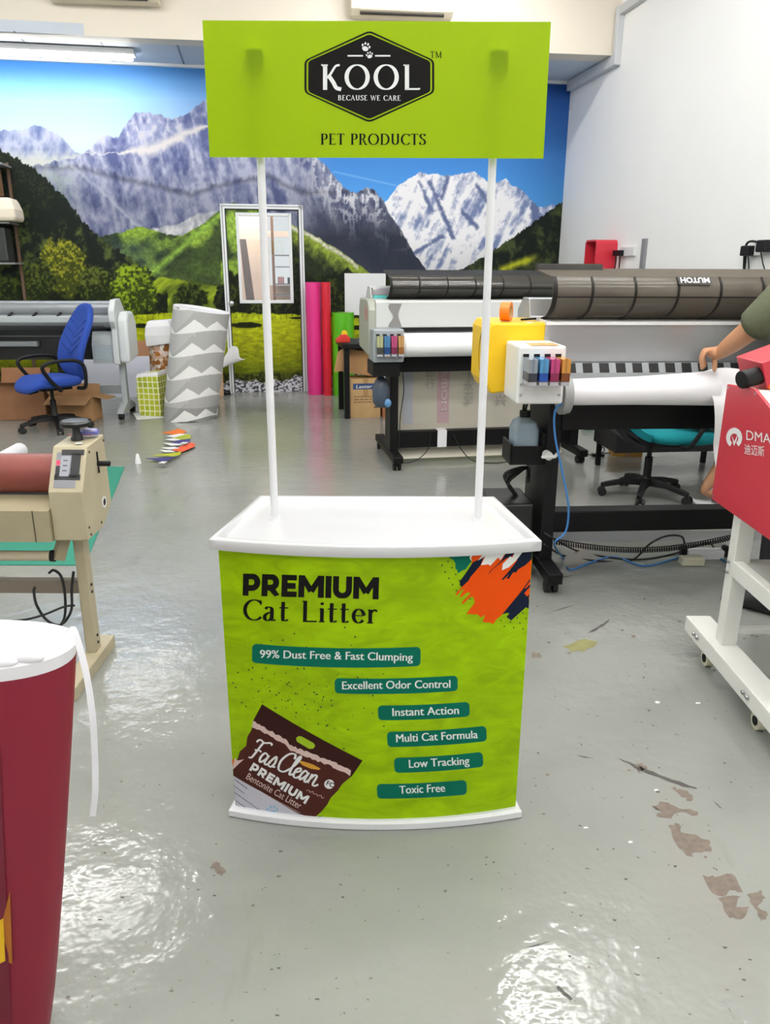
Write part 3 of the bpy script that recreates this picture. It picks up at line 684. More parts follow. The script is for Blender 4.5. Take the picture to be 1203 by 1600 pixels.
# counter geometry ---------------------------------------------------------------
CT = thing('promotion_counter', 'lime green and white portable promotion counter with two poles carrying a header board', 'counter', (-0.024, 2.0, 0))
HW, YF_, SAG, YB, HB = 0.402, -0.158, 0.055, 0.192, 0.338   # half width at the front, front corners, bulge, back line, half width at the back
def outline(grow=0.0, n=28):
    hw, hb = HW + grow, HB + grow * 0.9
    Rr = (hw * hw + SAG * SAG) / (2 * SAG); yc = YF_ - grow - SAG + Rr; am = math.asin(hw / Rr)
    fr = [(Rr * sin(-am + 2 * am * i / n), yc - Rr * cos(-am + 2 * am * i / n)) for i in range(n + 1)]
    return fr + [(hb, YB + grow), (-hb, YB + grow)]
HT, HP = 0.846, 0.818
R0 = (HW * HW + SAG * SAG) / (2 * SAG); YC0 = YF_ - SAG + R0; AM0 = math.asin(HW / R0)
b = MB()
ring = lambda o, z: [(x, y, z) for x, y in o]
b.loft([ring(outline(0.012), 0.0), ring(outline(0.016), 0.004), ring(outline(0.016), 0.022), ring(outline(0.008), 0.028)])
b.build('base', white_plastic, CT, smooth=30)
b = MB()
o_out = outline(0.018); o_rim = outline(0.004); o_in = outline(-0.010); o_rec = outline(-0.016)
b.loft([ring(outline(0.010), HP - 0.004), ring(outline(0.017), HP - 0.002), ring(o_out, HP + 0.004), ring(o_out, HT - 0.004), ring(outline(0.014), HT), ring(o_rim, HT), ring(outline(0.000), HT - 0.001), ring(outline(-0.006), HT - 0.011), ring(outline(-0.016), HT - 0.014), ring(outline(-0.03), HT - 0.0145)])
b.build('countertop', mat('glossy_white_plastic', (192, 192, 192), 0.22), CT, smooth=50)
# wrap panel
b = MB(); n = 40
fr = [(R0 * sin(-AM0 + 2 * AM0 * i / n), YC0 - R0 * cos(-AM0 + 2 * AM0 * i / n)) for i in range(n + 1)]
b.loft([[(x, y, z) for x, y in fr] + [(x * 0.997, y + 0.006, z) for x, y in reversed(fr)] for z in (0.024, HP - 0.002)])
panel = b.build('front_panel', lime, CT, smooth=30)
for s in (-1, 1):
    b = MB(); b.bar((s * (HW - 0.004), YF_ + 0.008, 0.42), (s * HB, YB, 0.42), 0.005, 0.79); b.build('side_panel', white_plastic, CT, smooth=0)
def PX(u, v):
    """photo point on the curved panel -> (arc length, height)"""
    o = CAM - Vector(CT.location); d = ray(u, v)
    cx, cy = o.x, o.y - YC0
    A = d.x * d.x + d.y * d.y; B = 2 * (cx * d.x + cy * d.y); Cc = cx * cx + cy * cy - R0 * R0
    t = (-B - math.sqrt(max(B * B - 4 * A * Cc, 0))) / (2 * A)
    p = o + d * t
    return math.atan2(p.x, YC0 - p.y) * R0, p.z
def wrap(mb, name, mats, off0):
    """bend flat (s, z, layer) artwork onto the panel"""
    for k in range(-17, 18):
        bmesh.ops.bisect_plane(mb.bm, geom=mb.bm.verts[:] + mb.bm.edges[:] + mb.bm.faces[:], plane_co=(k * 0.024, 0, 0), plane_no=(1, 0, 0), dist=1e-6)
    sl = AM0 * R0 - 0.001
    for v in mb.bm.verts:
        s = max(-sl, min(sl, v.co.x)); zz = min(max(v.co.y, 0.027), HP - 0.003); off = off0 + v.co.z; an = s / R0
        v.co = Vector(((R0 + off) * sin(an), YC0 - (R0 + off) * cos(an), zz))
    ob = mb.build(name, mats, panel, smooth=0, recalc=False); ob.data.flip_normals() if False else None
    return ob
def pz(u, v, lay=0.0): s, z_ = PX(u, v); return (s, z_, lay)
def pixline(p0, p1):
    """flat lettering frame: x along p0->p1, y upwards, both in photo points"""
    d = Vector((p1[0] - p0[0], p1[1] - p0[1])); L = d.length; d /= L; up_ = Vector((d.y, -d.x))
    return L, (lambda lay: (lambda x, y: pz(p0[0] + d.x * x + up_.x * y, p0[1] + d.y * x + up_.y * y, lay)))
# headline
b = MB(); L, fr_ = pixline((379, 930.5), (591.5, 936.5))
block_text(b, 'PREMIUM', fr_(0.0), L, 34.5)
wrap(b, 'headline_lettering', ink_black, 0.0006)
b = MB(); L, fr_ = pixline((379, 969), (590, 974.5))
kc = L / (sum(GL[c][0] + .05 for c in 'Cat Litter') - .05); lc = (sum(GL[c][0] + .05 for c in 'Cat') - .05) * kc; x2 = sum(GL[c][0] + .05 for c in 'Cat ') * kc
serif_text(b, 'Cat', fr_(0.0), lc, 33, 0.05, 0.155); wrap(b, 'subtitle_lettering', ink_black, 0.0006)
b = MB(); serif_text(b, 'Litter', lambda x, y: fr_(0.0)(x + x2, y), L - x2, 33, 0.05, 0.155); wrap(b, 'subtitle_lettering', ink_black, 0.0006)
# claims in teal capsules
PILLS = [('99% Dust Free & Fast Clumping', (394, 1020.8), (657, 1025.8), 30, (406, 1027.5), (645, 1032.5)),
         ('Excellent Odor Control', (523, 1071.5), (715, 1067.5), 24, (534.5, 1076.8), (703.7, 1074.3)),
         ('Instant Action', (590.6, 1114), (733.5, 1108), 23, (613, 1118.6), (717, 1115.2)),
         ('Multi Cat Formula', (605, 1155.5), (760, 1146), 24, (619, 1159.5), (746.5, 1153)),
         ('Low Tracking', (616, 1196), (754.5, 1186.5), 23.5, (639, 1199.4), (733.5, 1194)),
         ('Toxic Free', (589, 1236.5), (729, 1230), 23, (624, 1240), (695.5, 1236.6))]
for s_, l, r_, h, t0, t1 in PILLS:
    b = MB(); d = Vector((r_[0] - l[0], r_[1] - l[1])); L = d.length; d /= L; n_ = Vector((-d.y, d.x)); rad = 6.5
    pts = []
    for cx_, cy_, a0 in ((L - rad, -h / 2 + rad, -90), (L - rad, h / 2 - rad, 0), (rad, h / 2 - rad, 90), (rad, -h / 2 + rad, 180)):
        for i in range(6): a = R(a0 + 90 * i / 5); pts.append((cx_ + rad * cos(a), cy_ + rad * sin(a)))
    b.poly([pz(l[0] + d.x * x + n_.x * y, l[1] + d.y * x + n_.y * y) for x, y in pts])
    b.m = 1; L2, fr_ = pixline(t0, t1); b.text(s_, 1.0, fr_(0.0004), width=L2 - .6, height=12.3); b.text(s_, 1.0, lambda x, y: fr_(0.0005)(x + .65, y), width=L2 - .6, height=12.3)
    o = wrap(b, 'claim_capsule', [teal_print, print_white], 0.0006); o['label'] = 'teal capsule reading ' + s_.replace('&', 'and').replace('%', ' percent')
# paint splash at the top corner
b = MB(); q7 = lambda x, y: (690 + x / 7.519, 840 + y / 7.519)
def blot(pts, m, lay, f_=q7): b.m = m; b.poly([pz(*f_(x, y), lay) for x, y in pts])
E = 60
blot([(75, 190 - E), (345, 180 - E), (335, 200), (325, 240), (350, 280), (280, 370), (240, 385), (190, 420), (185, 385), (160, 360), (160, 300), (130, 255), (100, 245)], 1, 0.0)
blot([(360, 175 - E), (505, 165 - E), (1140, 108 - E), (1130, 205), (1115, 480), (1085, 890), (1060, 880), (1035, 820), (1030, 740), (985, 680), (960, 640), (720, 890), (690, 920), (640, 960), (605, 1015), (560, 995), (480, 990), (512, 900), (460, 938), (420, 900), (290, 895), (390, 760), (370, 690), (330, 700), (250, 780), (235, 760), (340, 650), (300, 640), (225, 705), (215, 690), (265, 600), (230, 610), (175, 682), (162, 662), (240, 575), (330, 490), (345, 330), (355, 270), (345, 240)], 2, 0.0002)
blot([(510, 212), (490, 240), (455, 325), (335, 465), (320, 500), (235, 578), (212, 555), (215, 510), (300, 390), (365, 290), (420, 262)], 0, 0.0004)
blot([(800, 140 - E), (915, 130 - E), (860, 180), (810, 225), (760, 240), (600, 370), (540, 437), (560, 400), (700, 270)], 0, 0.0004)
blot([(955, 120 - E), (1140, 108 - E), (1128, 195), (985, 320), (900, 370), (870, 410), (840, 405), (790, 480), (760, 482), (790, 430), (720, 497), (702, 492), (800, 380), (890, 260), (880, 250)], 0, 0.0004)
blot([(1035, 485), (1050, 500), (975, 590), (985, 600), (1058, 533), (1070, 550), (968, 650), (1000, 690), (1030, 662), (1020, 720), (1038, 735), (1022, 835), (990, 815), (815, 972), (762, 930), (795, 890), (765, 882), (708, 902), (940, 620)], 0, 0.0004)
blot([(505, 165 - E), (810, 145 - E), (690, 262), (660, 232), (570, 328), (545, 312), (460, 322), (512, 215), (425, 268), (480, 200)], 3, 0.0006)
blot([(910, 135 - E), (970, 120 - E), (960, 130), (940, 180), (870, 270), (790, 345), (708, 382), (715, 310), (800, 220), (830, 228)], 3, 0.0006)
blot([(335, 200), (372, 175), (345, 235), (352, 272), (328, 240)], 3, 0.0006)
wrap(b, 'paint_splash', [navy_print, teal_print, orange_print, white_print], 0.0006)
# sprayed dots
b = MB(); rn = random.Random(5)
def dot(u, v, r):
    s0, z0 = PX(u, v); k = r * 0.00158; b.add([(s0 + k * cos(i * pi / 3 + 0.3), z0 + k * sin(i * pi / 3 + 0.3), 0) for i in range(6)], [(0, 1, 2, 3, 4, 5)])
for x, y in ((30, 205), (75, 280), (120, 352), (40, 402), (165, 430), (85, 478), (128, 552), (5, 325), (210, 505), (175, 625), (350, 620), (380, 660), (335, 720), (392, 730), (955, 885), (1058, 895), (885, 940), (990, 950), (695, 975), (808, 990), (918, 1003), (1020, 1015), (735, 1043), (845, 1058), (952, 1072)): dot(*q7(x, y), 1.5)
for i in range(330):
    t = rn.random(); u = 380 + 250 * rn.random() ** 0.9; v = 975 + 215 * rn.random()
    u = 420 + rn.gauss(0, 1) * 70 + 70 * rn.random(); v = 1085 + rn.gauss(0, 1) * 52
    if not (352 < u < 640 and 975 < v < 1200) or (v > 1105 and u < 560 and v > 1100 + (u - 410) * 0.55): continue
    dot(u, v, rn.choice((0.5, 0.6, 0.7, 0.9, 1.2, 1.7)))
for i in range(24): dot(rn.uniform(350, 378), rn.uniform(1160, 1190), rn.uniform(0.5, 1.3))
wrap(b, 'spray_dots', mat('dark_green_print', (44, 60, 16), 0.6), 0.0005)['kind'] = 'stuff'
# printed litter pack
b = MB(); q8 = lambda x, y: (340 + x / 4.812, 1080 + y / 4.812)
blot([(40, 575), (120, 505), (130, 560), (70, 640)], 7, 0.0, q8)
blot([(735, 975), (790, 935), (770, 965), (815, 955), (790, 990), (800, 1010), (720, 1010)], 8, 0.0, q8)
hole = [(610, 335), (590, 350), (596, 376), (690, 432), (720, 430), (735, 408), (722, 388), (632, 338)]
blot([(270, 230), (1005, 640), (975, 665), (935, 698), (905, 745), (850, 800), (825, 850), (780, 905), (715, 1012), (560, 1012), (60, 935), (75, 640), (95, 600), (110, 560), (150, 510), (170, 450), (215, 410), (225, 340), (255, 290)], 1, 0.0002, q8)
blot([(335, 97), (1090, 520), (1008, 640), (990, 632), (262, 232)], 0, 0.0004, q8)
blot([(80, 612), (330, 755), (690, 965), (720, 1000), (690, 1012), (55, 1000)], 3, 0.0004, q8)
blot([(60, 640), (95, 600), (200, 510), (150, 520), (130, 500), (100, 600)], 2, 0.00045, q8)
blot(hole, 6, 0.0006, q8)
up1 = []; lo1 = []
for i in range(47):
    t = i / 46; x = 265 + 735 * t; y = 245 + 398 * t + 26 * sin(t * 5) * (t > .35)
    up1.append((x + 6 * rn.random(), y - 12 - 14 * rn.random())); lo1.append((x - 6 * rn.random(), y + 10 + 16 * rn.random()))
for i in range(46): blot([up1[i], up1[i + 1], lo1[i + 1], lo1[i]], 2, 0.0006, q8)
sw = [(600 + 60 * i / 10 * 3, 500 + 8 * i * 1.0 + 0) for i in range(2)]
blot([(600, 515), (660, 530), (720, 550), (775, 580), (760, 590), (700, 580), (640, 555)], 5, 0.0006, q8)
L, fr_ = pixline(q8(236, 590), q8(660, 848)); b.m = 4; block_text(b, 'PREMIUM', fr_(0.0007), L, 14, 0.22, 0.09)
L, fr_ = pixline(q8(212, 655), q8(615, 885)); b.m = 2; b.text('Bentonite Cat Litter', 1, fr_(0.0007), width=L, height=10.5)
L, fr_ = pixline(q8(222, 492), q8(745, 722)); b.m = 4
k_ = L / 8.15
SCR = [[(.15, .05), (.45, .12), (.62, .8), (.75, 1.5), (.85, 1.75)], [(.1, 1.55), (.35, 1.85), (.9, 1.75), (1.5, 1.95), (1.75, 1.8)], [(.35, .85), (.8, .95), (1.1, .9)],
       [(1.9, .85), (1.5, .95), (1.3, .45), (1.5, .05), (1.9, .5), (2.0, .9), (1.95, .2), (2.2, .05), (2.5, .4)],
       [(2.35, .3), (2.75, 1.05), (2.95, .5), (2.75, .05), (2.4, .1)], [(2.9, .1), (3.2, .2)],
       [(4.6, 1.5), (4.4, 1.9), (3.8, 1.7), (3.4, .9), (3.6, .15), (4.2, .1), (4.7, .6)],
       [(4.6, .4), (5.0, 1.2), (5.1, 1.85), (4.9, 1.8), (4.8, .9), (4.9, .1), (5.3, .3)],
       [(5.3, .45), (5.75, .75), (5.6, .98), (5.3, .7), (5.35, .15), (5.7, .05), (6.05, .4)],
       [(6.55, .85), (6.2, .95), (6.0, .45), (6.15, .05), (6.5, .5), (6.65, .9), (6.6, .2), (6.8, .05), (7.0, .3)],
       [(7.05, .95), (7.05, .05)], [(7.08, .5), (7.35, .95), (7.6, .85), (7.6, .15), (7.85, .05), (8.15, .3)]]
for st_ in SCR: stroke(b, st_, 'S', lambda x, y: fr_(0.0008)((x + y * 0.12) * k_, y * k_ * 1.22), 0.24, 0.13)
b.poly([pz(*q8(840 + 38 * cos(i * pi / 9), 697 + 36 * sin(i * pi / 9)), 0.0007) for i in range(18)])
L, fr_ = pixline(q8(815, 700), q8(868, 722)); b.m = 0; b.text('FC', 1, fr_(0.0009), bold=0.02, width=L, height=7)
L, fr_ = pixline(q8(665, 748), q8(800, 812)); b.m = 2; stroke(b, [(0, 1), (4, 3), (7, 1), (10, 4), (13, 1), (17, 3), (20, 1), (24, 4), (27, 1), (30, 3)], 'S', fr_(0.0008), 1.0, 0.5)
L, fr_ = pixline(q8(310, 745), q8(620, 915)); b.m = 2; b.add([fr_(0.0008)(x, y) for x, y in ((0, 0), (L, 0), (L, 0.6), (0, 0.6))], [(0, 1, 2, 3)])
b.m = 9
for (x0, y0, x1, y1) in ((130, 665, 230, 740), (110, 700, 200, 770), (95, 738, 315, 895), (90, 790, 235, 895), (85, 845, 115, 868)):
    L, fr_ = pixline(q8(x0, y0), q8(x1, y1)); x = 0
    while x < L - 2:
        w_ = rn.uniform(2, 4.5); b.add([fr_(0.0007)(p, q_) for p, q_ in ((x, 0), (min(x + w_, L), 0), (min(x + w_, L), 1.3), (x, 1.3))], [(0, 1, 2, 3)]); x += w_ + 0.9
b.poly([pz(*q8(100 + 18 * cos(i * pi / 5), 645 + 20 * sin(i * pi / 5)), 0.0006) for i in range(10)])
def paw(cx_, cy_, r, m, place, lay):
    b.m = m; b.poly([place(cx_ + r * 1.0 * cos(i * pi / 8), cy_ - r * 0.25 + r * 0.7 * sin(i * pi / 8), lay) for i in range(16)])
    for k, (dx, dy) in enumerate(((-1.15, .55), (-.45, 1.2), (.45, 1.2), (1.15, .55))):
        b.poly([place(cx_ + r * dx + r * .28 * cos(i * pi / 5), cy_ + r * dy + r * .42 * sin(i * pi / 5), lay) for i in range(10)])
pc = q8(413, 905); paw(0, 0, 6.5, 10, lambda x, y, lay: pz(pc[0] + x, pc[1] - y, lay), 0.0007)
wrap(b, 'printed_litter_pack', [choc, choc2, tear, grey_print, print_white, gold, mat('lime_flat_print', (150, 184, 4), 0.5), orange_print, teal_print, mat('slate_print', (84, 84, 100), 0.6), paleblue], 0.0006)

# poles and header
HX, HZ0, HZ1 = 0.398, 1.7475, 2.0345
for s in (-1, 1):
    px_ = s * 0.281
    p = MB(); p.cyl((px_, 0.022, HT - 0.02), (px_, 0.0285, 1.42), 0.0105, n=20); p.cyl((px_, 0.0285, 1.419), (px_, 0.037, 1.985), 0.0098, n=20)
    pole = p.build('pole', white_plastic, CT)
    p = MB(); p.cyl((px_, 0.022, HT - 0.016), (px_, 0.022, HT - 0.006), 0.016, 0.0125, n=20); p.build('pole_socket', white_plastic, CT)
    p = MB(); p.box((px_ + 0.002 * s, 0.0225, 1.957), (0.044, 0.024, 0.046)); p.build('header_clip', white_plastic, CT, bevel=0.003)
hy = lambda z_: 0.002 + 0.009 * (z_ - HZ0) / (HZ1 - HZ0)
h = MB(); h.add([(-HX, hy(HZ0), HZ0), (HX, hy(HZ0), HZ0), (HX, hy(HZ1), HZ1), (-HX, hy(HZ1), HZ1)], [(0, 1, 2, 3)])
head = h.build('header_board', limeh, CT, smooth=0, recalc=False)
def hpx(u, v, lay=0.0):
    o = CAM - Vector(CT.location); d = ray(u, v); t = (0.0065 - o.y) / d.y; p = o + d * t
    return (p.x, hy(p.z) - 0.0008 - lay, p.z)
def hexa(cx_, cy_, w_, h_, k, rad):
    P_ = [(-w_, -k), (0, -h_), (w_, -k), (w_, k), (0, h_), (-w_, k)]; out = []
    for i in range(6):
        p, a, c = Vector(P_[i]), Vector(P_[i - 1]), Vector(P_[(i + 1) % 6])
        da = (a - p).normalized(); dc = (c - p).normalized()
        for j in range(6):
            t = j / 5; out.append(tuple(Vector((cx_, cy_)) + p + da * rad * (1 - t) ** 2 + dc * rad * t ** 2))
    return out
b = MB(); ctr = (577, 119.5)
o0 = hexa(*ctr, 101.5, 72.5, 25.5, 7); o1 = hexa(*ctr, 98, 69.3, 24.6, 6); o2 = hexa(*ctr, 95.5, 66.8, 23.8, 5)
n = len(o0); V = [hpx(u, v) for u, v in o0] + [hpx(u, v) for u, v in o1]
b.add(V, [(i, (i + 1) % n, n + (i + 1) % n, n + i) for i in range(n)]); b.poly([hpx(u, v) for u, v in o2])
b.m = 1
def hl(p0, p1):
    d = Vector((p1[0] - p0[0], p1[1] - p0[1])); L = d.length; d /= L; u_ = Vector((d.y, -d.x)); return L, (lambda x, y, lay=0.0004: hpx(p0[0] + d.x * x + u_.x * y, p0[1] + d.y * x + u_.y * y, lay))
L, fh = hl((499.5, 140.5), (656, 140.5)); serif_text(b, 'KOOL', fh, L, 40, 0.10, 0.155)
L, fh = hl((528, 157), (626, 157.5)); serif_text(b, 'BECAUSE WE CARE', fh, L, 8.2, 0.12, 0.17)
for x0, x1 in ((543, 567), (586, 610)): b.add([hpx(x0, 85.8, 4e-4), hpx(x1, 85.8, 4e-4), hpx(x1, 88.2, 4e-4), hpx(x0, 88.2, 4e-4)], [(0, 1, 2, 3)])
paw(0, 0, 5.2, 1, lambda x, y, lay: hpx(571 + x * .9 + y * .3, 74.5 - y + x * .3, lay), 4e-4)
paw(0, 0, 4.0, 1, lambda x, y, lay: hpx(577.5 + x * .95 - y * .2, 87.0 - y - x * .25, lay), 4e-4)
b.build('header_badge', [ink_black, print_white], head, smooth=0, recalc=False)
b = MB(); L, fh = hl((501, 226.5), (665, 227)); serif_text(b, 'PET PRODUCTS', fh, L, 17.5, 0.07, 0.165)
b.build('header_lettering', ink_black, head, smooth=0, recalc=False)
b = MB()
L, fh = hl((672, 90.5), (690.5, 90.5)); serif_text(b, 'TM', fh, L, 10.5, 0.05, 0.12)
b.build('trademark_lettering', ink_black, head, smooth=0, recalc=False)
# ------------------------------------------------------------------ door, air conditioners, things along the back wall
def rmT(mb): mb.T = Matrix(((EX.x, EY.x, 0, O0.x), (EX.y, EY.y, 0, O0.y), (0, 0, 1, 0), (0, 0, 0, 1))); return mb
door = struct(bpy.data.objects.new('door_1', None)); COL.objects.link(door)
dl, dr, dt = -0.955, 0.005, 2.19
b = rmT(MB())
for a0, a1, h0, h1 in ((dl, dl + 0.052, 0, dt), (dr - 0.052, dr, 0, dt), (dl, dr, dt - 0.052, dt)):
    b.span((a0, -0.03, h0), (a1, 0.0, h1))
    b.m = 0
b.m = 1
for a0, a1, h0, h1 in ((dl + 0.052, dl + 0.064, 0, dt - 0.052), (dr - 0.064, dr - 0.052, 0, dt - 0.052), (dl + 0.052, dr - 0.052, dt - 0.064, dt - 0.052)): b.span((a0, -0.012, h0), (a1, 0.0, h1))  # dark strips coloured as the shadow line of the door gap
b.m = 2
for a0, a1, h0, h1 in ((dl + 0.020, dl + 0.028, 0, dt - 0.02), (dr - 0.028, dr - 0.020, 0, dt - 0.02), (dl + 0.02, dr - 0.02, dt - 0.028, dt - 0.020)): b.span((a0, -0.0315, h0), (a1, -0.02, h1))
b.build('door_frame', [white_trim, mat('gap_shadow', (40, 42, 44), 0.7), mat('grey_groove', (120, 122, 126), 0.6)], door, smooth=0)
b = rmT(MB()); kx, kz = wp(362, 474); b.lathe([(0.026, 0), (0.026, 0.006), (0.011, 0.01), (0.011, 0.03), (0.028, 0.042), (0.034, 0.058), (0.026, 0.074), (0.0, 0.08)], (kx, 0.0, kz), (0, -1, 0)); b.build('door_knob', steel, door)
b = rmT(MB())
for a0, a1, h0, h1 in ((wx0 - 0.02, wx0 + 0.012, wz0 - 0.02, wz1 + 0.02), (wx1 - 0.012, wx1 + 0.02, wz0 - 0.02, wz1 + 0.02), (wx0, wx1, wz1 - 0.012, wz1 + 0.02), (wx0, wx1, wz0 - 0.02, wz0 + 0.012)): b.span((a0, -0.012, h0), (a1, 0.125, h1))
b.build('window_frame', white_trim, door, smooth=0)
b = rmT(MB()); b.span((wx0, 0.05, wz0), (wx1, 0.054, wz1)); b.build('window_pane', tinted('clear_pane', (248, 250, 250), 0.05, 0.02, 0.02), door, smooth=0)
# what the little window looks on to: a plastered passage with shelves
def bp(u, v, bb): a, h_ = wp(u, v, bb); return a, h_
b = rmT(MB())
xL = bp(340, 400, 0.9)[0]; xM = bp(420, 400, 0.9)[0]; xR = bp(500, 400, 0.9)[0]
b.span((xL, 0.9, 0), (xM, 0.95, 2.9)); b.span((xM, 0.9, 0), (xR, 0.95, bp(430, 446, 0.9)[1])); b.span((xM, 0.9, bp(430, 370, 0.9)[1]), (xR, 0.95, bp(430, 361, 0.9)[1]))
b.span((xL, 0.13, -0.02), (xR, 0.95, 0.0))
struct(b.build('wall_passage', mat('peach_plaster', (232, 206, 188), 0.8, var=0.05, scale=4), smooth=0))
b = rmT(MB()); p0 = bp(378, 374, 0.6); p1 = bp(393, 478, 0.6)
b.add([(p0[0] - 0.03, .6, p0[1]), (p0[0] + 0.05, .6, p0[1]), (p1[0] + 0.05, .5, p1[1]), (p1[0] - 0.06, .5, p1[1]), (p0[0] - 0.03, .64, p0[1]), (p0[0] + 0.05, .64, p0[1]), (p1[0] + 0.05, .54, p1[1]), (p1[0] - 0.06, .54, p1[1])], [(0, 1, 2, 3), (7, 6, 5, 4), (0, 4, 5, 1), (1, 5, 6, 2), (2, 6, 7, 3), (3, 7, 4, 0)])
z0 = p1[1]; 
b.add([(p1[0] - 0.06, .5, z0), (p1[0] + 0.05, .5, z0), (p1[0] + 0.12, .4, 0), (p1[0] + 0.0, .4, 0), (p1[0] - 0.06, .54, z0), (p1[0] + 0.05, .54, z0), (p1[0] + 0.12, .44, 0), (p1[0], .44, 0)], [(0, 1, 2, 3), (7, 6, 5, 4), (0, 4, 5, 1), (1, 5, 6, 2), (2, 6, 7, 3), (3, 7, 4, 0)])
b.T = Matrix()
for v_ in b.bm.verts: v_.co.z += .003
tag(b.build('plank', mat('dark_plank', (92, 78, 74), 0.8, var=0.2, scale=10), smooth=0), 'dark grey plank leaning behind the small window in the door', 'plank')
t = thing('storage_shelf', 'white shelf with jumbled goods seen through the small window in the door', 'shelf', RM(xM + 0.05, 0.72, 0), THETA)
W = xR - xM - 0.1
for s in (0.0, W): 
    b = MB(); b.span((s - 0.015, -0.1, 0), (s + 0.015, 0.1, 2.2)); b.build('upright', mat('brown_wood', (120, 84, 66), 0.7), t, smooth=0)
for zz in (bp(430, 462, .72)[1], bp(430, 445, .72)[1], bp(430, 418, .72)[1], bp(430, 400, .72)[1]):
    b = MB(); b.span((0, -0.12, zz), (W, 0.12, zz + 0.015)); b.build('shelf_board', mat('shelf_grey', (130, 128, 132), 0.6), t, smooth=0)
rn = random.Random(9)
z1 = bp(430, 445, .72)[1] + 0.0155
for i in range(4):
    b = MB(); hh_ = rn.uniform(.05, .12); b.span((-0.02, -0.05, 0), (0.06 , 0.05, hh_)); o = b.build('carton', mat('carton_%d' % i, [(200, 150, 150), (70, 70, 84), (222, 222, 226), (150, 90, 110)][i], 0.7), None, smooth=0, bevel=0.004)
    o.location = RM(xM + 0.12 + i * 0.125, 0.72, z1); o.rotation_euler = (0, 0, THETA)
    tag(o, ['pinkish carton', 'dark slate carton', 'white carton', 'plum carton'][i] + ' on the shelf behind the door window', 'carton', 'cartons behind the door window')

def aircon(label, a, b_, z_):
    t = thing('air_conditioner', label, 'air conditioner', RM(a, b_, z_), THETA + R(-3.5), 'wall air conditioners')
    q = MB(); q.prism([(0, 0), (-0.13, 0.0), (-0.20, 0.045), (-0.215, 0.12), (-0.2, 0.30), (0, 0.31)], -0.5, 0.5, 'x'); q.build('casing', mat('cream_plastic', (226, 216, 194), 0.4), t, smooth=0, bevel=0.012)
    q = MB(); q.box((0, -0.168, 0.02), (0.82, 0.02, 0.034), RX(R(-32))); q.build('air_outlet', mat('outlet_dark', (52, 48, 44), 0.6), t, smooth=0)
    for k in range(2):
        q = MB(); q.box((0, -0.166 - 0.016 * k, 0.006 + 0.026 * k), (0.8, 0.028, 0.004), RX(R(-30))); q.build('louvre', mat('cream_louvre', (206, 196, 176), 0.4), t, smooth=0)
    return t
a0 = aircon('cream air conditioner on the beam directly above the lime header board', 0.945, -1.14, 3.825)
dup(a0, 'cream air conditioner on the beam above the lit fluorescent fitting', RM(-1.86, -1.04, 3.85))

# rolls of vinyl standing at the wall
def vinyl(name, label, u, base_v, top_v, wpx, Y, rgb, gap=0.0):
    g = yp(u, base_v, Y); rad = wpx / 1200 * (Y * 0.96 + .35) / 2; hgt = yp(u, top_v, Y).z
    t = thing('vinyl_roll', label, 'roll', (g.x, Y, 0), 0, 'vinyl rolls standing at the mural')
    q = MB(); q.pipe((0, 0, 0.0), (0, 0, hgt), rad, rad * 0.55, 36); q.build('vinyl_layer', mat(name, rgb, 0.3, coat=0.3), t)
    q = MB(); q.pipe((0, 0, 0.001), (0, 0, hgt - 0.004), rad * 0.54, rad * 0.46, 24); q.build('core', cardboard, t)
    return t
vinyl('pink_vinyl', 'tall hot pink vinyl roll standing beside the door frame', 493, 612, 441, 24, 9.50, (222, 48, 134))
vinyl('red_vinyl', 'tall red vinyl roll standing between pink and green rolls', 512, 612, 441, 14, 9.42, (206, 24, 48))
vinyl('green_vinyl', 'shorter thick bright green vinyl roll beside the red roll', 537, 608, 488, 34, 9.45, (86, 176, 22))
x0, z1_ = wp(538, 427); x1, z0_ = wp(601, 492)
q = rmT(MB()); q.span((x0, -0.025, z0_), (x1, -0.004, z1_))
for k in range(14):
    xx = x0 + 0.07 + (x1 - x0 - 0.08) * k / 13; q.span((xx, -0.029, z0_ + 0.004), (xx + 0.016, -0.025, z1_ - 0.004))
tag(q.build('ribbed_board', mat('board_white', (226, 228, 230), 0.5), smooth=0), 'square white ribbed plastic board fixed on the mural above the green roll', 'board')

# black table with cartons under it
tz = yp(540, 537, 7.87).z
t = thing('side_table', 'small black table in front of the vinyl rolls', 'table', (-0.42, 7.86, 0), THETA)
q = MB(); q.span((-0.02, -0.02, tz - 0.05), (0.86, 0.62, tz)); q.build('tabletop', black_metal, t, smooth=0, bevel=0.004)
for sx, sy in ((0.0, 0.0), (0.80, 0.0), (0.0, 0.56), (0.80, 0.56)):
    q = MB(); q.span((sx, sy, 0), (sx + 0.055, sy + 0.045, tz - 0.05)); q.build('leg', black_metal, t, smooth=0)
def carton(label, c, d, rz, m=cardboard, flaps=None, rot=None, extra=None, kind='cardboard_box'):
    t = thing(kind, label, 'box', c, rz)
    q = MB()
    if rot is not None: q.T = rot.to_4x4()
    q.box((0, 0, d[2] / 2), d); q.m = 1
    q.span((-0.025, -d[1] / 2 - 0.001, d[2] * 0.55 if extra else 0.0), (0.025, -d[1] / 2 + 0.0, d[2])); q.span((-0.025, -d[1] / 2, d[2]), (0.025, d[1] / 2, d[2] + 0.001))
    q.build('carton_body', [m, mat('brown_tape', (168, 132, 84), 0.35)], t, smooth=0)
    return t
bx = gp(562, 655)
t = carton('printed brown cardboard box with a blue label under the black table', (bx.x + 0.035, bx.y + 0.24, 0), (0.31, 0.30, 0.40), THETA, cardboard_pale, extra=True)
q = MB(); q.span((-0.13, -0.1516, 0.295), (0.135, -0.1505, 0.355)); q.m = 1
q.text('Laster', 1.0, lambda x, y: (x - 0.10, -0.1522, 0.308 + y), bold=0.01, width=0.17, height=0.034, shear=0.15)
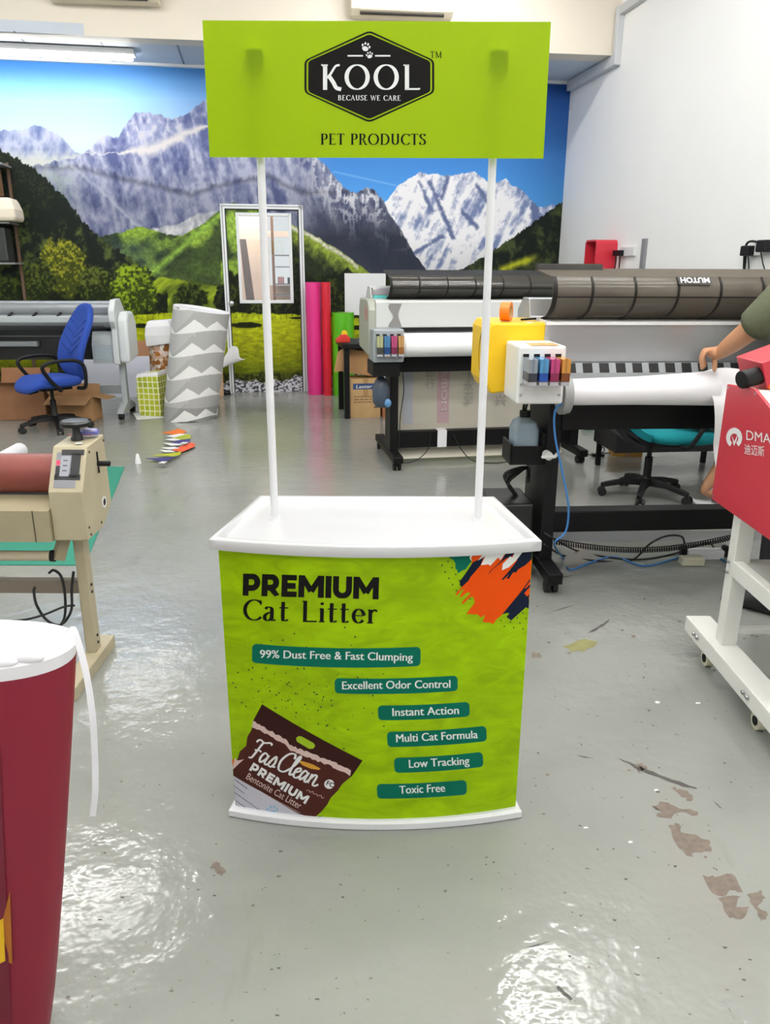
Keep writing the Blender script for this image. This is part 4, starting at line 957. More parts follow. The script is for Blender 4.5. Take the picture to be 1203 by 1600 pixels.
q.m = 2; rn = random.Random(4)
for k in range(3):
    x = -0.12
    while x < 0.08: w_ = rn.uniform(.02, .05); q.span((x, -0.1516, 0.215 - k * 0.028), (x + w_, -0.151, 0.223 - k * 0.028)); x += w_ + .008
q.span((0.085, -0.1516, 0.10), (0.125, -0.151, 0.113))
q.build('printed_label', [mat('blue_label', (44, 72, 116), 0.5), print_white, mat('brown_ink', (88, 66, 42), 0.6)], t, smooth=0, recalc=False)
t = carton('crushed open cardboard box tilted on top of the printed box', (bx.x - 0.02, bx.y + 0.29, 0.412), (0.36, 0.28, 0.24), THETA, cardboard, rot=RY(R(9)) @ RX(R(3)))
t.location.z = 0.447
q = MB(); q.add([(-0.18, -0.14, 0.26), (-0.19, -0.14, 0.03), (-0.27, -0.13, 0.02), (-0.23, -0.12, 0.22)], [(0, 1, 2, 3)]); q.build('flap', cardboard, t, smooth=0)
q = MB(); q.add([(0.15, -0.15, 0.19), (0.25, -0.19, 0.18), (0.24, -0.22, 0.06), (0.17, -0.2, 0.02)], [(0, 1, 2, 3)]); q.build('flap', cardboard, t, smooth=0)
c_ = gp(597, 655); carton('narrow reddish brown carton standing between printed box and printer stand', (c_.x + 0.075, c_.y + 0.2, 0), (0.17, 0.22, 0.38), THETA, mat('red_cardboard', (166, 106, 66), 0.85))
# things on the table
T0 = yp(535, 535, 8.0)
t = thing('tape_dispenser', 'small red tape dispenser with a yellow top on the black table', 'tape dispenser', (T0.x, 8.02, tz), THETA)
q = MB(); q.prism([(-0.07, 0), (0.075, 0), (0.075, 0.05), (0.03, 0.085), (-0.02, 0.075), (-0.07, 0.03)], -0.03, 0.03, 'y'); q.build('body', mat('dispenser_red', (196, 52, 40), 0.4), t, smooth=0, bevel=0.006)
q = MB(); q.cyl((0.02, -0.02, 0.09), (0.02, 0.02, 0.09), 0.03); q.build('tape_roll', mat('tape_yellow', (228, 192, 30), 0.4), t)
b_ = Vector((T0.x + 0.26, 8.05, tz)); q = MB()
for k in range(5): q.tube([(b_.x + rnd.uniform(-.1, .1), b_.y + rnd.uniform(-.08, .08), b_.z + 0.012 + .008 * k) for _ in range(5)], 0.006, 6)
tag(q.build('loose_cable', mat('grey_cable', (120, 124, 128), 0.5)), 'tangle of grey cable on the black table', 'cable')

# ------------------------------------------------------------------ grey wide-format printer on its stand, by the chair
grey_body = mat('printer_grey', (176, 182, 184), 0.4); grey_dark = mat('printer_mid_grey', (122, 126, 130), 0.45); grey_light = mat('printer_light_grey', (214, 218, 218), 0.4)
LPX, LPY = -2.62, 8.03
LP = thing('wide_format_printer', 'grey wide-format printer on a grey stand behind the blue office chair', 'printer', (LPX, LPY, 0), R(4))
Wd = 1.75
q = MB(); q.prism([(-0.16, 0.93), (-0.20, 0.965), (-0.20, 1.02), (-0.08, 1.03), (0.20, 1.06), (0.24, 0.6), (0.06, 0.58), (0.02, 0.88)], -Wd, -0.13, 'x'); q.build('body', grey_body, LP, smooth=30, bevel=0.006)
q = MB(); q.cyl((-Wd, -0.02, 1.09), (-0.13, -0.02, 1.09), 0.075, n=28); q.build('roll_cover', mat('cover_silver', (150, 154, 158), 0.3, 0.4), LP)
for k in range(7):
    q = MB(); x = -0.40 - k * 0.235; q.bar((x, -0.175, 1.025), (x, -0.08, 1.05), 0.022, 0.012); q.build('cover_latch', black_plastic, LP, smooth=0)
q = MB(); q.add([(-Wd, -0.16, 0.93), (-0.2, -0.16, 0.93), (-0.22, 0.0, 0.87), (-Wd, 0.0, 0.87)], [(0, 1, 2, 3)]); q.build('slope_panel', grey_dark, LP, smooth=0)
q = MB(); q.span((-Wd, -0.0, 0.58), (-0.2, 0.05, 0.88)); q.build('cavity', mat('cavity_black', (14, 14, 15), 0.5), LP, smooth=0)
q = MB(); q.span((-Wd, -0.03, 0.81), (-0.2, -0.005, 0.825)); q.build('guide_rail', mat('rail_dark', (62, 64, 66), 0.4), LP, smooth=0)
q = MB(); q.span((-1.40, -0.09, 0.72), (-0.9, -0.02, 0.77)); q.build('carriage', grey_dark, LP, smooth=0, bevel=0.006)
q = MB(); q.prism([(-0.19, 0.55), (-0.20, 0.70), (-0.17, 0.90), (-0.235, 0.97), (-0.225, 1.08), (-0.12, 1.18), (0.06, 1.185), (0.2, 1.06), (0.22, 0.6), (0.0, 0.53)], -0.135, -0.075, 'x'); q.build('side_plate', grey_light, LP, smooth=30, bevel=0.012, seg=3)
q = MB(); q.prism([(-0.19, 0.56), (-0.19, 0.80), (-0.16, 1.0), (-0.08, 1.06), (0.1, 1.06), (0.2, 0.95), (0.2, 0.6)], -0.075, 0.03, 'x'); q.build('end_cap', grey_light, LP, smooth=30, bevel=0.03, seg=4)
q = MB(); q.prism([(-0.17, 0.56), (-0.17, 0.74), (-0.10, 0.87), (0.06, 0.87), (0.06, 0.56)], -0.34, -0.13, 'x'); q.m = 1; q.span((-0.315, -0.172, 0.60), (-0.15, -0.169, 0.73)); q.build('control_box', [grey_body, mat('panel_blue_grey', (176, 190, 196), 0.4)], LP, smooth=0, bevel=0.006)
q = MB(); q.prism([(-0.17, 0.53), (-0.18, 0.80), (-0.08, 0.88), (0.06, 0.88), (0.06, 0.53)], -Wd - 0.02, -1.47, 'x'); q.build('ink_box', grey_body, LP, smooth=0, bevel=0.01)
for xx in (-0.10, -1.55):
    q = MB(); q.prism([(-0.045, 0.1), (0.045, 0.1), (0.035, 0.56), (-0.035, 0.56)], xx - 0.028, xx + 0.028, 'x'); q.build('stand_leg', grey_body, LP, smooth=0, bevel=0.004)
    q = MB(); q.prism([(-0.27, 0.06), (0.27, 0.06), (0.22, 0.10), (0.07, 0.15), (-0.07, 0.15), (-0.22, 0.10)], xx - 0.035, xx + 0.035, 'x'); ft = q.build('stand_foot', grey_body, LP, smooth=0, bevel=0.004)
    for yy in (-0.23, 0.23):
        q = MB(); q.cyl((xx - 0.025, yy, 0.032), (xx + 0.025, yy, 0.032), 0.032, n=20); q.build('caster', rubber, ft)
q = MB(); q.span((-1.53, -0.02, 0.23), (-0.12, 0.02, 0.31)); q.build('crossbar', mat('bar_grey', (140, 144, 146), 0.45), LP, smooth=0)
# boards leaning on the wall behind the printer
p = gp(240, 612); q = rmT(MB()); a1_, _ = wp(236, 580); a0_, _ = wp(120, 580)
q.add([(a0_, -0.16, 0), (a1_, -0.16, 0), (a1_, -0.02, wp(236, 556)[1]), (a0_, -0.02, wp(236, 556)[1]), (a0_, -0.17, 0), (a1_, -0.17, 0), (a1_, -0.03, wp(236, 556)[1]), (a0_, -0.03, wp(236, 556)[1])], [(0, 1, 2, 3), (7, 6, 5, 4), (0, 4, 5, 1), (1, 5, 6, 2), (2, 6, 7, 3), (3, 7, 4, 0)])
tag(q.build('foam_board', mat('pale_board', (206, 208, 222), 0.6), smooth=0), 'pale lavender foam board leaning on the mural under the grey printer', 'board')
q = rmT(MB()); q.span((wp(200, 545)[0], -0.018, 0.0), (wp(237, 545)[0], -0.004, wp(236, 532)[1])); tag(q.build('cardboard_sheet', mat('tan_sheet', (178, 130, 98), 0.85), smooth=0), 'tan cardboard sheet standing behind the pale foam board', 'board')
# open cartons on the floor behind the chair
def open_box(label, c, d, rz, m, fl):
    t = thing('cardboard_box', label, 'box', c, rz)
    q = MB(); th = 0.006; x, y, z_ = d[0] / 2, d[1] / 2, d[2]
    q.span((-x, -y, 0), (x, -y + th, z_)); q.span((-x, y - th, 0), (x, y, z_)); q.span((-x, -y + th, 0), (-x + th, y - th, z_)); q.span((x - th, -y + th, 0), (x, y - th, z_)); q.span((-x, -y, 0), (x, y, th)); q.build('carton_body', m, t, smooth=0)
    for side, ang, ln in fl:
        q = MB()
        if side == 'f': q.bar((0, -y, z_), (0, -y - ln * cos(ang), z_ + ln * sin(ang)), d[0] * .98, th)
        elif side == 'b': q.bar((0, y, z_), (0, y + ln * cos(ang), z_ + ln * sin(ang)), d[0] * .98, th)
        elif side == 'l': q.bar((-x, 0, z_), (-x - ln * cos(ang), 0, z_ + ln * sin(ang)), d[1] * .98, th)
        else: q.bar((x, 0, z_), (x + ln * cos(ang), 0, z_ + ln * sin(ang)), d[1] * .98, th)
        q.build('flap', m, t, smooth=0)
    return t
g = gp(40, 660); open_box('open brown cardboard box on the floor under the blue chair seat', (g.x - 0.08, 7.80, 0), (0.5, 0.2, 0.36), R(2), mat('box_brown', (150, 106, 74), 0.85, var=.08), (('f', R(20), .12), ('b', R(70), .15), ('l', R(40), .15)))
g = gp(118, 655); open_box('low open cardboard carton with pale flaps near the printer leg', (g.x + 0.02, 7.80, 0), (0.44, 0.2, 0.25), R(-4), cardboard, (('f', R(-20), .18), ('r', R(-10), .16), ('b', R(85), .10), ('l', R(60), .07)))
g = gp(-8, 650); open_box('brown cardboard box half hidden behind the other open box', (g.x - 0.42, 7.80, 0), (0.36, 0.24, 0.44), R(3), cardboard_pale, (('f', R(30), .14), ('r', R(30), .14)))

# storage rack at the picture edge
bx_ = yp(0, 400, 8.75)
RK = thing('storage_rack', 'dark metal storage rack against the mural near the grey printer', 'rack', (bx_.x - 0.5, 8.75, 0), THETA)
xr = yp(20, 400, 8.75).x - RK.location.x - 0.04
zt = lambda v: yp(5, v, 8.75).z
for sx in (-0.7, xr - 0.03):
    for sy in ((0.0, 0.31) if sx < 0 and sx == -0.7 else (0.31,)):
        q = MB(); q.span((sx, sy, 0), (sx + 0.03, sy + 0.03, zt(246))); q.build('post', mat('rack_brown', (96, 74, 56), 0.6), RK, smooth=0)
for v in (410, 345.5, 252):
    q = MB(); q.span((-0.7, -0.02, zt(v) - 0.02), (xr + 0.02, 0.34, zt(v))); q.build('shelf_board', mat('rack_grey', (128, 130, 130) if v == 410 else (90, 76, 62), 0.5), RK, smooth=0)
q = MB(); q.span((-0.6, 0.02, 0), (xr - 0.05, 0.28, zt(350) - zt(410) - 0.03)); o = q.build('storage_bin', mat('bin_dark', (44, 48, 46), 0.5), smooth=0, bevel=0.02); o.location = (RK.location.x, RK.location.y, zt(410) + .003); o.rotation_euler = (0, 0, THETA)
tag(o, 'dark plastic bin on the rack shelf below the cream sack', 'bin')
q = MB(); xs = xr + 0.10
q.loft([[(-0.6 + 0.05 * k, -0.05 + 0.02 * sin(3 * k), 0) if False else p_ for p_ in [(x_, y_ * (1 + .05 * sin(5 * x_)), z_) for x_, y_, z_ in ((-0.62, -0.06 * s_, 0.0), (xs * s_, -0.08 * s_, 0.0), (xs * s_, 0.24, 0.0), (-0.62, 0.24, 0))]] and [(-0.6, -0.08 * s_, zz), (xs - 0.06 + 0.06 * s_, -0.08 * s_, zz), (xs - 0.06 + 0.06 * s_, 0.26, zz), (-0.6, 0.26, zz)] for zz, s_, k in ((0.0, .9, 0), (0.04, 1.15, 1), (0.12, 1.1, 2), (0.2, 0.6, 3), (0.24, 0.2, 4))])
o = q.build('cream_sack', mat('sack_cream', (236, 224, 204), 0.8), smooth=0, bevel=0.02); o.location = (RK.location.x, RK.location.y, zt(345.5) + .003); o.rotation_euler = (0, 0, THETA)
tag(o, 'plump cream sack lying on the rack shelf', 'sack')
q = MB(); q.span((-0.5, 0.02, 0), (xr - 0.07, 0.26, zt(258) - zt(303))); o = q.build('brown_carton', mat('brown_bundle', (124, 92, 62), 0.8, var=.2), smooth=0, bevel=0.01); o.location = (RK.location.x, RK.location.y, zt(345.5) + 0.24); o.rotation_euler = (0, 0, THETA)
o.location.z = zt(303); tag(o, 'brown carton on the cream sack under the top rack shelf', 'box')

# ------------------------------------------------------------------ office chairs
def chair_base(t, rad=0.31, a0=0.3, z_gas=0.40, m=black_plastic):
    q = MB(); q.lathe([(0.0, 0.085), (0.045, 0.085), (0.045, 0.13), (0.028, 0.15), (0.026, 0.28), (0.016, 0.285), (0.016, z_gas), (0, z_gas)]); q.build('gas_lift', m, t)
    for k in range(5):
        a = a0 + k * 2 * pi / 5; d = Vector((cos(a), sin(a), 0)); s = Vector((-sin(a), cos(a), 0))
        q = MB(); rings = []
        for tt, w_, h0, h1 in ((0.03, 0.032, 0.085, 0.135), (0.5, 0.026, 0.088, 0.122), (0.9, 0.02, 0.062, 0.095), (1.0, 0.016, 0.06, 0.085)):
            c = d * (rad * tt); rings.append([c - s * w_ + Vector((0, 0, h0)), c + s * w_ + Vector((0, 0, h0)), c + s * w_ * .7 + Vector((0, 0, h1)), c - s * w_ * .7 + Vector((0, 0, h1))])
        q.loft(rings); lg = q.build('base_arm', m, t, smooth=30, bevel=0.004)
        c = d * (rad * 0.97) + s * 0.012
        q = MB()
        for o_ in (-0.028, 0.012): q.cyl(c + s * o_ + Vector((0, 0, 0.029)), c + s * (o_ + 0.016) + Vector((0, 0, 0.029)), 0.029, n=18)
        q.box(c + Vector((0, 0, 0.045)), (0.03, 0.03, 0.03)); q.build('caster', rubber, lg)
fabric_blue = mat('blue_fabric', (34, 70, 158), 0.9, var=0.06, scale=120, bump=0.15, bscale=300)
cc = Vector((-3.17, 7.29, 0))
BC = thing('office_chair', 'blue high-back office chair with black arms in front of the grey printer', 'chair', cc, R(-46))
chair_base(BC, 0.31, R(46) + 0.15, 0.40)
q = MB(); q.box((0, 0.02, 0.395), (0.2, 0.26, 0.03)); q.cyl((0.0, -0.12, 0.385), (0.0, -0.2, 0.37), 0.022); q.build('tilt_mechanism', black_plastic, BC, smooth=30)
def pad(fn, nu, nv): q = MB(); return q
def superpad(q, c, hx, hyv, hz, p=3.2, n=32, m=10, warp=None):
    rings = []
    for j in range(m + 1):
        ph = -pi / 2 + pi * j / m; cz = math.copysign(abs(sin(ph)) ** 0.7, sin(ph)) * hz; rr_ = max(abs(cos(ph)), 1e-3) ** 0.35
        ring_ = []
        for i in range(n):
            a = 2 * pi * i / n; x = math.copysign(abs(cos(a)) ** (2 / p), cos(a)) * hx * rr_; y = math.copysign(abs(sin(a)) ** (2 / p), sin(a)) * hyv * rr_
            v_ = Vector((x, y, cz)); 
            if warp: v_ = warp(v_)
            ring_.append(Vector(c) + v_)
        rings.append(ring_)
    q.loft(rings)
q = MB(); superpad(q, (0, -0.02, 0.455), 0.25, 0.26, 0.05, warp=lambda v: Vector((v.x, v.y, v.z - 0.05 * max(0, -(v.y + 0.14)) / 0.1 + 0.012 * (abs(v.x) / .25) ** 2))); q.build('seat', fabric_blue, BC, smooth=60)
def backpad(v):
    k = (v.y + 0.36) / 0.72
    w_ = 0.88 + 0.16 * sin(pi * min(k * 1.15, 1)) - 0.14 * max(0, k - .75) / .25
    return Vector((v.x * w_, 0.0 + 0.05 * sin(k * pi * 1.6) * -1 + 0.10 * k + (v.z) + 0.05 * (v.x / .24) ** 2 * -1, v.y))
q = MB(); superpad(q, (0, 0.26, 0.80), 0.235, 0.36, 0.04, warp=backpad); bk = q.build('backrest', fabric_blue, BC, smooth=60)
q = MB()
for k in range(4):
    zc_ = 0.70 + k * 0.075; pts = []
    for s_ in range(9):
        x = -0.17 + 0.34 * s_ / 8; kk = (zc_ - 0.80 + 0.36 + 0.09 * abs(x) / .17) / 0.72; y = 0.26 - 0.05 * sin(kk * pi * 1.6) + 0.10 * kk - 0.05 * (x / .24) ** 2 - 0.0415
        pts.append((x, y, zc_ + 0.09 * abs(x) / 0.17))
    q.tube(pts, 0.0035, 6, 2)
q.build('stitching', mat('blue_seam', (22, 48, 122), 0.9), bk)
BC.scale = (1.06, 1.06, 1.0)
for s_ in (-1, 1):
    q = MB(); q.tube([(s_ * 0.20, 0.16, 0.40), (s_ * 0.27, 0.20, 0.42), (s_ * 0.285, 0.20, 0.60), (s_ * 0.285, 0.12, 0.665), (s_ * 0.29, -0.08, 0.665), (s_ * 0.285, -0.16, 0.62), (s_ * 0.275, -0.10, 0.50), (s_ * 0.26, -0.02, 0.41), (s_ * 0.20, 0.0, 0.395)], 0.017, 10, 6); q.build('armrest', black_plastic, BC)

# ------------------------------------------------------------------ tall patterned roll, bags, paper, pennants
def attr_mat(name, rough=0.55):
    m = bpy.data.materials.new(name); m.use_nodes = True; n_ = m.node_tree
    v_ = n_.nodes.new('ShaderNodeVertexColor'); v_.layer_name = 'print'; n_.links.new(v_.outputs['Color'], n_.nodes['Principled BSDF'].inputs['Base Color']); n_.nodes['Principled BSDF'].inputs['Roughness'].default_value = rough; return m
rb = gp(292, 656)
PR = thing('patterned_roll', 'tall leaning roll wrapped in grey and white zigzag printed paper', 'roll', (rb.x, rb.y + 0.12, 0), 0)
rad, hgt, lean = 0.272, 1.045, 0.20
NU, NV = 300, 230; vs = []; cols = []
zx = np.array([-.6, -.38, -.20, -0.02, .16, .36, .50, .62, .72, .86, 1.0, 1.3]); zy = np.array([.3, .06, .5, .42, .02, .30, .56, .34, .12, .40, .06, .4])
for j in range(NV + 1):
    z_ = hgt * j / NV
    for i in range(NU):
        th = 2 * pi * i / NU; x_, y_ = cos(th), sin(th)
        cr_ = (0.03 * max(0, 1 - z_ / 0.2)) * sin(5 * th + 9 * z_) + 0.006 * sin(3 * th + 5 * z_)
        r_ = rad * (1 + cr_)
        top_t = 0.045 * (1 - x_) * (j / NV)
        vs.append((x_ * r_ + lean * z_ / hgt, y_ * r_, z_ + top_t + (0.012 * max(0, sin(4 * th + 1)) if j == 0 else 0)))
        s_ = (1 - (-x_)) / 2 if y_ < 0 else 1.0 + (1 - x_) / 2 * 0.3
        s_ = (x_ + 1) / 2 if y_ < 0 else -0.6 + (1 - x_) / 2 * 0.6
        zz = z_ + 0.02 * sin(th * 2) - 0.03 * x_
        tt = (zz / 0.212) % 1.0
        g_ = np.interp(s_, zx, zy)
        if tt > g_ + 0.0: c = 186 if (tt - g_) > 0.35 * (1 - abs(2 * s_ - 1)) and s_ < .55 else 172
        else: c = 236
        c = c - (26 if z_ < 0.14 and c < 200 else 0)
        cols.append(((lin(c)), lin(c), lin(c - 2), 1))
fs = [(j * NU + i, j * NU + (i + 1) % NU, (j + 1) * NU + (i + 1) % NU, (j + 1) * NU + i) for j in range(NV) for i in range(NU)]
me = bpy.data.meshes.new('printed_wrap'); me.from_pydata(vs, [], fs); at = me.color_attributes.new('print', 'FLOAT_COLOR', 'POINT'); at.data.foreach_set('color', [x for c in cols for x in c])
me.materials.append(attr_mat('zigzag_print')); me.shade_smooth(); o = bpy.data.objects.new('printed_wrap', me); COL.objects.link(o); o.parent = PR
q = MB(); n_ = 48
rg = lambda r_, dz: [(cos(2 * pi * i / n_) * r_ + lean, sin(2 * pi * i / n_) * r_, hgt + 0.045 * (1 - cos(2 * pi * i / n_)) + dz) for i in range(n_)]
q.loft([rg(rad, 0.0), rg(rad * 0.99, 0.006), rg(rad * 0.9, 0.004), rg(rad * 0.86, -0.008)], True, (False, True)); q.build('white_top', paper_white, PR, smooth=50)

pl = bpy.data.materials.new('lime_check'); pl.use_nodes = True; nt = pl.node_tree; br = nt.nodes.new('ShaderNodeTexBrick'); br.offset = 0; br.inputs['Color1'].default_value = S(184, 190, 40); br.inputs['Color2'].default_value = S(160, 172, 30); br.inputs['Mortar'].default_value = S(228, 230, 190)
br.inputs['Scale'].default_value = 1; br.inputs['Mortar Size'].default_value = 0.006; br.inputs['Brick Width'].default_value = 0.055; br.inputs['Row Height'].default_value = 0.06
tcn = nt.nodes.new('ShaderNodeTexCoord'); sx_ = nt.nodes.new('ShaderNodeSeparateXYZ'); cx_ = nt.nodes.new('ShaderNodeCombineXYZ'); nt.links.new(tcn.outputs['Object'], sx_.inputs[0])
ad_ = nt.nodes.new('ShaderNodeMath'); nt.links.new(sx_.outputs['X'], ad_.inputs[0]); nt.links.new(sx_.outputs['Y'], ad_.inputs[1]); nt.links.new(ad_.outputs[0], cx_.inputs['X']); nt.links.new(sx_.outputs['Z'], cx_.inputs['Y']); nt.links.new(cx_.outputs[0], br.inputs['Vector']); nt.links.new(br.outputs['Color'], nt.nodes['Principled BSDF'].inputs['Base Color']); nt.nodes['Principled BSDF'].inputs['Roughness'].default_value = 0.4
g = gp(243, 654)
PB = thing('shopping_bag', 'lime green checked carrier bag standing beside the zigzag roll', 'bag', (g.x - 0.07, g.y + 0.22, 0), R(-10))
q = MB(); q.loft([[(-.12 * k, -.12 * k, z_), (.13 * k, -.12 * k, z_ + dz), (.13 * k, .12 * k, z_ + dz), (-.12 * k, .12 * k, z_)] for z_, k, dz in ((0, .9, 0), (.05, 1.0, 0), (.25, 1.03, 0.01), (.40, 0.98, .03))], True, (True, False)); q.build('bag_body', pl, PB, smooth=0, bevel=0.012)
q = MB(); q.loft([[(-.118 * k, -.118 * k, z_), (.127 * k, -.118 * k, z_ + .03), (.127 * k, .118 * k, z_ + .03), (-.118 * k, .118 * k, z_)] for z_, k in ((.40, 1.0), (.44, 0.9), (.40, .6))], True, (False, True)); q.m = 1; q.box((0.02, -0.02, 0.43), (0.18, 0.10, 0.05), RY(R(-12))); q.build('bag_lining', [paper_white, mat('lime_fold', (170, 178, 30), 0.5)], PB, smooth=0, bevel=0.008)
g = Vector((PB.location.x + 0.03, PB.location.y + 0.36, 0))
SB = thing('plastic_sack', 'clear sack with golden brown chips and a white top behind the checked bag', 'sack', g, 0)
zt_ = yp(245, 500, g.y).z
q = MB(); q.loft([[( .13 * k * cos(2 * pi * i / 20) * (1 + .06 * sin(3 * i)), .12 * k * sin(2 * pi * i / 20), z_) for i in range(20)] for z_, k in ((0, .8), (.08, 1.0), (.45, 1.02), (.66, .98), (.74, .85))]); 
brn = bpy.data.materials.new('golden_chips'); brn.use_nodes = True; nt = brn.node_tree; vv = nt.nodes.new('ShaderNodeTexVoronoi'); vv.inputs['Scale'].default_value = 22; rp = nt.nodes.new('ShaderNodeValToRGB')
for e_, (p_, c_) in zip([rp.color_ramp.elements[0], rp.color_ramp.elements[1], rp.color_ramp.elements.new(0.5)], ((0.1, S(96, 52, 20)), (0.9, S(206, 160, 92)), (0.5, S(168, 108, 40)))): e_.position = p_; e_.color = c_
tcn = nt.nodes.new('ShaderNodeTexCoord'); nt.links.new(tcn.outputs['Object'], vv.inputs['Vector']); nt.links.new(vv.outputs['Color'], rp.inputs[0]); nt.links.new(rp.outputs[0], nt.nodes['Principled BSDF'].inputs['Base Color']); nt.nodes['Principled BSDF'].inputs['Roughness'].default_value = 0.3
q.build('contents', brn, SB, smooth=50)
q = MB(); q.loft([[(x * k, y * k, z_ + dz * sin(3 * x * 20)) for x, y in ((-.13, -.12), (.0, -.135), (.14, -.12), (.15, .0), (.14, .12), (-.13, .12), (-.14, 0))] for z_, k, dz in ((.70, 1.02, .02), (.80, 1.06, 0), (zt_ - .06, .98, .01), (zt_, .80, .008))]); q.build('white_wrap', paper_white, SB, smooth=0, bevel=.01)
# white sheet on the floor
q = MB(); P4 = [gp(208, 646), gp(250, 644), gp(256, 653), gp(214, 656)]; q.add([p_ + Vector((0, 0, h_)) for h_ in (0.001, 0.004) for p_ in P4], [(0, 1, 2, 3), (7, 6, 5, 4), (0, 4, 5, 1), (1, 5, 6, 2), (2, 6, 7, 3), (3, 7, 4, 0)]); tag(q.build('floor_sheet', paper_white, smooth=0), 'white sheet lying on the floor in front of the checked bag', 'sheet')
# cardboard tube, paper cone, black shoes behind the roll
g = gp(346, 619); q = MB(); q.pipe((g.x, g.y, 0), (g.x, g.y + 0.02, yp(346, 566, g.y).z), 0.03, 0.024, 20); tag(q.build('cardboard_tube', mat('tube_tan', (196, 162, 128), 0.8)), 'tan cardboard tube standing between the zigzag roll and the door', 'tube')
Yc = g.y; q = MB(); tip = yp(347, 572, Yc); ax_ = (yp(372, 553, Yc) - tip)
xA, yA = basis(ax_); rings = []
for t_, r_ in ((0.0, .035), (.35, .055), (.7, .085), (1.0, .11)):
    rings.append([tip + Vector((0, 0, .012)) + ax_ * (t_ * (1 + .10 * sin(3 * a))) + xA * (r_ * cos(a) * .45) + yA * (r_ * sin(a)) for a in [2 * pi * i / 24 for i in range(24)]])
inner_ = [[p_ * .97 + (tip + ax_ * t_) * .03 for p_ in r_] for r_, t_ in zip(rings, (0, .35, .7, 1.0))]
q.loft(rings + [inner_[3], inner_[2], inner_[1]], True, (True, True)); tag(q.build('paper_cone', paper_white, smooth=50), 'flared cone of white paper on the tan tube beside the zigzag roll', 'paper')
def shoe(label, u, v, rz):
    p_ = gp(u, v); t = thing('shoe', label, 'shoe', (p_.x, p_.y, 0), rz, 'black shoes by the door')
    q = MB(); q.loft([[( w_ * cos(a) , y_, max(0.012, h_ * (0.5 + .5 * sin(a)))) for a in [2 * pi * i / 14 for i in range(14)]] for y_, w_, h_ in ((-.13, .02, .03), (-.11, .042, .05), (-.03, .046, .06), (.05, .04, .085), (.11, .036, .09), (.13, .02, .07))]); q.build('upper', mat('shoe_black', (20, 20, 22), 0.5), t, smooth=60)
    q = MB(); q.loft([[( w_ * cos(a), y_, .006 + .006 * sin(a)) for a in [2 * pi * i / 14 for i in range(14)]] for y_, w_ in ((-.135, .02), (-.11, .045), (-.03, .048), (.05, .042), (.13, .03))]); q.build('sole', rubber, t, smooth=60)
shoe('black shoe beside the foot of the zigzag roll', 345, 616, R(70)); shoe('black shoe touching the door frame foot', 360, 610, R(60))
# pennants on the floor
c5 = lambda x, y: (200 + x / 5.925, 470 + y / 5.925)
PEN = [('orange', (228, 116, 34), 'orange pennant nearest the zigzag roll', [(305, 1222), (380, 1212), (470, 1185), (545, 1212), (500, 1240), (440, 1250), (380, 1232)]),
 ('white', (232, 232, 230), 'narrow white pennant lying under the orange one', [(350, 1258), (480, 1235), (560, 1240), (500, 1262), (420, 1270)]),
 ('lime', (164, 174, 40), 'lime pennant between white and navy pennants', [(415, 1278), (545, 1240), (585, 1252), (578, 1285), (480, 1292)]),
 ('white', (232, 232, 230), 'narrow white pennant tip pointing out from under the lime one', [(338, 1296), (420, 1281), (490, 1296), (430, 1306)]),
 ('navy', (58, 54, 124), 'navy pennant with a white patch in the middle of the heap', [(400, 1326), (480, 1300), (575, 1288), (572, 1326), (480, 1332)]),
 ('white', (232, 232, 230), 'white pennant just below the navy pennant', [(325, 1330), (460, 1336), (520, 1350), (400, 1356)]),
 ('coral', (226, 92, 52), 'long coral red pennant folded over with an orange end', [(410, 1400), (470, 1372), (580, 1328), (625, 1338), (615, 1368), (560, 1392), (495, 1418)]),
 ('white', (232, 232, 230), 'white pennant tip beside the coral pennant', [(308, 1380), (430, 1370), (480, 1384), (390, 1396)]),
 ('white', (232, 232, 230), 'lowest white pennant above the yellow-green one', [(292, 1402), (400, 1406), (440, 1420), (350, 1424)]),
 ('lime', (172, 180, 30), 'yellow-green pennant beside the navy pennant nearest the camera', [(215, 1452), (400, 1436), (495, 1420), (485, 1452), (430, 1466), (330, 1460)]),
 ('navy', (50, 46, 110), 'navy pennant with white print nearest the camera', [(160, 1487), (280, 1486), (445, 1466), (390, 1500), (320, 1522), (240, 1502)])]
for i, (nm, rgb_, lb, pts) in enumerate(PEN):
    q = MB(); h0 = 0.002 + 0.0022 * i; n_ = len(pts)
    xs_ = [p_[0] for p_ in pts]; lo_, hi_ = min(xs_), max(xs_)
    P0 = [gp(*c5(*p_), 0.0) + Vector((0, 0, h0 )) for p_ in pts]
    q.add(P0 + [p_ + Vector((0, 0, 0.0015)) for p_ in P0], [tuple(range(n_)), tuple(range(2 * n_ - 1, n_ - 1, -1))] + [(k, (k + 1) % n_, (k + 1) % n_ + n_, k + n_) for k in range(n_)])
    if nm == 'navy':
        q.m = 1; cx_ = sum(p_[0] for p_ in pts) / n_; cy_ = sum(p_[1] for p_ in pts) / n_
        q.add([gp(*c5(cx_ + dx, cy_ + dy), h0 + 0.022) for dx, dy in ((-30, 8), (10, -8), (60, -6), (30, 12))], [(0, 1, 2, 3)])
    tag(q.build('pennant', [mat('pennant_%s_%d' % (nm, i), rgb_, 0.6), print_white], smooth=0), lb, 'pennant', 'pennants on the floor')
g = gp(216, 724); q = MB(); q.lathe([(0.024, 0), (0.022, 0.02), (0.012, 0.07), (0.002, 0.082)], g, n=16); tag(q.build('paper_cone', paper_white), 'tiny white paper cone standing on the floor near the pennants', 'cone')

pl_ = tube_light('lit fluorescent fitting added to brighten the passage behind the door window', RM((xL + xM) / 2 + .2, 0.45, 2.75), 1.2, THETA)  # unseen fitting, added so the view through the door window is brighter
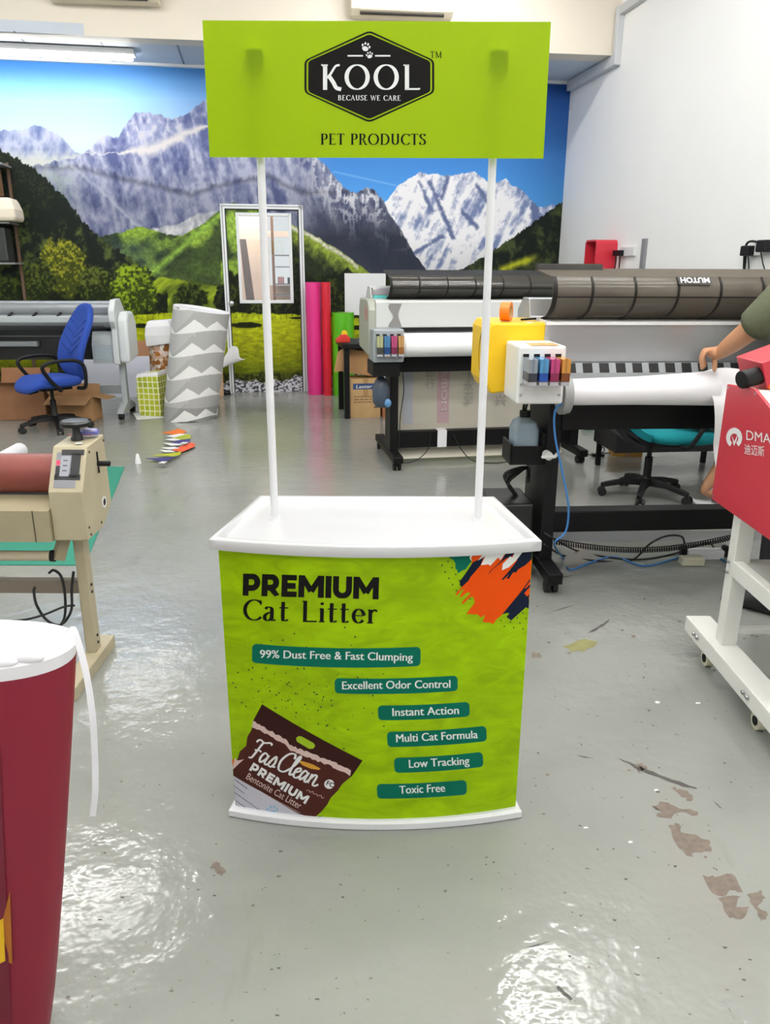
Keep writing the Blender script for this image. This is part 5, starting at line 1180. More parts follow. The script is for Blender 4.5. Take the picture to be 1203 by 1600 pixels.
# ------------------------------------------------------------------ laminating machine, green mat, crimson bag
beige = mat('beige_enamel', (178, 168, 140), 0.45, var=0.05, scale=9); beige_dk = mat('beige_dark_enamel', (160, 150, 122), 0.5, var=0.06, scale=12)  # second beige is darker, for the apron and tube bracket
LX0, LX1 = -1.19, -1.067
LM = thing('laminating_machine', 'beige roller laminating machine on a beige leg stand', 'laminator', (-1.15, 2.70, 0))
def LL(*p): return (p[0] + 1.15, p[1] - 2.70, p[2])
prof = [(2.60 - 2.7, .556), (2.60 - 2.7, .738), (2.69 - 2.7, .884), (2.86 - 2.7, .892), (2.868 - 2.7, .62), (2.76 - 2.7, .556)]
q = MB(); q.prism(prof, LX0 + 1.15, LX1 + 1.15, 'x'); hs = q.build('end_housing', beige, LM, smooth=0, bevel=0.005)
# control panel on the slope
sl0 = Vector((0, 2.60 - 2.7, .738)); sl1 = Vector((0, 2.69 - 2.7, .884)); sd = (sl1 - sl0); sn = Vector((0, -sd.z, sd.y)).normalized()
def slp(x, t, o=0.0012): p_ = sl0 + sd * t + sn * o; return (x + 1.15, p_.y, p_.z)
q = MB()
def sq(x0, x1, t0, t1, m, o): q.m = m; q.add([slp(x0, t0, o), slp(x1, t0, o), slp(x1, t1, o), slp(x0, t1, o)], [(0, 1, 2, 3)])
sq(-1.172, -1.095, .09, .86, 0, .001); sq(-1.172, -1.080, .26, .38, 1, .0016); sq(-1.155, -1.075, .80, .92, 1, .0016); sq(-1.118, -1.085, .30, .84, 1, .0016); sq(-1.170, -1.150, .30, .56, 1, .0016)
sq(-1.155, -1.122, .34, .78, 2, .002)
for t_ in (.45, .56, .67): sq(-1.146, -1.130, t_, t_ + .02, 1, .0024)
sq(-1.169, -1.157, .58, .68, 3, .003)
q.build('control_panel', [mat('panel_grey', (136, 136, 142), 0.5), mat('black_tape', (44, 45, 46), 0.6), mat('display_grey', (158, 160, 168), 0.4), emit('red_digits', (255, 70, 90), 2.2)], LM, smooth=0, recalc=False)
q = MB(); q.lathe([(0.022, 0), (0.022, 0.012), (0.016, 0.02), (0.014, 0.045), (0.03, 0.052), (0.052, 0.056), (0.054, 0.068), (0.046, 0.076), (0.0, 0.08)], LL(-1.135, 2.775, .886)); q.build('pressure_knob', mat('knob_black', (14, 14, 15), 0.35), LM)
q = MB(); q.box(LL(-1.105, 2.712, .8895), (0.022, 0.02, 0.001), RZ(R(10))); q.build('white_sticker', print_white, LM, smooth=0)
q = MB(); q.span(LL(LX1 - .001, 2.765, .765), LL(LX1 + .004, 2.772, .845)); q.cyl(LL(LX1, 2.769, .80), LL(LX1 + .045, 2.769, .80), 0.010, n=14); q.build('side_lever', black_plastic, LM, smooth=40)
q = MB(); q.pipe(LL(LX1 - .001, 2.79, .645), LL(LX1 + .002, 2.79, .645), 0.022, 0.014, 24); q.m = 1; q.cyl(LL(LX1 - .001, 2.79, .645), LL(LX1 + .001, 2.79, .645), 0.0135, n=18); q.build('shaft_hole', [print_white, black_plastic], LM)
for yy, zz in ((2.62, .60), (2.63, .57), (2.74, .58), (2.70, .86), (2.85, .87), (2.855, .78)):
    q = MB(); q.cyl(LL(LX1 - .001, yy, zz), LL(LX1 + .002, yy, zz), 0.0045, n=10); q.build('screw', black_metal, hs)
XL = -3.0
q = MB(); q.cyl(LL(XL, 2.735, .772), LL(LX0 + .004, 2.735, .772), 0.072, n=40); q.build('silicone_roller', mat('red_brown_silicone', (126, 60, 52), 0.42, var=.08, scale=14), LM)
q = MB(); q.prism([(2.70 - 2.7, .56), (2.70 - 2.7, .69), (2.84 - 2.7, .70), (2.84 - 2.7, .56)], XL + 1.15, LX0 + 1.15, 'x'); q.build('inner_tray', black_plastic, LM, smooth=0)
q = MB(); q.prism([(2.585 - 2.7, .556), (2.585 - 2.7, .672), (2.70 - 2.7, .70), (2.70 - 2.7, .556)], XL + 1.15, LX0 + 1.15 - .001, 'x'); q.m = 1; q.span(LL(-1.249, 2.583, .556), LL(-1.246, 2.5855, .673)); q.build('feed_apron', [beige_dk, mat('seam_dark', (60, 54, 42), 0.7)], LM, smooth=0)
q = MB(); q.span(LL(-1.17, 2.705, .05), LL(-1.131, 2.76, .556)); lg = q.build('stand_leg', beige, LM, smooth=0, bevel=0.003)
q = MB(); q.span(LL(-1.178, 2.43, 0.0), LL(-1.112, 2.86, .052)); q.build('stand_foot', beige, LM, smooth=0, bevel=0.004)
for zz in (.30, .33, .085, .115):
    q = MB(); q.cyl(LL(-1.1315, 2.732, zz), LL(-1.128, 2.732, zz), 0.006, n=10); q.build('bolt', black_metal, lg)
q = MB(); q.span(LL(XL, 2.715, .30), LL(-1.171, 2.75, .352)); q.build('crossbar', mat('bar_brown_grey', (122, 112, 98), 0.6), LM, smooth=0)
q = MB(); q.span(LL(-1.203, 2.78, .0), LL(-1.172, 2.80, .24)); q.build('rear_batten', mat('batten_wood', (160, 142, 112), 0.7), LM, smooth=0)
q = MB(); q.span(LL(-2.9, 2.705, .05), LL(-2.85, 2.76, .556)); q.build('stand_leg', beige, LM, smooth=0)
q = MB(); q.span(LL(-2.91, 2.43, 0.0), LL(-2.84, 2.86, .052)); q.build('stand_foot', beige, LM, smooth=0)
q = MB(); q.cyl(LL(-2.9, 2.66, .475), LL(-1.235, 2.66, .475), 0.019, n=24); q.m = 1; q.cyl(LL(-1.236, 2.66, .475), LL(-1.222, 2.66, .475), 0.022, n=24); q.build('wind_up_tube', [mat('tube_cream', (196, 186, 158), 0.5), black_plastic], LM)
q = MB(); q.bar(LL(-1.212, 2.66, .46), LL(-1.185, 2.69, .556), 0.028, 0.04); q.build('tube_bracket', beige_dk, LM, smooth=0)
q = MB(); q.box(LL(-1.165, 2.655, .553), (.05, .03, .012)); q.build('bracket_plate', black_plastic, LM, smooth=0)
# cables under it
c1 = lambda u, v, Y: yp(u, v, Y)
q = MB()
q.tube([c1(77, 895, 2.71), c1(84, 891, 2.69), c1(95, 900, 2.69), c1(101, 925, 2.69), c1(102, 955, 2.69), c1(98, 972, 2.66), c1(90, 977, 2.66), c1(72, 968, 2.66), c1(57, 945, 2.66), c1(53, 925, 2.68), c1(54, 918, 2.70)], 0.0052, 8)
tag(q.build('power_cable', rubber), 'black cable loop hanging under the laminating machine crossbar', 'cable', 'laminator cables')
q = MB()
q.tube([c1(115, 893, 2.695), c1(112, 920, 2.69), c1(112, 950, 2.68), c1(104, 968, 2.67), c1(95, 976, 2.67)], 0.0052, 8); tag(q.build('power_cable', rubber), 'short black cable hanging straight beside the laminator leg', 'cable', 'laminator cables')
q = MB(); q.tube([c1(116, 946, 2.70), c1(100, 948, 2.66), c1(70, 960, 2.62), c1(40, 968, 2.6), c1(0, 972, 2.55)], 0.0045, 8); tag(q.build('power_cable', rubber), 'black cable running sideways from the laminator leg', 'cable', 'laminator cables')
tp = c1(142, 676, 2.80); q = MB(); q.box((-1.105, 2.815, .9), (.07, .045, .014), RZ(R(12))); q.m = 1; q.box((-1.10, 2.812, .91), (.045, .03, .008), RZ(R(-14))); q.m = 2; q.box((-1.13, 2.80, .8945), (.09, .03, .003), RZ(R(6)))
o = q.build('tape_packet', [mat('packet_blue', (110, 112, 178), 0.25), mat('packet_lilac', (180, 176, 214), 0.2), mat('packet_red', (156, 70, 66), 0.5)], smooth=0, bevel=0.002); o.location.z = .008; tag(o, 'small blue and lilac packet lying on top of the laminating machine', 'packet')
mt_ = [gp(133, 884), gp(195, 730), gp(195, 730) + Vector((-2.2, 0.0, 0)), gp(133, 884) + Vector((-2.5, 0, 0))]
q = MB(); q.add([p_ + Vector((0, 0, h_)) for h_ in (0.0005, 0.004) for p_ in mt_], [(0, 1, 2, 3), (7, 6, 5, 4), (0, 4, 5, 1), (1, 5, 6, 2), (2, 6, 7, 3), (3, 7, 4, 0)])
tag(q.build('cutting_mat', mat('mat_green', (30, 128, 104), 0.55), smooth=0), 'large green cutting mat on the floor under the laminating machine', 'mat')
e0, e1 = gp(-60, 770), gp(33, 716); rr_ = 0.062
q = MB(); z_ = Vector((0, 0, rr_ + .004)); q.pipe(e0 + z_, e1 + z_, rr_, rr_ * .72, 28); tag(q.build('paper_roll', paper_white), 'white paper roll lying on the green mat behind the red-brown roller', 'roll')

# crimson bag in front
crim = mat('crimson_fabric', (128, 14, 42), 0.45, var=0.04, scale=3); 
BGc = Vector((-0.808, 1.19, 0))
BG = thing('fabric_bag', 'tall tapered crimson fabric bag with a white top nearest the camera', 'bag', BGc)
def bagring(z_, k=None, tilt=0.0, grow=0.0, n=64):
    t = z_ / 0.865; ax = 0.118 + 0.160 * t ** 0.9 + grow; ay = 0.062 + 0.034 * t + grow
    return [(ax * cos(2 * pi * i / n), ay * sin(2 * pi * i / n) , z_ + tilt * (1 - t) * 0 + (0.012 * max(0, -sin(2 * pi * i / n)) * -1 if tilt else 0) + 0.004 * sin(6 * pi * i / n) * t) for i in range(n)]
q = MB(); q.loft([bagring(z_) for z_ in (0, .1, .2, .35, .5, .65, .78)] + [bagring(.838, tilt=1)], True, (True, False)); q.build('bag_body', crim, BG, smooth=60)
q = MB(); q.loft([bagring(.838, tilt=1, grow=-.0005), bagring(.862, tilt=1, grow=.001), bagring(.868, tilt=1, grow=-.012), bagring(.862, tilt=1, grow=-.03), bagring(.858, tilt=1, grow=-.07)], True, (False, True)); 
wt = q.build('white_top', mat('white_fabric', (238, 236, 240), 0.7), BG, smooth=60)
q = MB(); q.ball((.16, -.062, .858), (.045, .012, .012)); q.lathe([(.02, 0), (.012, .015), (.001, .03)], (.15, -.06, .86)); q.ball((.215, -.05, .86), (.03, .010, .011)); q.build('knot', mat('white_fabric', (238, 236, 240), 0.7), wt)
q = MB(); w0 = Vector((.262, -.025, .868))
def bpx(u, v, Y): return tuple(yp(u, v, Y) - BGc)
q.ribbon([bpx(104, 1006, 1.17), bpx(115, 1000, 1.165), bpx(124, 1020, 1.155), bpx(137, 1070, 1.14), bpx(146, 1130, 1.13), bpx(150, 1200, 1.13), bpx(150, 1250, 1.13), bpx(146, 1285, 1.135)], lambda t: 0.0105 if t < .97 else .0105, 0.0012, lambda t: Vector((1, 0.25, 0.0)) if t > 0.12 else Vector((0.4, 1, 0.2)), 8); q.build('ribbon', mat('white_ribbon', (232, 230, 234), 0.6), BG, smooth=50)
def bag_on(u, v):
    o = CAM - BGc; d = ray(u, v)
    for k in range(400):
        t = 0.6 + k * 0.004; p_ = o + d * t; tz_ = max(min(p_.z / .865, 1), 0); ax = .118 + .160 * tz_ ** .9 + .001; ay = .062 + .034 * tz_ + .001
        if (p_.x / ax) ** 2 + (p_.y / ay) ** 2 < 1: return p_ - d * .004
    return o + d * 1.2
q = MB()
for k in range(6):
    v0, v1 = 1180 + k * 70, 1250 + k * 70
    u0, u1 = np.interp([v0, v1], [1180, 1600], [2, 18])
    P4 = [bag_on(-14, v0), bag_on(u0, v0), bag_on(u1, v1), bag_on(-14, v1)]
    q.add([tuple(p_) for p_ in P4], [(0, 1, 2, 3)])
q.m = 1
q.add([tuple(bag_on(u, v) - ray(u, v) * .001) for u, v in ((-12, 1452), (6, 1440), (9, 1505), (-12, 1516))], [(0, 1, 2, 3)])
q.m = 2
q.add([tuple(bag_on(u, v) - ray(u, v) * .001) for u, v in ((6, 1440), (17, 1398), (20, 1510), (9, 1506))], [(0, 1, 2, 3)])
BG.scale = (1, 1, 1.024)
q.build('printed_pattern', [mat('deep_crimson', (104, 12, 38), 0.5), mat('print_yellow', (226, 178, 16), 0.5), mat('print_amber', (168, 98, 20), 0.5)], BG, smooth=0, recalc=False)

# ------------------------------------------------------------------ ink-jet roll printers at the white wall
silver = mat('brushed_silver', (176, 178, 180), 0.32, 0.55); body_white = mat('printer_white', (226, 228, 226), 0.4); body_grey = mat('printer_pale_grey', (198, 200, 198), 0.42)
hood_tint = tinted('smoked_hood', (168, 162, 152), 0.03, 0.2, 0.42, (128, 122, 112)); hood_dark = tinted('dark_smoked_hood', (130, 127, 120), 0.05, 0.12, 0.42, (92, 90, 85))
seam = mat('hood_seam', (30, 28, 26), 0.6, spec=0.2)
CART = [[('clear_black_ink', (150, 160, 170), (40, 44, 54)), ('cyan_ink', (84, 156, 206), (20, 66, 150)), ('magenta_ink', (206, 66, 130), (120, 24, 66)), ('yellow_ink', (216, 150, 60), (112, 60, 20))],
        [('pale_yellow_ink', (196, 198, 150), (60, 62, 56)), ('cyan_ink_b', (86, 142, 190), (24, 60, 110)), ('magenta_ink_b', (200, 84, 132), (110, 40, 70)), ('orange_ink', (212, 164, 104), (130, 84, 40))]]
def curve_strip(q, prof, x0, x1, th):
    P_ = smooth_path([(0, y, z) for y, z in prof], 8)
    q.sheet(lambda u, v: Vector((x0 + (x1 - x0) * u, P_[int(round(v * (len(P_) - 1)))].y, P_[int(round(v * (len(P_) - 1)))].z)), 1, len(P_) - 1, th)
    return P_
def ink_unit(parent, x0, x1, y0, y1, z0, z1, m, sc, cz0, cz1, proj_, name='ink_box'):
    q = MB(); q.span((x0, y0, z0), (x1, y1, z1)); bx_ = q.build(name, m, parent, smooth=0, bevel=0.012, seg=3)
    n = 4; cw = (x1 - x0 - 0.02) / n
    for k in range(n):
        nm, hi, lo = sc[k]; xx = x0 + 0.022 + k * cw; w_ = cw * .78; zt_ = cz1; zm = cz0 + (cz1 - cz0) * .38
        q = MB(); q.span((xx, y0 - proj_, zm), (xx + w_, y0 + .004, zt_)); q.m = 1; q.span((xx, y0 - proj_, cz0), (xx + w_, y0 + .004, zm - 0.0005))
        q.m = 2; q.span((xx - .003, y0 - .006, zt_), (xx + w_ * .6, y0 + .003, zt_ + .012)); q.m = 3; q.span((xx + w_ * .35, y0 - proj_ - .002, zm), (xx + w_ * .6, y0 - proj_ - .0002, zt_ + .004))
        q.m = 4; q.span((xx, y0 - proj_ * .98, cz0 - .018), (xx + w_, y0, cz0 - .001))
        q.build('ink_cartridge', [mat(nm, hi, .2, trans=.25), mat(nm + '_low', lo, .25), black_plastic, mat(nm + '_tab', tuple(int(c * .75) for c in hi), .35), mat('cart_clear', (206, 204, 210), .2, trans=.4)], bx_, smooth=0, bevel=0.003)
    return bx_
def stand(P, xs, foot0, foot1, post, ztop, zc=0.12):
    for i, xx in enumerate(xs):
        q = MB(); q.span((xx - .038, foot0, .062), (xx + .038, foot1, zc)); ft = q.build('stand_foot', black_metal, P, smooth=0, bevel=0.008)
        for yy in (foot0 + .07, foot1 - .07):
            q = MB()
            for s_ in (-.03, .008): q.cyl((xx + s_, yy, .03), (xx + s_ + .022, yy, .03), .03, n=20)
            q.box((xx, yy, .05), (.03, .04, .03)); q.m = 1; q.cyl((xx + .0301, yy, .03), (xx + .0315, yy, .03), .014, n=16); q.build('caster', [rubber, steel], ft)
        q = MB(); q.span((xx - .032, post[0], zc - .002), (xx + .032, post[1], ztop)); q.build('stand_post', mat('post_black', (15, 15, 16), .5, spec=.25), P, smooth=0, bevel=0.004)

# --- nearer printer with the tinted hood
T1 = Vector((0.80, 3.50, 0)); RZ1 = R(3.8)
P1 = thing('wide_format_printer', 'large silver roll printer with a raised smoked hood and yellow end cover', 'printer', T1, RZ1)
stand(P1, (0.0, 2.1), -.13, .97, (.06, .42), .90)
q = MB(); q.span((0.03, .05, .775), (2.07, .13, .905)); q.build('stand_beam', black_metal, P1, smooth=0)
q = MB(); q.span((0.03, .19, .215), (2.07, .29, .325)); q.build('stand_crossbar', black_metal, P1, smooth=0, bevel=.006)
q = MB(); q.prism([(0.0, 1.262), (0.035, 1.09), (.06, 1.085), (.06, .92), (.5, .92), (.56, 1.10), (.56, 1.30), (.46, 1.36), (.34, 1.36), (.30, 1.275)], -.09, 2.2, 'x'); q.build('body', silver, P1, smooth=0, bevel=0.004)
q = MB(); q.prism([(-.006, 1.258), (-.004, 1.272), (.12, 1.278), (.12, 1.262)], -.09, 2.2, 'x'); q.build('front_ledge', body_white, P1, smooth=0)
q = MB(); q.prism([(.005, 1.045), (.03, 1.088), (.061, 1.088), (.061, 1.04)], -.04, 2.2, 'x')
q.m = 1
for k in range(28): q.prism([(.0035, 1.0475), (.027, 1.0865), (.030, 1.0865), (.0065, 1.0455)], .02 + k * .077, .02 + k * .077 + .044, 'x')
q.build('pinch_rollers', [mat('roller_grey', (150, 154, 156), .4), black_plastic], P1, smooth=0)
q = MB(); q.prism([(-.075, .985), (-.065, 1.0), (.004, 1.046), (.06, 1.046), (.06, .97), (-.02, .965)], -.04, 2.2, 'x'); q.build('paper_guide', mat('guide_grey', (150, 154, 154), .4, .3), P1, smooth=0)
HP1 = [(.125, 1.277), (.035, 1.297), (-.03, 1.337), (-.055, 1.385), (-.05, 1.43), (-.02, 1.464)]
q = MB(); PP = curve_strip(q, HP1, -.085, 2.2, .004); hd = q.build('smoked_hood', hood_tint, P1, smooth=60)
q = MB(); q.prism([(-.02, 1.464), (-.018, 1.457), (.28, 1.490), (.28, 1.497)], -.085, 2.2, 'x'); q.build('hood_lip', hood_tint, P1, smooth=0)
q = MB(); q.prism([(.22, 1.488), (.22, 1.513), (.27, 1.518), (.28, 1.488)], -.085, .22, 'x'); q.build('hood_hinge', hood_dark, hd, smooth=0)
for xx in [-.075, .09, .28, .47, .66, .85, 1.04, 1.23, 1.42, 1.61, 1.80, 1.99]:
    q = MB(); q.ribbon([(xx, p_.y - .004, p_.z) for p_ in PP], .010 if xx > 0 else .02, .002, (1, 0, 0), 1, False); q.build('hood_rib', seam, hd, smooth=0)
pm = PP[int(len(PP) * .58)]
q = MB(); q.span((-.08, pm.y - .0045, pm.z - .003), (2.2, pm.y - .001, pm.z + .003)); q.build('hood_seam', seam, hd, smooth=0)
pt = PP[-10]; pt2 = PP[-2]
lx0, lx1 = .465, .612
q = MB(); dv = (pt2 - pt).normalized(); nv_ = Vector((0, -dv.z, dv.y))
def lg_(x, t, o=.014): p_ = pt + dv * t + nv_ * o; return (x, p_.y, p_.z)
q.add([lg_(lx0, .0), lg_(lx1, .0), lg_(lx1, .04), lg_(lx0, .04)], [(0, 1, 2, 3)]); q.m = 1
q.text('MUTOH', 1, lambda x, y: lg_(lx1 - .008 - x, .033 - y, .0165), bold=.03, width=.13, height=.027)
q.build('brand_label', [mat('label_black', (38, 36, 34), .5), print_white], hd, smooth=0, recalc=False)
# yellow end cover
yel = mat('yellow_enamel', (236, 190, 4), .38, var=.03, scale=6)
q = MB(); q.prism([(-.345, 1.0), (-.345, 1.235), (-.325, 1.265), (-.07, 1.265), (-.055, 1.25), (-.055, .98), (-.32, .95)], .02, .42, 'y'); yc_ = q.build('end_cover', yel, P1, smooth=0, bevel=.012, seg=3)
q = MB(); q.tube([(-.3455, .10 + .11 * cos(a), 1.12 + .11 * sin(a)) for a in [R(-70 + 14 * k) for k in range(11)]], .003, 6, 2); q.build('round_groove', mat('dark_yellow', (150, 116, 10), .5), yc_)
q = MB(); q.box((-.15, .06, 1.2652), (.03, .05, .002)); q.build('chipped_paint', print_white, yc_, smooth=0)
iu = ink_unit(P1, -.262, -.06, -.235, .018, .945, 1.19, mat('ink_box_white', (228, 230, 228), .35), CART[0], 1.055, 1.145, .10)
for xx, zz in ((-.245, 1.03), (-.245, .985), (-.08, 1.03), (-.08, .985)):
    q = MB(); q.cyl((xx, -.2355, zz), (xx, -.24, zz), .006, n=12); q.build('bolt', steel, iu)
q = MB(); q.span((-.21, -.23, 1.1903), (-.09, -.12, 1.1912)); q.build('orange_stain', mat('ink_stain', (214, 150, 96), .6, var=.25, scale=30), iu, smooth=0)
# media
q = MB(); q.cyl((-.035, -.10, .965), (-.012, -.10, .965), .088, n=36); q.pipe((-.012, -.10, .965), (.005, -.10, .965), .083, .05, 32); q.build('roll_flange', mat('flange_grey', (150, 152, 150), .4), P1)
q = MB(); n_ = 40; rr_ = lambda x, r_, zc: [(x, -.10 + r_ * cos(2 * pi * i / n_), zc + r_ * sin(2 * pi * i / n_)) for i in range(n_)]
q.loft([rr_(.004, .058, .975), rr_(.3, .062, .980), rr_(.55, .072, .986), rr_(.66, .078, .990)]); q.m = 1; q.cyl((-.02, -.10, .965), (2.1, -.10, .965), .02, n=16); q.build('media_roll', [paper_white, steel], P1)
q = MB(); q.sheet(lambda u, v: Vector((.60 + .30 * u + .11 * v, -.15 - .045 * sin(pi * min(v * 1.6, 1)) + (.06 * (1 - v * 4) if v < .25 else 0) - .02 * v + .012 * sin(u * 7 + v * 4), 1.078 - .55 * v + .012 * sin(u * 5) * (1 - v) - (.02 * (1 - u) if v < .2 else 0))), 16, 20, .001); q.build('lifted_sheet', paper_white, P1, smooth=60)
q = MB(); q.sheet(lambda u, v: Vector((.05 + 1.95 * u, .31 + .05 * v, .175 - .08 * v + .006 * sin(9 * u))), 24, 3, .002); q.build('paper_catcher', paper_white, P1, smooth=60)
q = MB(); pts = []
for k in range(84 * 8):
    t_ = k / (84 * 8); a = k * 2 * pi / 8; pts.append((.03 + 1.05 * t_, .14 + .013 * cos(a), .192 - .072 * sin(pi * t_) + .02 * t_ + .014 * sin(a)))
q.tube(pts, .0028, 5, 1, False); q.build('coiled_hose', black_plastic, P1)
q = MB(); q.span((-.20, .08, .60), (-.035, .26, .625)); q.span((-.20, .08, .625), (-.19, .26, .70)); q.span((-.20, .08, .625), (-.04, .088, .69)); q.span((-.05, .08, .60), (-.03, .26, .75)); q.build('bottle_tray', black_metal, P1, smooth=0)
t1 = loc_in(P1)
def W1(x, y, z): return P1.matrix_basis @ Vector((x, y, z))
t = thing('waste_bottle', 'pale blue waste ink bottle in the black tray beside the printer leg', 'bottle', W1(-.118, .17, .631), RZ1)
q = MB(); q.loft([[(sx * hx * k, sy * .07 * k, z_) for sx, sy in ((-1, -.8), (-.8, -1), (.8, -1), (1, -.8), (1, .8), (.8, 1), (-.8, 1), (-1, .8))] for z_, hx, k in ((0, .06, 1), (.13, .06, 1), (.165, .05, .9), (.185, .03, .5))]); q.build('bottle_body', mat('bottle_blue', (170, 192, 208), .25, trans=.35), t, smooth=40, bevel=.004)
q = MB(); q.cyl((0, 0, .185), (0, 0, .215), .026, n=18); q.tube([(0, 0, .21), (.01, .0, .25), (.04, .01, .27), (.05, .02, .29)], .006, 8); q.tube([(-.01, 0, .21), (-.005, .0, .25), (.03, .03, .28), (.04, .03, .29)], .006, 8); q.build('cap_and_hoses', black_plastic, t)
q = MB(); q.cyl(W1(-.035, .05, .66), W1(-.035, .0, .66), .02, n=16); q.tube([W1(-.05, .02, .655), W1(-.065, -.01, .66), W1(-.02, -.03, .665), W1(.0, .0, .67)], .008, 8); o = q.build('drain_valve', print_white); o.parent = None; tag(o, 'small white drain valve on the front of the printer leg', 'valve')
# black take-up unit by the leg
t = thing('motor_unit', 'black take-up motor box against the printer leg behind the white countertop', 'motor', W1(-.14, .25, 0), RZ1)
q = MB(); q.span((-.135, -.16, .10), (.075, .14, .40)); q.build('casing', mat('motor_black', (20, 20, 21), .35), t, smooth=0, bevel=.01)
q = MB(); q.span((-.13, -.12, 0), (.08, .10, .10)); q.build('pedestal', black_metal, t, smooth=0)
q = MB(); q.cyl((-.1345, -.06, .35), (-.165, -.06, .35), .03, n=20); q.m = 1; q.pipe((-.147, -.06, .35), (-.139, -.06, .35), .036, .03, 20); q.build('spindle', [black_plastic, steel], t)
q = MB()
for k in range(3): q.tube([(.02, -.02 + .02 * k, .40), (-.03 - .01 * k, -.03, .47 + .02 * k), (.02, -.02, .52 + .012 * k), (.07, .0, .54), (.075, -.02, .47 + .03 * k)], .009, 8)
q.build('cable_loops', rubber, t)
# things standing on the yellow cover
tp_ = W1(-.245, .12, 1.2675); t = thing('tape_roll', 'orange adhesive tape roll standing on the yellow end cover', 'tape', tp_, RZ1 + R(64))
q = MB(); q.pipe((0, -.022, .042), (0, .022, .042), .042, .030, 32); q.build('tape', mat('tape_orange', (240, 120, 30), .35), t)
q = MB(); q.pipe((0, -.022, .042), (0, .022, .042), .0298, .027, 32); q.build('core', cardboard_pale, t)
a_ = W1(-.17, .14, 1.272); b_ = W1(-.10, .15, 1.276); q = MB(); q.bar(a_, b_, .016, .008); tag(q.build('knife', black_plastic, smooth=0), 'black cutter knife lying on the yellow end cover', 'knife')

# --- farther printer
T2 = Vector((0.085, 5.80, 0)); RZ2 = R(10)
P2 = thing('wide_format_printer', 'pale grey roll printer with a dark hood and white roll beside the black table', 'printer', T2, RZ2)
stand(P2, (0.0, 1.50), -.10, .78, (.10, .32), .80)
q = MB(); q.span((-.03, .10, .735), (1.53, .20, .85)); q.build('stand_beam', black_metal, P2, smooth=0)
q = MB(); q.span((0.03, .14, .135), (1.47, .22, .262)); q.m = 1; q.span((.36, .1385, .13), (.435, .2215, .267)); q.build('stand_crossbar', [black_metal, paper_white], P2, smooth=0)
q = MB(); q.prism([(.0, 1.255), (.0, 1.075), (.06, 1.05), (.06, .87), (.45, .87), (.5, 1.1), (.5, 1.28), (.4, 1.36), (.28, 1.36), (.24, 1.27)], -.16, 1.7, 'x'); q.build('body', body_grey, P2, smooth=0, bevel=.004)
q = MB(); q.prism([(-.002, 1.25), (.0, 1.268), (.12, 1.275), (.12, 1.25)], -.16, 1.7, 'x'); q.build('front_ledge', body_white, P2, smooth=0)
q = MB(); q.prism([(.02, .87), (-.01, 1.0), (-.01, 1.2), (.02, 1.255), (.08, 1.275), (.42, 1.275), (.48, 1.2), (.48, .9)], -.217, -.159, 'x'); ec = q.build('end_cap', mat('cap_olive_grey', (158, 160, 148), .45), P2, smooth=0, bevel=.012)
q = MB(); q.cyl((-.2175, .10, 1.17), (-.219, .10, 1.17), .055, n=24); q.build('red_badge', mat('faded_red', (190, 130, 122), .5), ec)
q = MB(); q.loft([[(-.05 + .018 * sin(5 * z_ * 9), -.003, z_), (.02 + .014 * sin(31 * z_), -.003, z_), (.02 + .014 * sin(31 * z_), .001, z_), (-.05 + .018 * sin(5 * z_ * 9), .001, z_)] for z_ in [1.08 + .0165 * k for k in range(11)]]); q.build('grey_tape_patch', mat('duct_tape', (126, 124, 122), .5), P2, smooth=0)
q = MB(); q.span((.04, .0, 1.046), (1.7, .06, 1.072)); q.build('print_slot', black_plastic, P2, smooth=0)
HP2 = [(.125, 1.274), (.03, 1.30), (-.03, 1.335), (-.045, 1.375), (-.015, 1.42), (.04, 1.442)]
q = MB(); PP = curve_strip(q, HP2, -.06, 1.7, .004); hd = q.build('smoked_hood', hood_dark, P2, smooth=60)
q = MB(); q.prism([(.04, 1.442), (.042, 1.43), (.28, 1.468), (.28, 1.48)], -.06, 1.7, 'x'); q.build('hood_lip', hood_dark, P2, smooth=0)
for k in range(9):
    xx = -.055 + k * .21; q = MB(); q.ribbon([(xx, p_.y - .004, p_.z) for p_ in PP], .009 if k else .02, .002, (1, 0, 0), 1, False); q.build('hood_rib', seam, hd, smooth=0)
pm = PP[int(len(PP) * .5)]; q = MB(); q.span((-.05, pm.y - .0045, pm.z - .002), (1.7, pm.y - .001, pm.z + .002)); q.build('hood_seam', seam, hd, smooth=0)
ink_unit(P2, -.205, .02, -.16, .06, .84, 1.075, mat('ink_box_grey', (150, 156, 160), .35), CART[1], .905, 1.03, .05)
q = MB(); q.cyl((.015, -.08, .955), (.035, -.08, .955), .092, n=36); q.build('roll_flange', mat('flange_white', (208, 210, 210), .4), P2)
q = MB(); q.cyl((.035, -.08, .955), (1.45, -.08, .955), .086, n=40); q.build('media_roll', mat('roll_white', (240, 241, 243), .55), P2)
q = MB(); q.span((-.20, -.12, .735), (.0, .16, .835)); q.build('ink_bracket', black_metal, P2, smooth=0)
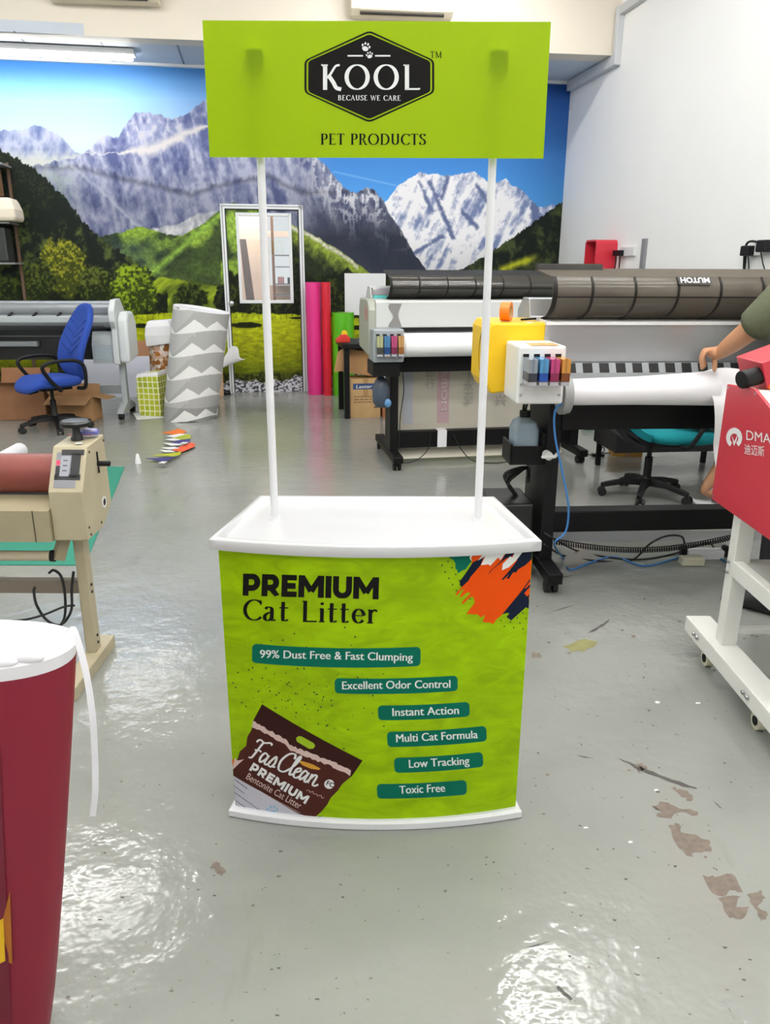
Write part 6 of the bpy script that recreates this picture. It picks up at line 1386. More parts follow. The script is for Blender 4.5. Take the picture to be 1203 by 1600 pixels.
# hanging printed banner
cream = mat('banner_cream', (206, 200, 184), .7)
q = MB(); bz = lambda v: .80 - .765 * v; by = lambda v: .30 + .02 * sin(v * 5) - (.10 * max(0, v - .8) / .2)
q.sheet(lambda u, v: Vector((.035 + 1.4 * u, by(v), bz(v))), 4, 24, .002); bn = q.build('printed_banner', cream, P2, smooth=60)
q = MB()
def bpanel(x0, x1, v0, v1, m): 
    q.m = m
    for k in range(10):
        a, b_ = v0 + (v1 - v0) * k / 10, v0 + (v1 - v0) * (k + 1) / 10
        q.add([(x0, by(a) - .006, bz(a)), (x1, by(a) - .006, bz(a)), (x1, by(b_) - .006, bz(b_)), (x0, by(b_) - .006, bz(b_))], [(0, 1, 2, 3)])
q.bm.free()
def down_text(chars, x, z_, sz, m):
    q.m = m
    for k, ch in enumerate(chars): q.text(ch, 1, lambda a, b_: (x + a, .284, z_ - k * sz * 1.25 - sz + b_), width=sz, height=sz)
for nm_, f_, m_ in (('pink_stripe', lambda: bpanel(.39, .49, .05, .66, 0), (204, 172, 176)), ('blue_stripe', lambda: bpanel(.11, .19, .05, .66, 0), (190, 192, 200)),
                    ('banner_lettering', lambda: q.text('EUBOM', 1, lambda a, b_: (.42 + b_, .284, .76 - a), width=.36, height=.045), (222, 208, 206)),
                    ('banner_lettering', lambda: down_text('即行', .29, .74, .07, 0), (158, 154, 148)), ('banner_lettering', lambda: down_text('下永亚', .60, .75, .085, 0), (158, 154, 148)), ('banner_lettering', lambda: down_text('兴', .87, .52, .09, 0), (158, 154, 148))):
    q = MB(); f_(); q.build(nm_, mat('banner_ink_%d_%d' % m_[:2], m_, .7), bn, smooth=0, recalc=False)
def W2(x, y, z): return P2.matrix_basis @ Vector((x, y, z))
q = MB(); q.tube([W2(.06, .09, .74), W2(.07, .08, .6), W2(.045, .08, .4), W2(.04, .08, .26), W2(.035, .09, .13)], .004, 6); tag(q.build('thin_cable', rubber), 'thin black cable hanging in front of the banner beside the printer post', 'cable')
q = MB(); q.tube([W2(.30, .125, .24), W2(.28, .11, .13), W2(.20, .10, .05), W2(.10, .10, .02), W2(.05, .11, .05)], .004, 6); tag(q.build('thin_cable', rubber), 'thin black cable drooping below the crossbar towards the printer post', 'cable')
q = MB(); q.tube([W2(.48, .125, .24), W2(.53, .10, .14), W2(.63, .08, .03), W2(.78, .05, .006), W2(.92, .02, .02), W2(1.0, .0, .05)], .004, 6); tag(q.build('thin_cable', rubber), 'thin black cable trailing over the floor below the banner', 'cable')
# bag hanging beside the post, gadget on the printer
g = W2(-.12, -.0, -.012); q = MB(); q.loft([[(g.x + rx * cos(2 * pi * i / 16) * (1 + .12 * sin(3 * i)), g.y + .055 * k_ * sin(2 * pi * i / 16), z_) for i in range(16)] for z_, rx, k_ in ((.49, .035, .6), (.53, .06, 1), (.62, .065, 1), (.69, .045, .8), (.725, .012, .3))]); q.m = 1; q.ball((g.x + .05, g.y - .04, .525), (.028, .02, .035), 10, 8)
tag(q.build('plastic_bag', [mat('bag_slate', (62, 72, 86), .35), mat('bag_blue', (92, 140, 186), .4)], smooth=60), 'dark slate plastic bag with a blue tie hanging from the farther printer', 'bag')
g = W2(-.10, .17, 1.277); t = thing('hand_tool', 'small grey hand tool on a turquoise base on the farther printer', 'tool', g, RZ2)
q = MB(); q.span((-.05, -.03, 0), (.05, .04, .022)); q.build('base', mat('turquoise', (90, 196, 190), .5), t, smooth=0)
q = MB(); q.prism([(-.06, .023), (-.065, .08), (-.05, .06), (.0, .07), (.10, .075), (.10, .03), (.02, .023)], -.03, .03, 'y'); q.build('grey_body', mat('tool_grey', (150, 146, 150), .4), t, smooth=0, bevel=.004)

# ------------------------------------------------------------------ white wall fittings
def RWp(u, v, out=0.0): b_, h_ = rwp(u, v, A_R); return RM(A_R - out, b_, h_)
def on_wall(q, u0, u1, v0, v1, d0, d1, m=None):
    b0, h0 = rwp(u0, (v0 + v1) / 2, A_R); b1, h1 = rwp(u1, (v0 + v1) / 2, A_R); um = (u0 + u1) / 2
    ht_, hb_ = rwp(um, v0, A_R)[1], rwp(um, v1, A_R)[1]
    vs = [RM(A_R - d_, b_, h_) for b_ in (b0, b1) for d_ in (d0, d1) for h_ in (hb_, ht_)]
    q.add(vs, [(0, 1, 3, 2), (4, 6, 7, 5), (0, 4, 5, 1), (2, 3, 7, 6), (0, 2, 6, 4), (1, 5, 7, 3)])
# red letter-tray tube: rounded hollow box
bN = rwp(964, 400, A_R)[0]; dW = .24
bFar = bN
for k_ in range(400):                      # width of the open end along the wall
    bFar += .005
    p_ = RM(A_R - dW, bFar, 1.6) - CAM
    if CX + F * p_.dot(_rt) / p_.dot(_fw) < 913: break
zT, zB_ = rwp(945, 376, A_R)[1], rwp(945, 441, A_R)[1]
def rrect(hw, hh, r_, n=6):
    out = []
    for sx, sy, a0 in ((1, -1, -90), (1, 1, 0), (-1, 1, 90), (-1, -1, 180)):
        for i in range(n + 1): a = R(a0 + 90 * i / n); out.append((sx * (hw - r_) + r_ * cos(a), sy * (hh - r_) + r_ * sin(a)))
    return out
hw_, hh_ = (bFar - bN) / 2, (zT - zB_) / 2
ro, ri = rrect(hw_, hh_, .05), rrect(hw_ - .018, hh_ - .018, .034)
rl = lambda P_, d_: [RM(A_R - d_, (bN + bFar) / 2 + x, (zT + zB_) / 2 + z_) for x, z_ in P_]
q = MB(); q.loft([rl(ri, dW), rl(ro, dW), rl(ro, .004), rl(ri, .004), rl(ri, dW)], True, (False, False))
tag(q.build('wall_tray', mat('red_acrylic', (200, 44, 60), .35), smooth=40), 'red rounded hollow tray on the white wall above the printer hood', 'tray')
t = thing('wall_socket', 'white double socket with black plugs beside the red wall tray', 'socket', RWp(975, 395, 0.0), THETA)
q = MB(); q.T = t.matrix_basis.inverted() if False else loc_in(t); on_wall(q, 972, 994, 386, 400, 0, .03); q.build('socket_box', white_plastic, t, smooth=0, bevel=.004)
for u0 in (968, 973):
    q = MB(); q.T = loc_in(t); on_wall(q, u0, u0 + 6, 391, 400, .03, .08); q.build('plug', black_plastic, t, smooth=0, bevel=.005)
for k, u0 in enumerate((969, 975)):
    q = MB(); q.tube([RWp(u0 + 2, 399, .06), RWp(u0, 410, .05), RWp(u0 - 5 + k, 425, .03), RWp(u0 - 6 + k, 460, .02), RWp(u0 - 6 + k, 520, .02)], .007, 8); tag(q.build('wall_cable', rubber), ['black cable dropping from the double socket, nearer the red tray', 'black cable dropping from the double socket, nearer the grey conduit'][k], 'cable', 'cables at the wall sockets')
q = MB(); on_wall(q, 994, 999, 374, 640, 0, .03); tag(q.build('conduit', mat('conduit_grey', (128, 130, 134), .5), smooth=0), 'grey vertical conduit on the white wall beside the double socket', 'conduit')
t = thing('wall_socket', 'white socket with black plugs above the hood near the olive sleeve', 'socket', RWp(1190, 390, 0), THETA)
q = MB(); q.T = loc_in(t); on_wall(q, 1184, 1198, 380, 399, 0, .03); on_wall(q, 1160, 1172, 391, 393.5, 0, .015); q.build('socket_box', white_plastic, t, smooth=0)
q = MB(); q.T = loc_in(t); on_wall(q, 1172, 1184, 384, 400, .02, .09); q.build('plug', black_plastic, t, smooth=0, bevel=.01)
q = MB(); q.T = loc_in(t); on_wall(q, 1197, 1212, 375, 394, .02, .09); q.build('plug', black_plastic, t, smooth=0, bevel=.01)
q = MB(); q.tube([RWp(1198, 380, .05), RWp(1186, 377, .06), RWp(1176, 381, .05), RWp(1171, 394, .04), RWp(1168, 410, .03), RWp(1166, 428, .02), RWp(1166, 500, .02)], .009, 8); tag(q.build('wall_cable', rubber), 'black cable arching over the plug and down the white wall', 'cable', 'cables at the wall sockets')
for k, (ua, ub) in enumerate(((1177, 1167), (1180, 1174), (1200, 1199))):
    q = MB(); q.tube([RWp(ua, 400 if k < 2 else 394, .06), RWp(ub + (ua - ub) * .5, 412, .04), RWp(ub, 430, .02), RWp(ub, 500, .02)], .005, 8); tag(q.build('wall_cable', rubber), ['thin black cable slanting from the plug below the arching cable', 'thin black cable hanging straight below the plug', 'thin black cable below the plug at the picture edge'][k], 'cable', 'cables at the wall sockets')
# ------------------------------------------------------------------ red press machine on a white trolley
red = mat('red_enamel', (190, 50, 64), .38); stand_white = mat('trolley_white', (226, 226, 220), .4)
MX = 1.24
RMc = thing('press_machine', 'red press machine with white lettering on a white steel trolley', 'machine', (1.24, 2.55, 0))
def MM(*p): return (p[0] - 1.24, p[1] - 2.55, p[2])
q = MB(); q.prism([(2.80 - 2.55, .665), (2.80 - 2.55, 1.10), (2.59 - 2.55, 1.115), (2.43 - 2.55, 1.06), (2.0 - 2.55, .90), (2.0 - 2.55, .665)], 0.0, .012, 'x'); sp_ = q.build('side_panel', red, RMc, smooth=0, bevel=.003)
q = MB(); q.prism([(2.79 - 2.55, .67), (2.79 - 2.55, 1.095), (2.59 - 2.55, 1.108), (2.43 - 2.55, 1.055), (2.0 - 2.55, .89), (2.0 - 2.55, .67)], .0125, .55, 'x'); q.build('cabinet', mat('cabinet_cream', (226, 218, 206), .45), RMc, smooth=0)
q = MB(); q.prism([(2.80 - 2.55, .665), (2.80 - 2.55, 1.10), (2.59 - 2.55, 1.115), (2.43 - 2.55, 1.06), (2.0 - 2.55, .90), (2.0 - 2.55, .665)], .551, .563, 'x'); q.build('side_panel', red, RMc, smooth=0)
q = MB(); q.box(MM(1.45, 2.66, 1.118), (.30, .10, .012)); q.build('orange_pad', mat('orange_pad', (240, 104, 30), .5), RMc, smooth=0)
rot = RY(R(-21))
q = MB(); q.box(MM(1.435, 2.72, 1.205), (.32, .20, .105), rot); hd = q.build('press_head', red, RMc, smooth=0, bevel=.004)
q = MB(); q.cyl(MM(1.285, 2.66, 1.150), MM(1.215, 2.64, 1.137), .031, n=24); q.cyl(MM(1.30, 2.665, 1.153), MM(1.284, 2.66, 1.150), .018, n=16); q.build('clamp_knob', black_plastic, hd, smooth=40, bevel=.003)
q = MB(); q.cyl(MM(1.40, 2.64, 1.19), MM(1.385, 2.56, 1.185), .032, n=24); q.build('clamp_knob', black_plastic, hd, smooth=40, bevel=.003)
for yy, zz in ((2.785, 1.088), (2.575, 1.10), (2.785, .68)):
    q = MB(); q.cyl(MM(MX - .0015, yy, zz), MM(MX + .002, yy, zz), .0045, n=10); q.build('screw', steel, sp_)
def rp(u, v, lay=.0008): d = ray(u, v); t = (MX - lay) / d.x; p_ = CAM + d * t; return MM(p_.x, p_.y, p_.z)
q = MB(); c0 = (1147, 684)
pts = []
for k in range(44):
    a = R(230 - 280 * (k / 43)); r_ = 14.0 if k % 2 else 12.2; pts.append((c0[0] + r_ * 0.95 * cos(a), c0[1] - r_ * sin(a) * 1.12))
inner = [(1154, 694), (1153, 682), (1150, 678), (1147, 690), (1145, 679), (1142, 680), (1140, 690)]
ring_o = [(c0[0] + 13.2 * cos(R(240 - 300 * k / 40)) * .95, c0[1] - 13.2 * (1 + .07 * (k % 2)) * sin(R(240 - 300 * k / 40)) * 1.15) for k in range(41)]
ring_i = [(c0[0] + 6.6 * cos(R(240 - 300 * k / 40)) * .95, c0[1] + 1 - 6.6 * sin(R(240 - 300 * k / 40)) * 1.15) for k in range(41)]
V = [rp(*p_) for p_ in ring_o + ring_i]; q.add(V, [(i, i + 1, 41 + i + 1, 41 + i) for i in range(40)])
q.add([rp(*p_) for p_ in ((1143, 679), (1147.5, 690), (1153, 677), (1150.5, 689), (1146.5, 697))], [(0, 1, 2, 3, 4)])
d = Vector((1.0, .155)); 
def rt(p0, dx, sl): return lambda x, y: rp(p0[0] + x, p0[1] + x * sl - y)
q.text('DMAIS', 1, rt((1166, 687), 1, .16), bold=0.0, width=50, height=15)
q.text('迪迈斯', 1, rt((1163, 708), 1, .13), width=31, height=15)
q.build('logo_lettering', print_white, sp_, smooth=0, recalc=False)
# trolley
def wb(nm, a, b_, m=stand_white, par=None, bev=.004): q = MB(); q.span(MM(*a), MM(*b_)); return q.build(nm, m, par or RMc, smooth=0, bevel=bev)
for xx in (1.265, 1.70):
    for k, yy in enumerate((2.60, 2.16)):
        ps = wb('trolley_post', (xx, yy, .149), (xx + .06, yy + .055, .664))
        for zz in (.475, .435):
            if xx < 1.4:
                q = MB(); q.cyl(MM(xx + .02, yy + .0555, zz), MM(xx + .02, yy + .064, zz), .007, n=10); q.cyl(MM(xx - .002, yy + .03, zz), MM(xx - .012, yy + .03, zz), .006, n=10); q.build('bolt', steel, ps)
    bs = wb('base_rail', (xx - .035, 2.02, .085), (xx + .065, 2.86, .15))
    for yy in (2.74, 2.30):
        q = MB()
        for s_ in (-.016, .016): q.cyl(MM(xx - .036, yy + s_, .12), MM(xx - .044, yy + s_, .118), .008, n=10)
        q.build('bolt', steel, bs)
        q = MB(); q.cyl(MM(xx, yy - .02, .032), MM(xx + .026, yy - .02, .032), .032, n=22); q.m = 1; q.cyl(MM(xx - .003, yy - .02, .032), MM(xx + .03, yy - .02, .032), .017, n=16); q.box(MM(xx + .012, yy, .072), (.04, .06, .024)); q.build('caster', [mat('caster_ivory', (206, 204, 176), .4), black_metal], bs)
wb('shelf_rail', (1.262, 2.215, .43), (1.30, 2.60, .49)); wb('shelf_rail', (1.725, 2.215, .43), (1.76, 2.60, .49))
wb('trolley_shelf', (1.30, 2.19, .47), (1.725, 2.64, .482), mat('shelf_top_grey', (196, 196, 192), .45))
wb('cross_rail', (1.325, 2.61, .19), (1.70, 2.64, .215))

# ------------------------------------------------------------------ cables and small things on the floor
def cable(nm, label, pts, r_, m, grp=None): q = MB(); q.tube(pts, r_, 8); return tag(q.build(nm, m), label, 'cable', grp)
blue_c = mat('cable_blue', (60, 124, 190), .5)
G = lambda u, v, h=.006: gp(u, v, h)
cable('network_cable', 'bright blue network cable hanging from the ink box to the floor', [yp(886, 628, 3.36), yp(868, 640, 3.36), yp(867, 680, 3.38), yp(878, 735, 3.40), yp(888, 790, 3.42), yp(884, 830, 3.44), yp(866, 850, 3.46), G(880, 872), G(890, 890), G(920, 880), G(960, 870), G(1005, 884), G(1050, 874), G(1085, 862), G(1110, 866), G(1140, 880)], .005, blue_c)
cable('power_cable', 'black power cable running along the floor to the power strip', [yp(850, 832, 3.50), yp(866, 842, 3.50), G(900, 860), G(945, 870), G(1000, 874), G(1050, 866), G(1090, 852, .03), G(1110, 850, .05), G(1117, 860, .035)], .005, rubber, 'floor cables')
cable('power_cable', 'black power cable arching up from the floor beside the power strip', [yp(850, 850, 3.45), G(880, 868), G(930, 876), G(985, 876), yp(1015, 850, 3.62), yp(1040, 838, 3.66), yp(1064, 838, 3.68), yp(1070, 850, 3.68)], .005, rubber, 'floor cables')
s0 = G(1096, 872, 0)
t = thing('power_strip', 'white power strip with black plugs on the floor under the printer', 'power strip', (s0.x, s0.y, 0), R(2))
q = MB(); q.span((-.09, -.03, .0), (.11, .03, .05)); q.build('strip_body', white_plastic, t, smooth=0, bevel=.005)
for xx in (-.105, .125): q = MB(); q.span((xx - .015, -.02, .01), (xx + .015, .02, .07)); q.build('plug', black_plastic, t, smooth=0, bevel=.005)
g = G(1083, 885, 0); q = MB(); q.box((g.x, g.y + .03, .022), (.12, .06, .042)); tag(q.build('adapter', mat('adapter_cream', (206, 204, 180), .5), smooth=0, bevel=.004), 'cream adapter block on the floor in front of the power strip', 'adapter')
# between the printers
g = gp(982, 714); bb = carton('small yellow-brown cardboard box on the floor behind the teal chair', (g.x, g.y + .10, 0), (.24, .18, .15), R(-4), mat('box_ochre', (186, 138, 58), .85))
g = gp(955, 694); q = MB(); q.sheet(lambda u, v: Vector((g.x - .11 + .24 * u, g.y - .02 + .2 * v, .012 + .035 * sin(pi * u) * sin(pi * v) + .01 * sin(9 * u + 5 * v))), 14, 10, .004); tag(q.build('cloth', mat('cloth_blue', (86, 104, 196), .8), smooth=60), 'crumpled blue cloth on the floor beside the small box', 'cloth')
g = gp(925, 672); q = MB(); q.box((g.x, g.y + .05, .03), (.16, .1, .06)); tag(q.build('green_tray', mat('tray_green', (22, 104, 74), .5), smooth=0, bevel=.01), 'small green plastic tray on the floor behind the printers', 'tray')
cable('adapter_cable', 'thin black cable on the floor running to the small box', [G(905, 704), G(925, 711), G(940, 708), G(960, 708), G(975, 708)], .004, rubber)
cable('adapter_cable', 'loop of black cable standing up from the small adapter', [G(930, 714, .01), yp(936, 704, gp(930, 714).y), yp(942, 699, gp(930, 714).y), yp(944, 704, gp(930, 714).y), G(934, 712, .012)], .004, rubber)
g = G(934, 713, 0); q = MB(); q.box((g.x, g.y, .012), (.10, .05, .022)); tag(q.build('adapter', black_plastic, smooth=0, bevel=.004), 'small black adapter on the floor between the two printers', 'adapter')

# teal task chair behind the nearer printer
TC = thing('office_chair', 'teal seated black office chair behind the silver printer', 'chair', (1.79, 5.08, 0), R(90))
chair_base(TC, .30, R(-90) + .15 + 0.33, .40)
teal_f = mat('teal_fabric', (0, 134, 142), .9)
q = MB(); superpad(q, (0, -.17, .44), .23, .24, .045); q.build('seat', teal_f, TC, smooth=60)
q = MB(); q.sheet(lambda u, v: Vector(((u - .5) * (.40 + .1 * sin(pi * v)), .10 + .06 * sin(pi * v * .5) + .33 * v - .08 * (2 * u - 1) ** 2 * -1 * 0, .40 + .10 * v + .40 * v ** 2)), 14, 16, .03); q.build('back_shell', mat('shell_black', (20, 20, 22), .5), TC, smooth=60)
q = MB(); q.sheet(lambda u, v: Vector(((u - .5) * (.34 + .1 * sin(pi * v)), .045 + .06 * sin(pi * v * .5) + .30 * v, .46 + .10 * v + .38 * v ** 2)), 14, 16, .045); q.build('back_cushion', teal_f, TC, smooth=60)
q = MB(); q.box((0, -.10, .388), (.22, .3, .03)); q.build('tilt_mechanism', black_plastic, TC, smooth=0)
for s_ in (-1, 1):
    q = MB(); q.tube([(s_ * .20, -.12, .40), (s_ * .27, -.16, .41), (s_ * .28, -.24, .55), (s_ * .28, -.30, .63)], .016, 8); q.box((s_ * .28, -.22, .64), (.05, .26, .03)); q.build('armrest', black_plastic, TC)
# black cabinet with a white label beside the chair
t = thing('drawer_cabinet', 'low black cabinet with a white label behind the teal chair', 'cabinet', (2.05, 5.62, 0), R(6))
q = MB(); q.span((-.35, -.02, .19), (.6, .42, .62)); q.build('carcass', mat('cabinet_black', (22, 22, 24), .5), t, smooth=0)
for xx in (-.33, .55):
    q = MB(); q.span((xx, .36, 0), (xx + .03, .40, .19)); q.build('leg', black_metal, t, smooth=0)
q = MB(); q.span((.02, -.0215, .385), (.20, -.0201, .47)); q.m = 1; q.span((.05, -.0225, .42), (.08, -.0216, .44)); q.span((.10, -.0225, .42), (.15, -.0216, .435)); q.build('paper_label', [paper_white, mat('label_ink', (90, 100, 120), .6)], t, smooth=0)

# ------------------------------------------------------------------ people
skin_m = mat('skin', (196, 144, 108), .5, var=.04, scale=25); hair_m = mat('black_hair', (18, 16, 15), .6)
def skinmesh(name, chains, m, parent, sub=2, smooth=80):
    """chains: lists of (x, y, z, r); chain points that coincide share a vertex; the first point of the first chain is the root"""
    vs, rs, es, key = [], [], [], {}
    for ch in chains:
        prev = None
        for p_ in ch:
            k = tuple(round(c, 4) for c in p_[:3])
            if k not in key: key[k] = len(vs); vs.append(p_[:3]); rs.append(p_[3] if not isinstance(p_[3], tuple) else p_[3])
            i = key[k]
            if prev is not None and prev != i: es.append((prev, i))
            prev = i
    me = bpy.data.meshes.new(name); me.from_pydata(vs, es, [])
    o = bpy.data.objects.new(name, me); COL.objects.link(o); o.parent = parent
    md = o.modifiers.new('skin', 'SKIN'); md.use_smooth_shade = True; md.branch_smoothing = .4
    if not me.skin_vertices: 
        bpy.context.view_layer.objects.active = o
    sv = me.skin_vertices[0].data if me.skin_vertices else None
    if sv is None:
        me.attributes  # layer is created by the modifier
    for i, r_ in enumerate(rs):
        me.skin_vertices[0].data[i].radius = r_ if isinstance(r_, tuple) else (r_, r_)
    me.skin_vertices[0].data[0].use_root = True
    sm_ = o.modifiers.new('sub', 'SUBSURF'); sm_.levels = sub; sm_.render_levels = sub
    dg = bpy.context.evaluated_depsgraph_get(); m2 = bpy.data.meshes.new_from_object(o.evaluated_get(dg))
    m2.name = name; o.modifiers.clear(); o.data = m2; m2.materials.clear(); m2.materials.append(m); m2.shade_smooth()
    bpy.data.meshes.remove(me)
    return o
def lerp3(a, b_, t): return tuple(a[i] + (b_[i] - a[i]) * t for i in range(3))
def limb(a, b_, ra, rb, n=3, rm=None):
    return [lerp3(a, b_, k / n) + ((ra + (rb - ra) * k / n) + ((rm or 0) * sin(pi * k / n)),) for k in range(n + 1)]
def build_person(name, label, loc, J, shirt_c, trouser_c, sleeve=.95, hand_l=None, hand_r=None, shoe_m=None, group=None, bare=False):
    t = thing(name, label, 'person', loc)
    L_ = lambda k: tuple(Vector(J[k]) - Vector(loc))
    pel, spn, chs, nck, hdp = (L_(k) for k in ('pelvis', 'spine', 'chest', 'neck', 'head'))
    ch = []
    ch.append([pel + (.085,), spn + (.08,), chs + (.09,), nck + (.055,), lerp3(nck, hdp, .5) + (.055,)])
    for s_ in ('l', 'r'):
        sh, el, wr = L_('sh_' + s_), L_('el_' + s_), L_('wr_' + s_); hp_, kn, an, to = L_('hip_' + s_), L_('kn_' + s_), L_('an_' + s_), L_('toe_' + s_)
        ch.append([chs + (.09,)] + limb(sh, el, .056, .050, 3)); ch.append([el + (.050,)] + limb(el, wr, .050, .032, 3, .004)[1:])
        ch.append([pel + (.085,)] + limb(hp_, kn, .082, .056, 3)); ch.append([kn + (.056,)] + limb(kn, an, .056, .036, 3, .008)[1:] + [lerp3(an, to, .45) + (.026,), lerp3(an, to, .8) + (.024,), to + (.018,)])
        hand = hand_l if s_ == 'l' else hand_r
        if hand: palm, fingers = hand; palm = tuple(Vector(palm) - Vector(loc)); fingers = [[tuple(Vector(p_[:3]) - Vector(loc)) + (p_[3],) for p_ in f_] for f_ in fingers]
        else:
            d_ = (Vector(wr) - Vector(el)).normalized(); sd_ = d_.cross(Vector((0, 0, 1))); sd_ = sd_.normalized() if sd_.length > .1 else Vector((0, 1, 0))
            palm = tuple(Vector(wr) + d_ * .05); fingers = []
            for k, ln in enumerate((.07, .08, .075, .06)):
                b0 = Vector(wr) + d_ * .095 + sd_ * (.027 - .018 * k); fingers.append([tuple(b0) + (.009,), tuple(b0 + d_ * ln * .5 - Vector((0, 0, .008))) + (.0085,), tuple(b0 + d_ * ln - Vector((0, 0, .028))) + (.0075,)])
            b0 = Vector(wr) + d_ * .035 + sd_ * .03; fingers.append([tuple(b0) + (.012,), tuple(b0 + d_ * .03 + sd_ * .022) + (.0105,), tuple(b0 + d_ * .06 + sd_ * .026) + (.009,)])
        ch.append([wr + (.032,), palm + ((.034, .02),)])
        for f_ in fingers: ch.append([palm + ((.034, .02),)] + f_)
    body = skinmesh('body', ch, skin_m, t, 2)
    # head with a face, turned towards 'look'
    hv = Vector(hdp); fwd = Vector(J['look']).normalized(); sid = fwd.cross(Vector((0, 0, 1))).normalized(); upv = sid.cross(fwd)
    q = MB(); q.T = Matrix(((sid.x, fwd.x, upv.x, hv.x), (sid.y, fwd.y, upv.y, hv.y), (sid.z, fwd.z, upv.z, hv.z), (0, 0, 0, 1)))
    rings = []
    for j in range(17):
        ph = -pi / 2 + pi * j / 16; z_ = .118 * sin(ph); w_ = max(cos(ph), .001) ** .85
        rings.append([(.074 * w_ * cos(a) * (1 - .16 * max(0, -z_ / .118)), (.093 if sin(a) > 0 else .1) * w_ * sin(a) + .012 * max(0, -z_ / .118) + (.02 * math.exp(-((a - pi / 2) / .16) ** 2 - ((z_ + .012) / .026) ** 2)) - .008 * math.exp(-((abs(a - pi / 2) - .42) / .2) ** 2 - ((z_ - .012) / .018) ** 2) + .006 * math.exp(-((a - pi / 2) / .3) ** 2 - ((z_ + .062) / .012) ** 2), z_) for a in [2 * pi * i / 48 for i in range(48)]])
    q.loft(rings)
    for s_ in (-1, 1): q.ball((s_ * .075, -.008, -.008), (.012, .02, .032), 10, 8)
    q.build('head', skin_m, t, smooth=80)
    q = MB(); q.T = Matrix(((sid.x, fwd.x, upv.x, hv.x), (sid.y, fwd.y, upv.y, hv.y), (sid.z, fwd.z, upv.z, hv.z), (0, 0, 0, 1)))
    q.loft([[(.082 * max(cos(ph), .001) ** .8 * cos(a), .108 * max(cos(ph), .001) ** .8 * sin(a) - .006, .127 * sin(ph) + (.03 * max(0, sin(a)) if ph < .5 else 0)) for a in [2 * pi * i / 32 for i in range(32)]] for ph in [R(-6 + 96 * j / 10) for j in range(11)]]); q.build('hair', hair_m, t, smooth=80)
    for s_ in (-1, 1):
        q = MB(); q.T = Matrix(((sid.x, fwd.x, upv.x, hv.x), (sid.y, fwd.y, upv.y, hv.y), (sid.z, fwd.z, upv.z, hv.z), (0, 0, 0, 1))); q.ball((s_ * .03, .083, .012), (.012, .006, .006), 12, 8); q.build('eye', mat('eye_dark', (40, 30, 26), .2), t)
    # clothes
    hem = tuple(Vector(pel) + (Vector(pel) - Vector(spn)).normalized() * .05)
    sc = [[hem + (.150,), pel + (.148,), spn + (.138,), chs + (.145,), lerp3(chs, nck, .7) + (.075,)]]
    for s_ in ('l', 'r'):
        sh, el, wr = L_('sh_' + s_), L_('el_' + s_), L_('wr_' + s_)
        sc.append([chs + (.145,), lerp3(chs, sh, .55) + (.105,), sh + (.088,), lerp3(sh, el, .5) + (.082,), lerp3(sh, el, sleeve) + (.080,)])
        if sleeve >= 1: sc[-1].append(lerp3(el, wr, .14) + (.078,))
    skinmesh('shirt', sc, mat('shirt_' + name + str(shirt_c[0]), shirt_c, .85, bump=.2, bscale=60), t, 2)
    tc_ = [[lerp3(pel, spn, .25) + (.125,), pel + (.135,)]]
    for s_ in ('l', 'r'):
        hp_, kn, an = L_('hip_' + s_), L_('kn_' + s_), L_('an_' + s_); tc_.append([pel + (.135,), hp_ + (.098,), lerp3(hp_, kn, .5) + (.088,), kn + (.073,), lerp3(kn, an, .5) + (.068,), lerp3(kn, an, .72 if bare else .98) + (.062,)])
    skinmesh('trousers', tc_, mat('trousers_' + str(trouser_c[0]), trouser_c, .85), t, 2)
    for s_ in ('l', 'r'):
        an, to = Vector(L_('an_' + s_)), Vector(L_('toe_' + s_)); d_ = (to - an); d_.z = 0; d_.normalize(); sd_ = Vector((-d_.y, d_.x, 0)); zf = -Vector(loc).z
        q = MB(); hb = an - d_ * .065
        prof_ = ((.0, .03, .05), (.02, .044, .105 if not bare else .03), (.10, .047, .11 if not bare else .025), (.18, .052, .085 if not bare else .04), (.235, .047, .05 if not bare else .05), (.262, .03, .04))
        q.loft([[hb + d_ * y_ + sd_ * (w_ * cos(a)) + Vector((0, 0, zf - hb.z + max(.002, h_ * (.5 + .5 * sin(a))))) for a in [2 * pi * i / 16 for i in range(16)]] for y_, w_, h_ in prof_]); q.build('shoe', shoe_m[0], t, smooth=70)
        if len(shoe_m) > 1:
            q = MB(); q.ball(hb + d_ * .16 + sd_ * -.03 + Vector((0, 0, zf - hb.z + .05)), (.05, .03, .028), 14, 10); q.build('shoe_patch', shoe_m[1], t, smooth=70)
    return t
# worker in the olive shirt holding the paper
wr = yp(1124, 552, 3.40); el = yp(1182, 508, 3.20); sh = yp(1252, 436, 3.24)
hc = Vector((sh.x + .13, sh.y + .12, 0))
J = dict(pelvis=(hc.x + .03, hc.y - .04, .93), spine=(hc.x + .03, hc.y - .02, 1.12), chest=(hc.x + .01, hc.y, 1.34), neck=(hc.x + .04, hc.y + .01, 1.50), head=(hc.x + .06, hc.y + .02, 1.63), look=(-.65, .5, -.45),
 sh_l=tuple(sh), el_l=tuple(el), wr_l=tuple(wr), sh_r=(hc.x + .13, hc.y + .11, 1.42), el_r=(hc.x + .18, hc.y + .09, 1.15), wr_r=(hc.x + .16, hc.y + .10, .91),
 hip_l=(hc.x - .04, hc.y - .10, .90), kn_l=(hc.x - .05, hc.y - .12, .48), an_l=(hc.x - .06, hc.y - .15, .08), toe_l=(hc.x - .18, hc.y - .04, .035),
 hip_r=(hc.x + .10, hc.y + .02, .90), kn_r=(hc.x + .12, hc.y + .02, .48), an_r=(hc.x + .15, hc.y - .02, .08), toe_r=(hc.x + .04, hc.y + .09, .035))
pm_ = yp(1108, 552, 3.405)
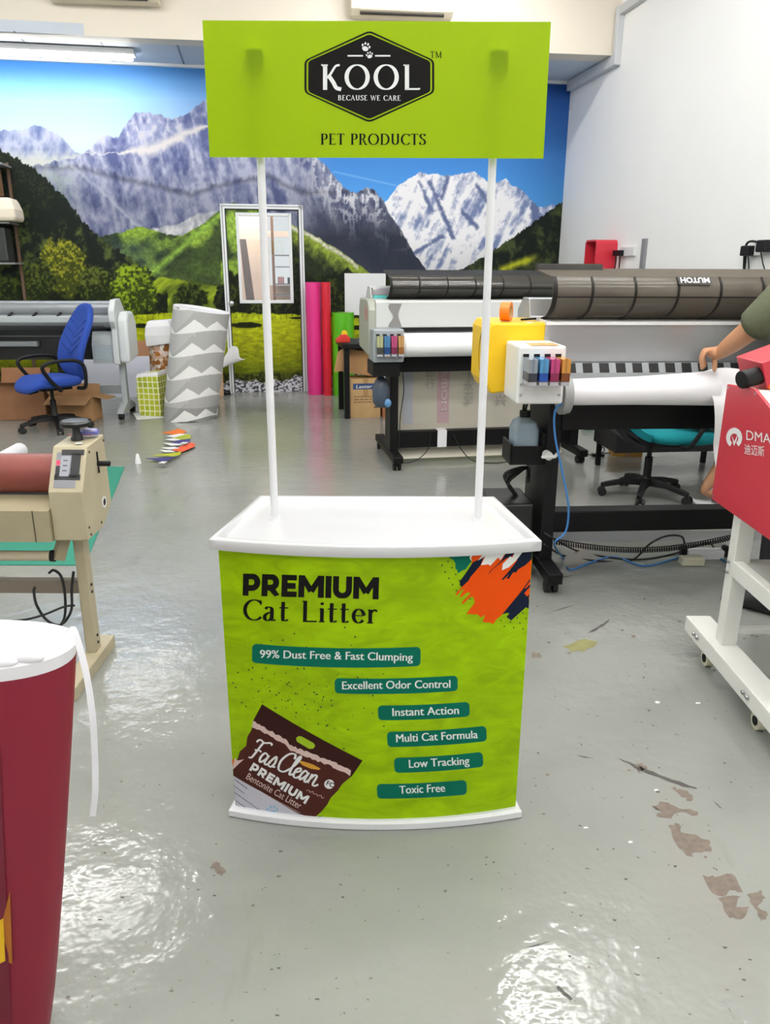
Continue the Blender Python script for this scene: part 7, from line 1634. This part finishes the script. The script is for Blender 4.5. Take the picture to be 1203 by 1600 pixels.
def fg(dy, u0, v0, u1, v1, u2, v2, r0=.0095):
    Y0 = 3.40 + dy; return [tuple(yp(u0, v0, Y0)) + (r0 + .001,), tuple(yp((u0 + u1) / 2, (v0 + v1) / 2 - 1, Y0)) + (r0,), tuple(yp(u1, v1, Y0)) + (r0 * .95,), tuple(yp(u2, v2, Y0 + .004)) + (r0 * .8,)]
hand = (tuple(pm_), [fg(-.040, 1102, 549, 1097, 560, 1099, 575), fg(-.019, 1100, 547, 1095, 560, 1097, 578), fg(.002, 1101, 547, 1096, 560, 1099, 577), fg(.023, 1104, 548, 1099, 560, 1102, 574),
   [tuple(yp(1116, 560, 3.40)) + (.0125,), tuple(yp(1117, 570, 3.39)) + (.0115,), tuple(yp(1116, 581, 3.385)) + (.009,)]])
build_person('person', 'person in an olive green shirt holding the edge of the white paper roll', (hc.x + .06, hc.y, 0), J, (70, 74, 52), (24, 24, 28), 1.0, hand, None, (mat('shoe_black', (20, 20, 22), .5),))
# second person on the teal chair: only a foot shows
sx_, sy_ = 1.98, 5.08
J = dict(pelvis=(sx_, sy_, .61), spine=(sx_ + .06, sy_, .78), chest=(sx_ + .16, sy_, .95), neck=(sx_ + .24, sy_, 1.06), head=(sx_ + .32, sy_, 1.14), look=(1, 0, -.5),
 sh_l=(sx_ + .12, sy_ + .18, .99), el_l=(sx_ + .26, sy_ + .22, .78), wr_l=(sx_ + .46, sy_ + .14, .72), sh_r=(sx_ + .12, sy_ - .18, .99), el_r=(sx_ + .26, sy_ - .22, .78), wr_r=(sx_ + .46, sy_ - .14, .72),
 hip_l=(sx_ + .04, sy_ + .09, .60), kn_l=(sx_ + .44, sy_ + .12, .56), an_l=(sx_ + .36, sy_ + .12, .08), toe_l=(sx_ + .54, sy_ + .13, .035),
 hip_r=(sx_ + .04, sy_ - .09, .60), kn_r=(sx_ + .42, sy_ - .13, .56), an_r=(2.11, 4.90, .09), toe_r=(2.28, 4.88, .035))
build_person('person', 'person on the teal chair, hidden but for a foot in a white and grey slipper', (sx_, sy_, 0), J, (40, 44, 60), (26, 26, 30), .7, None, None, (mat('slipper_white', (214, 214, 216), .7), mat('slipper_grey', (96, 98, 104), .8)), bare=True)
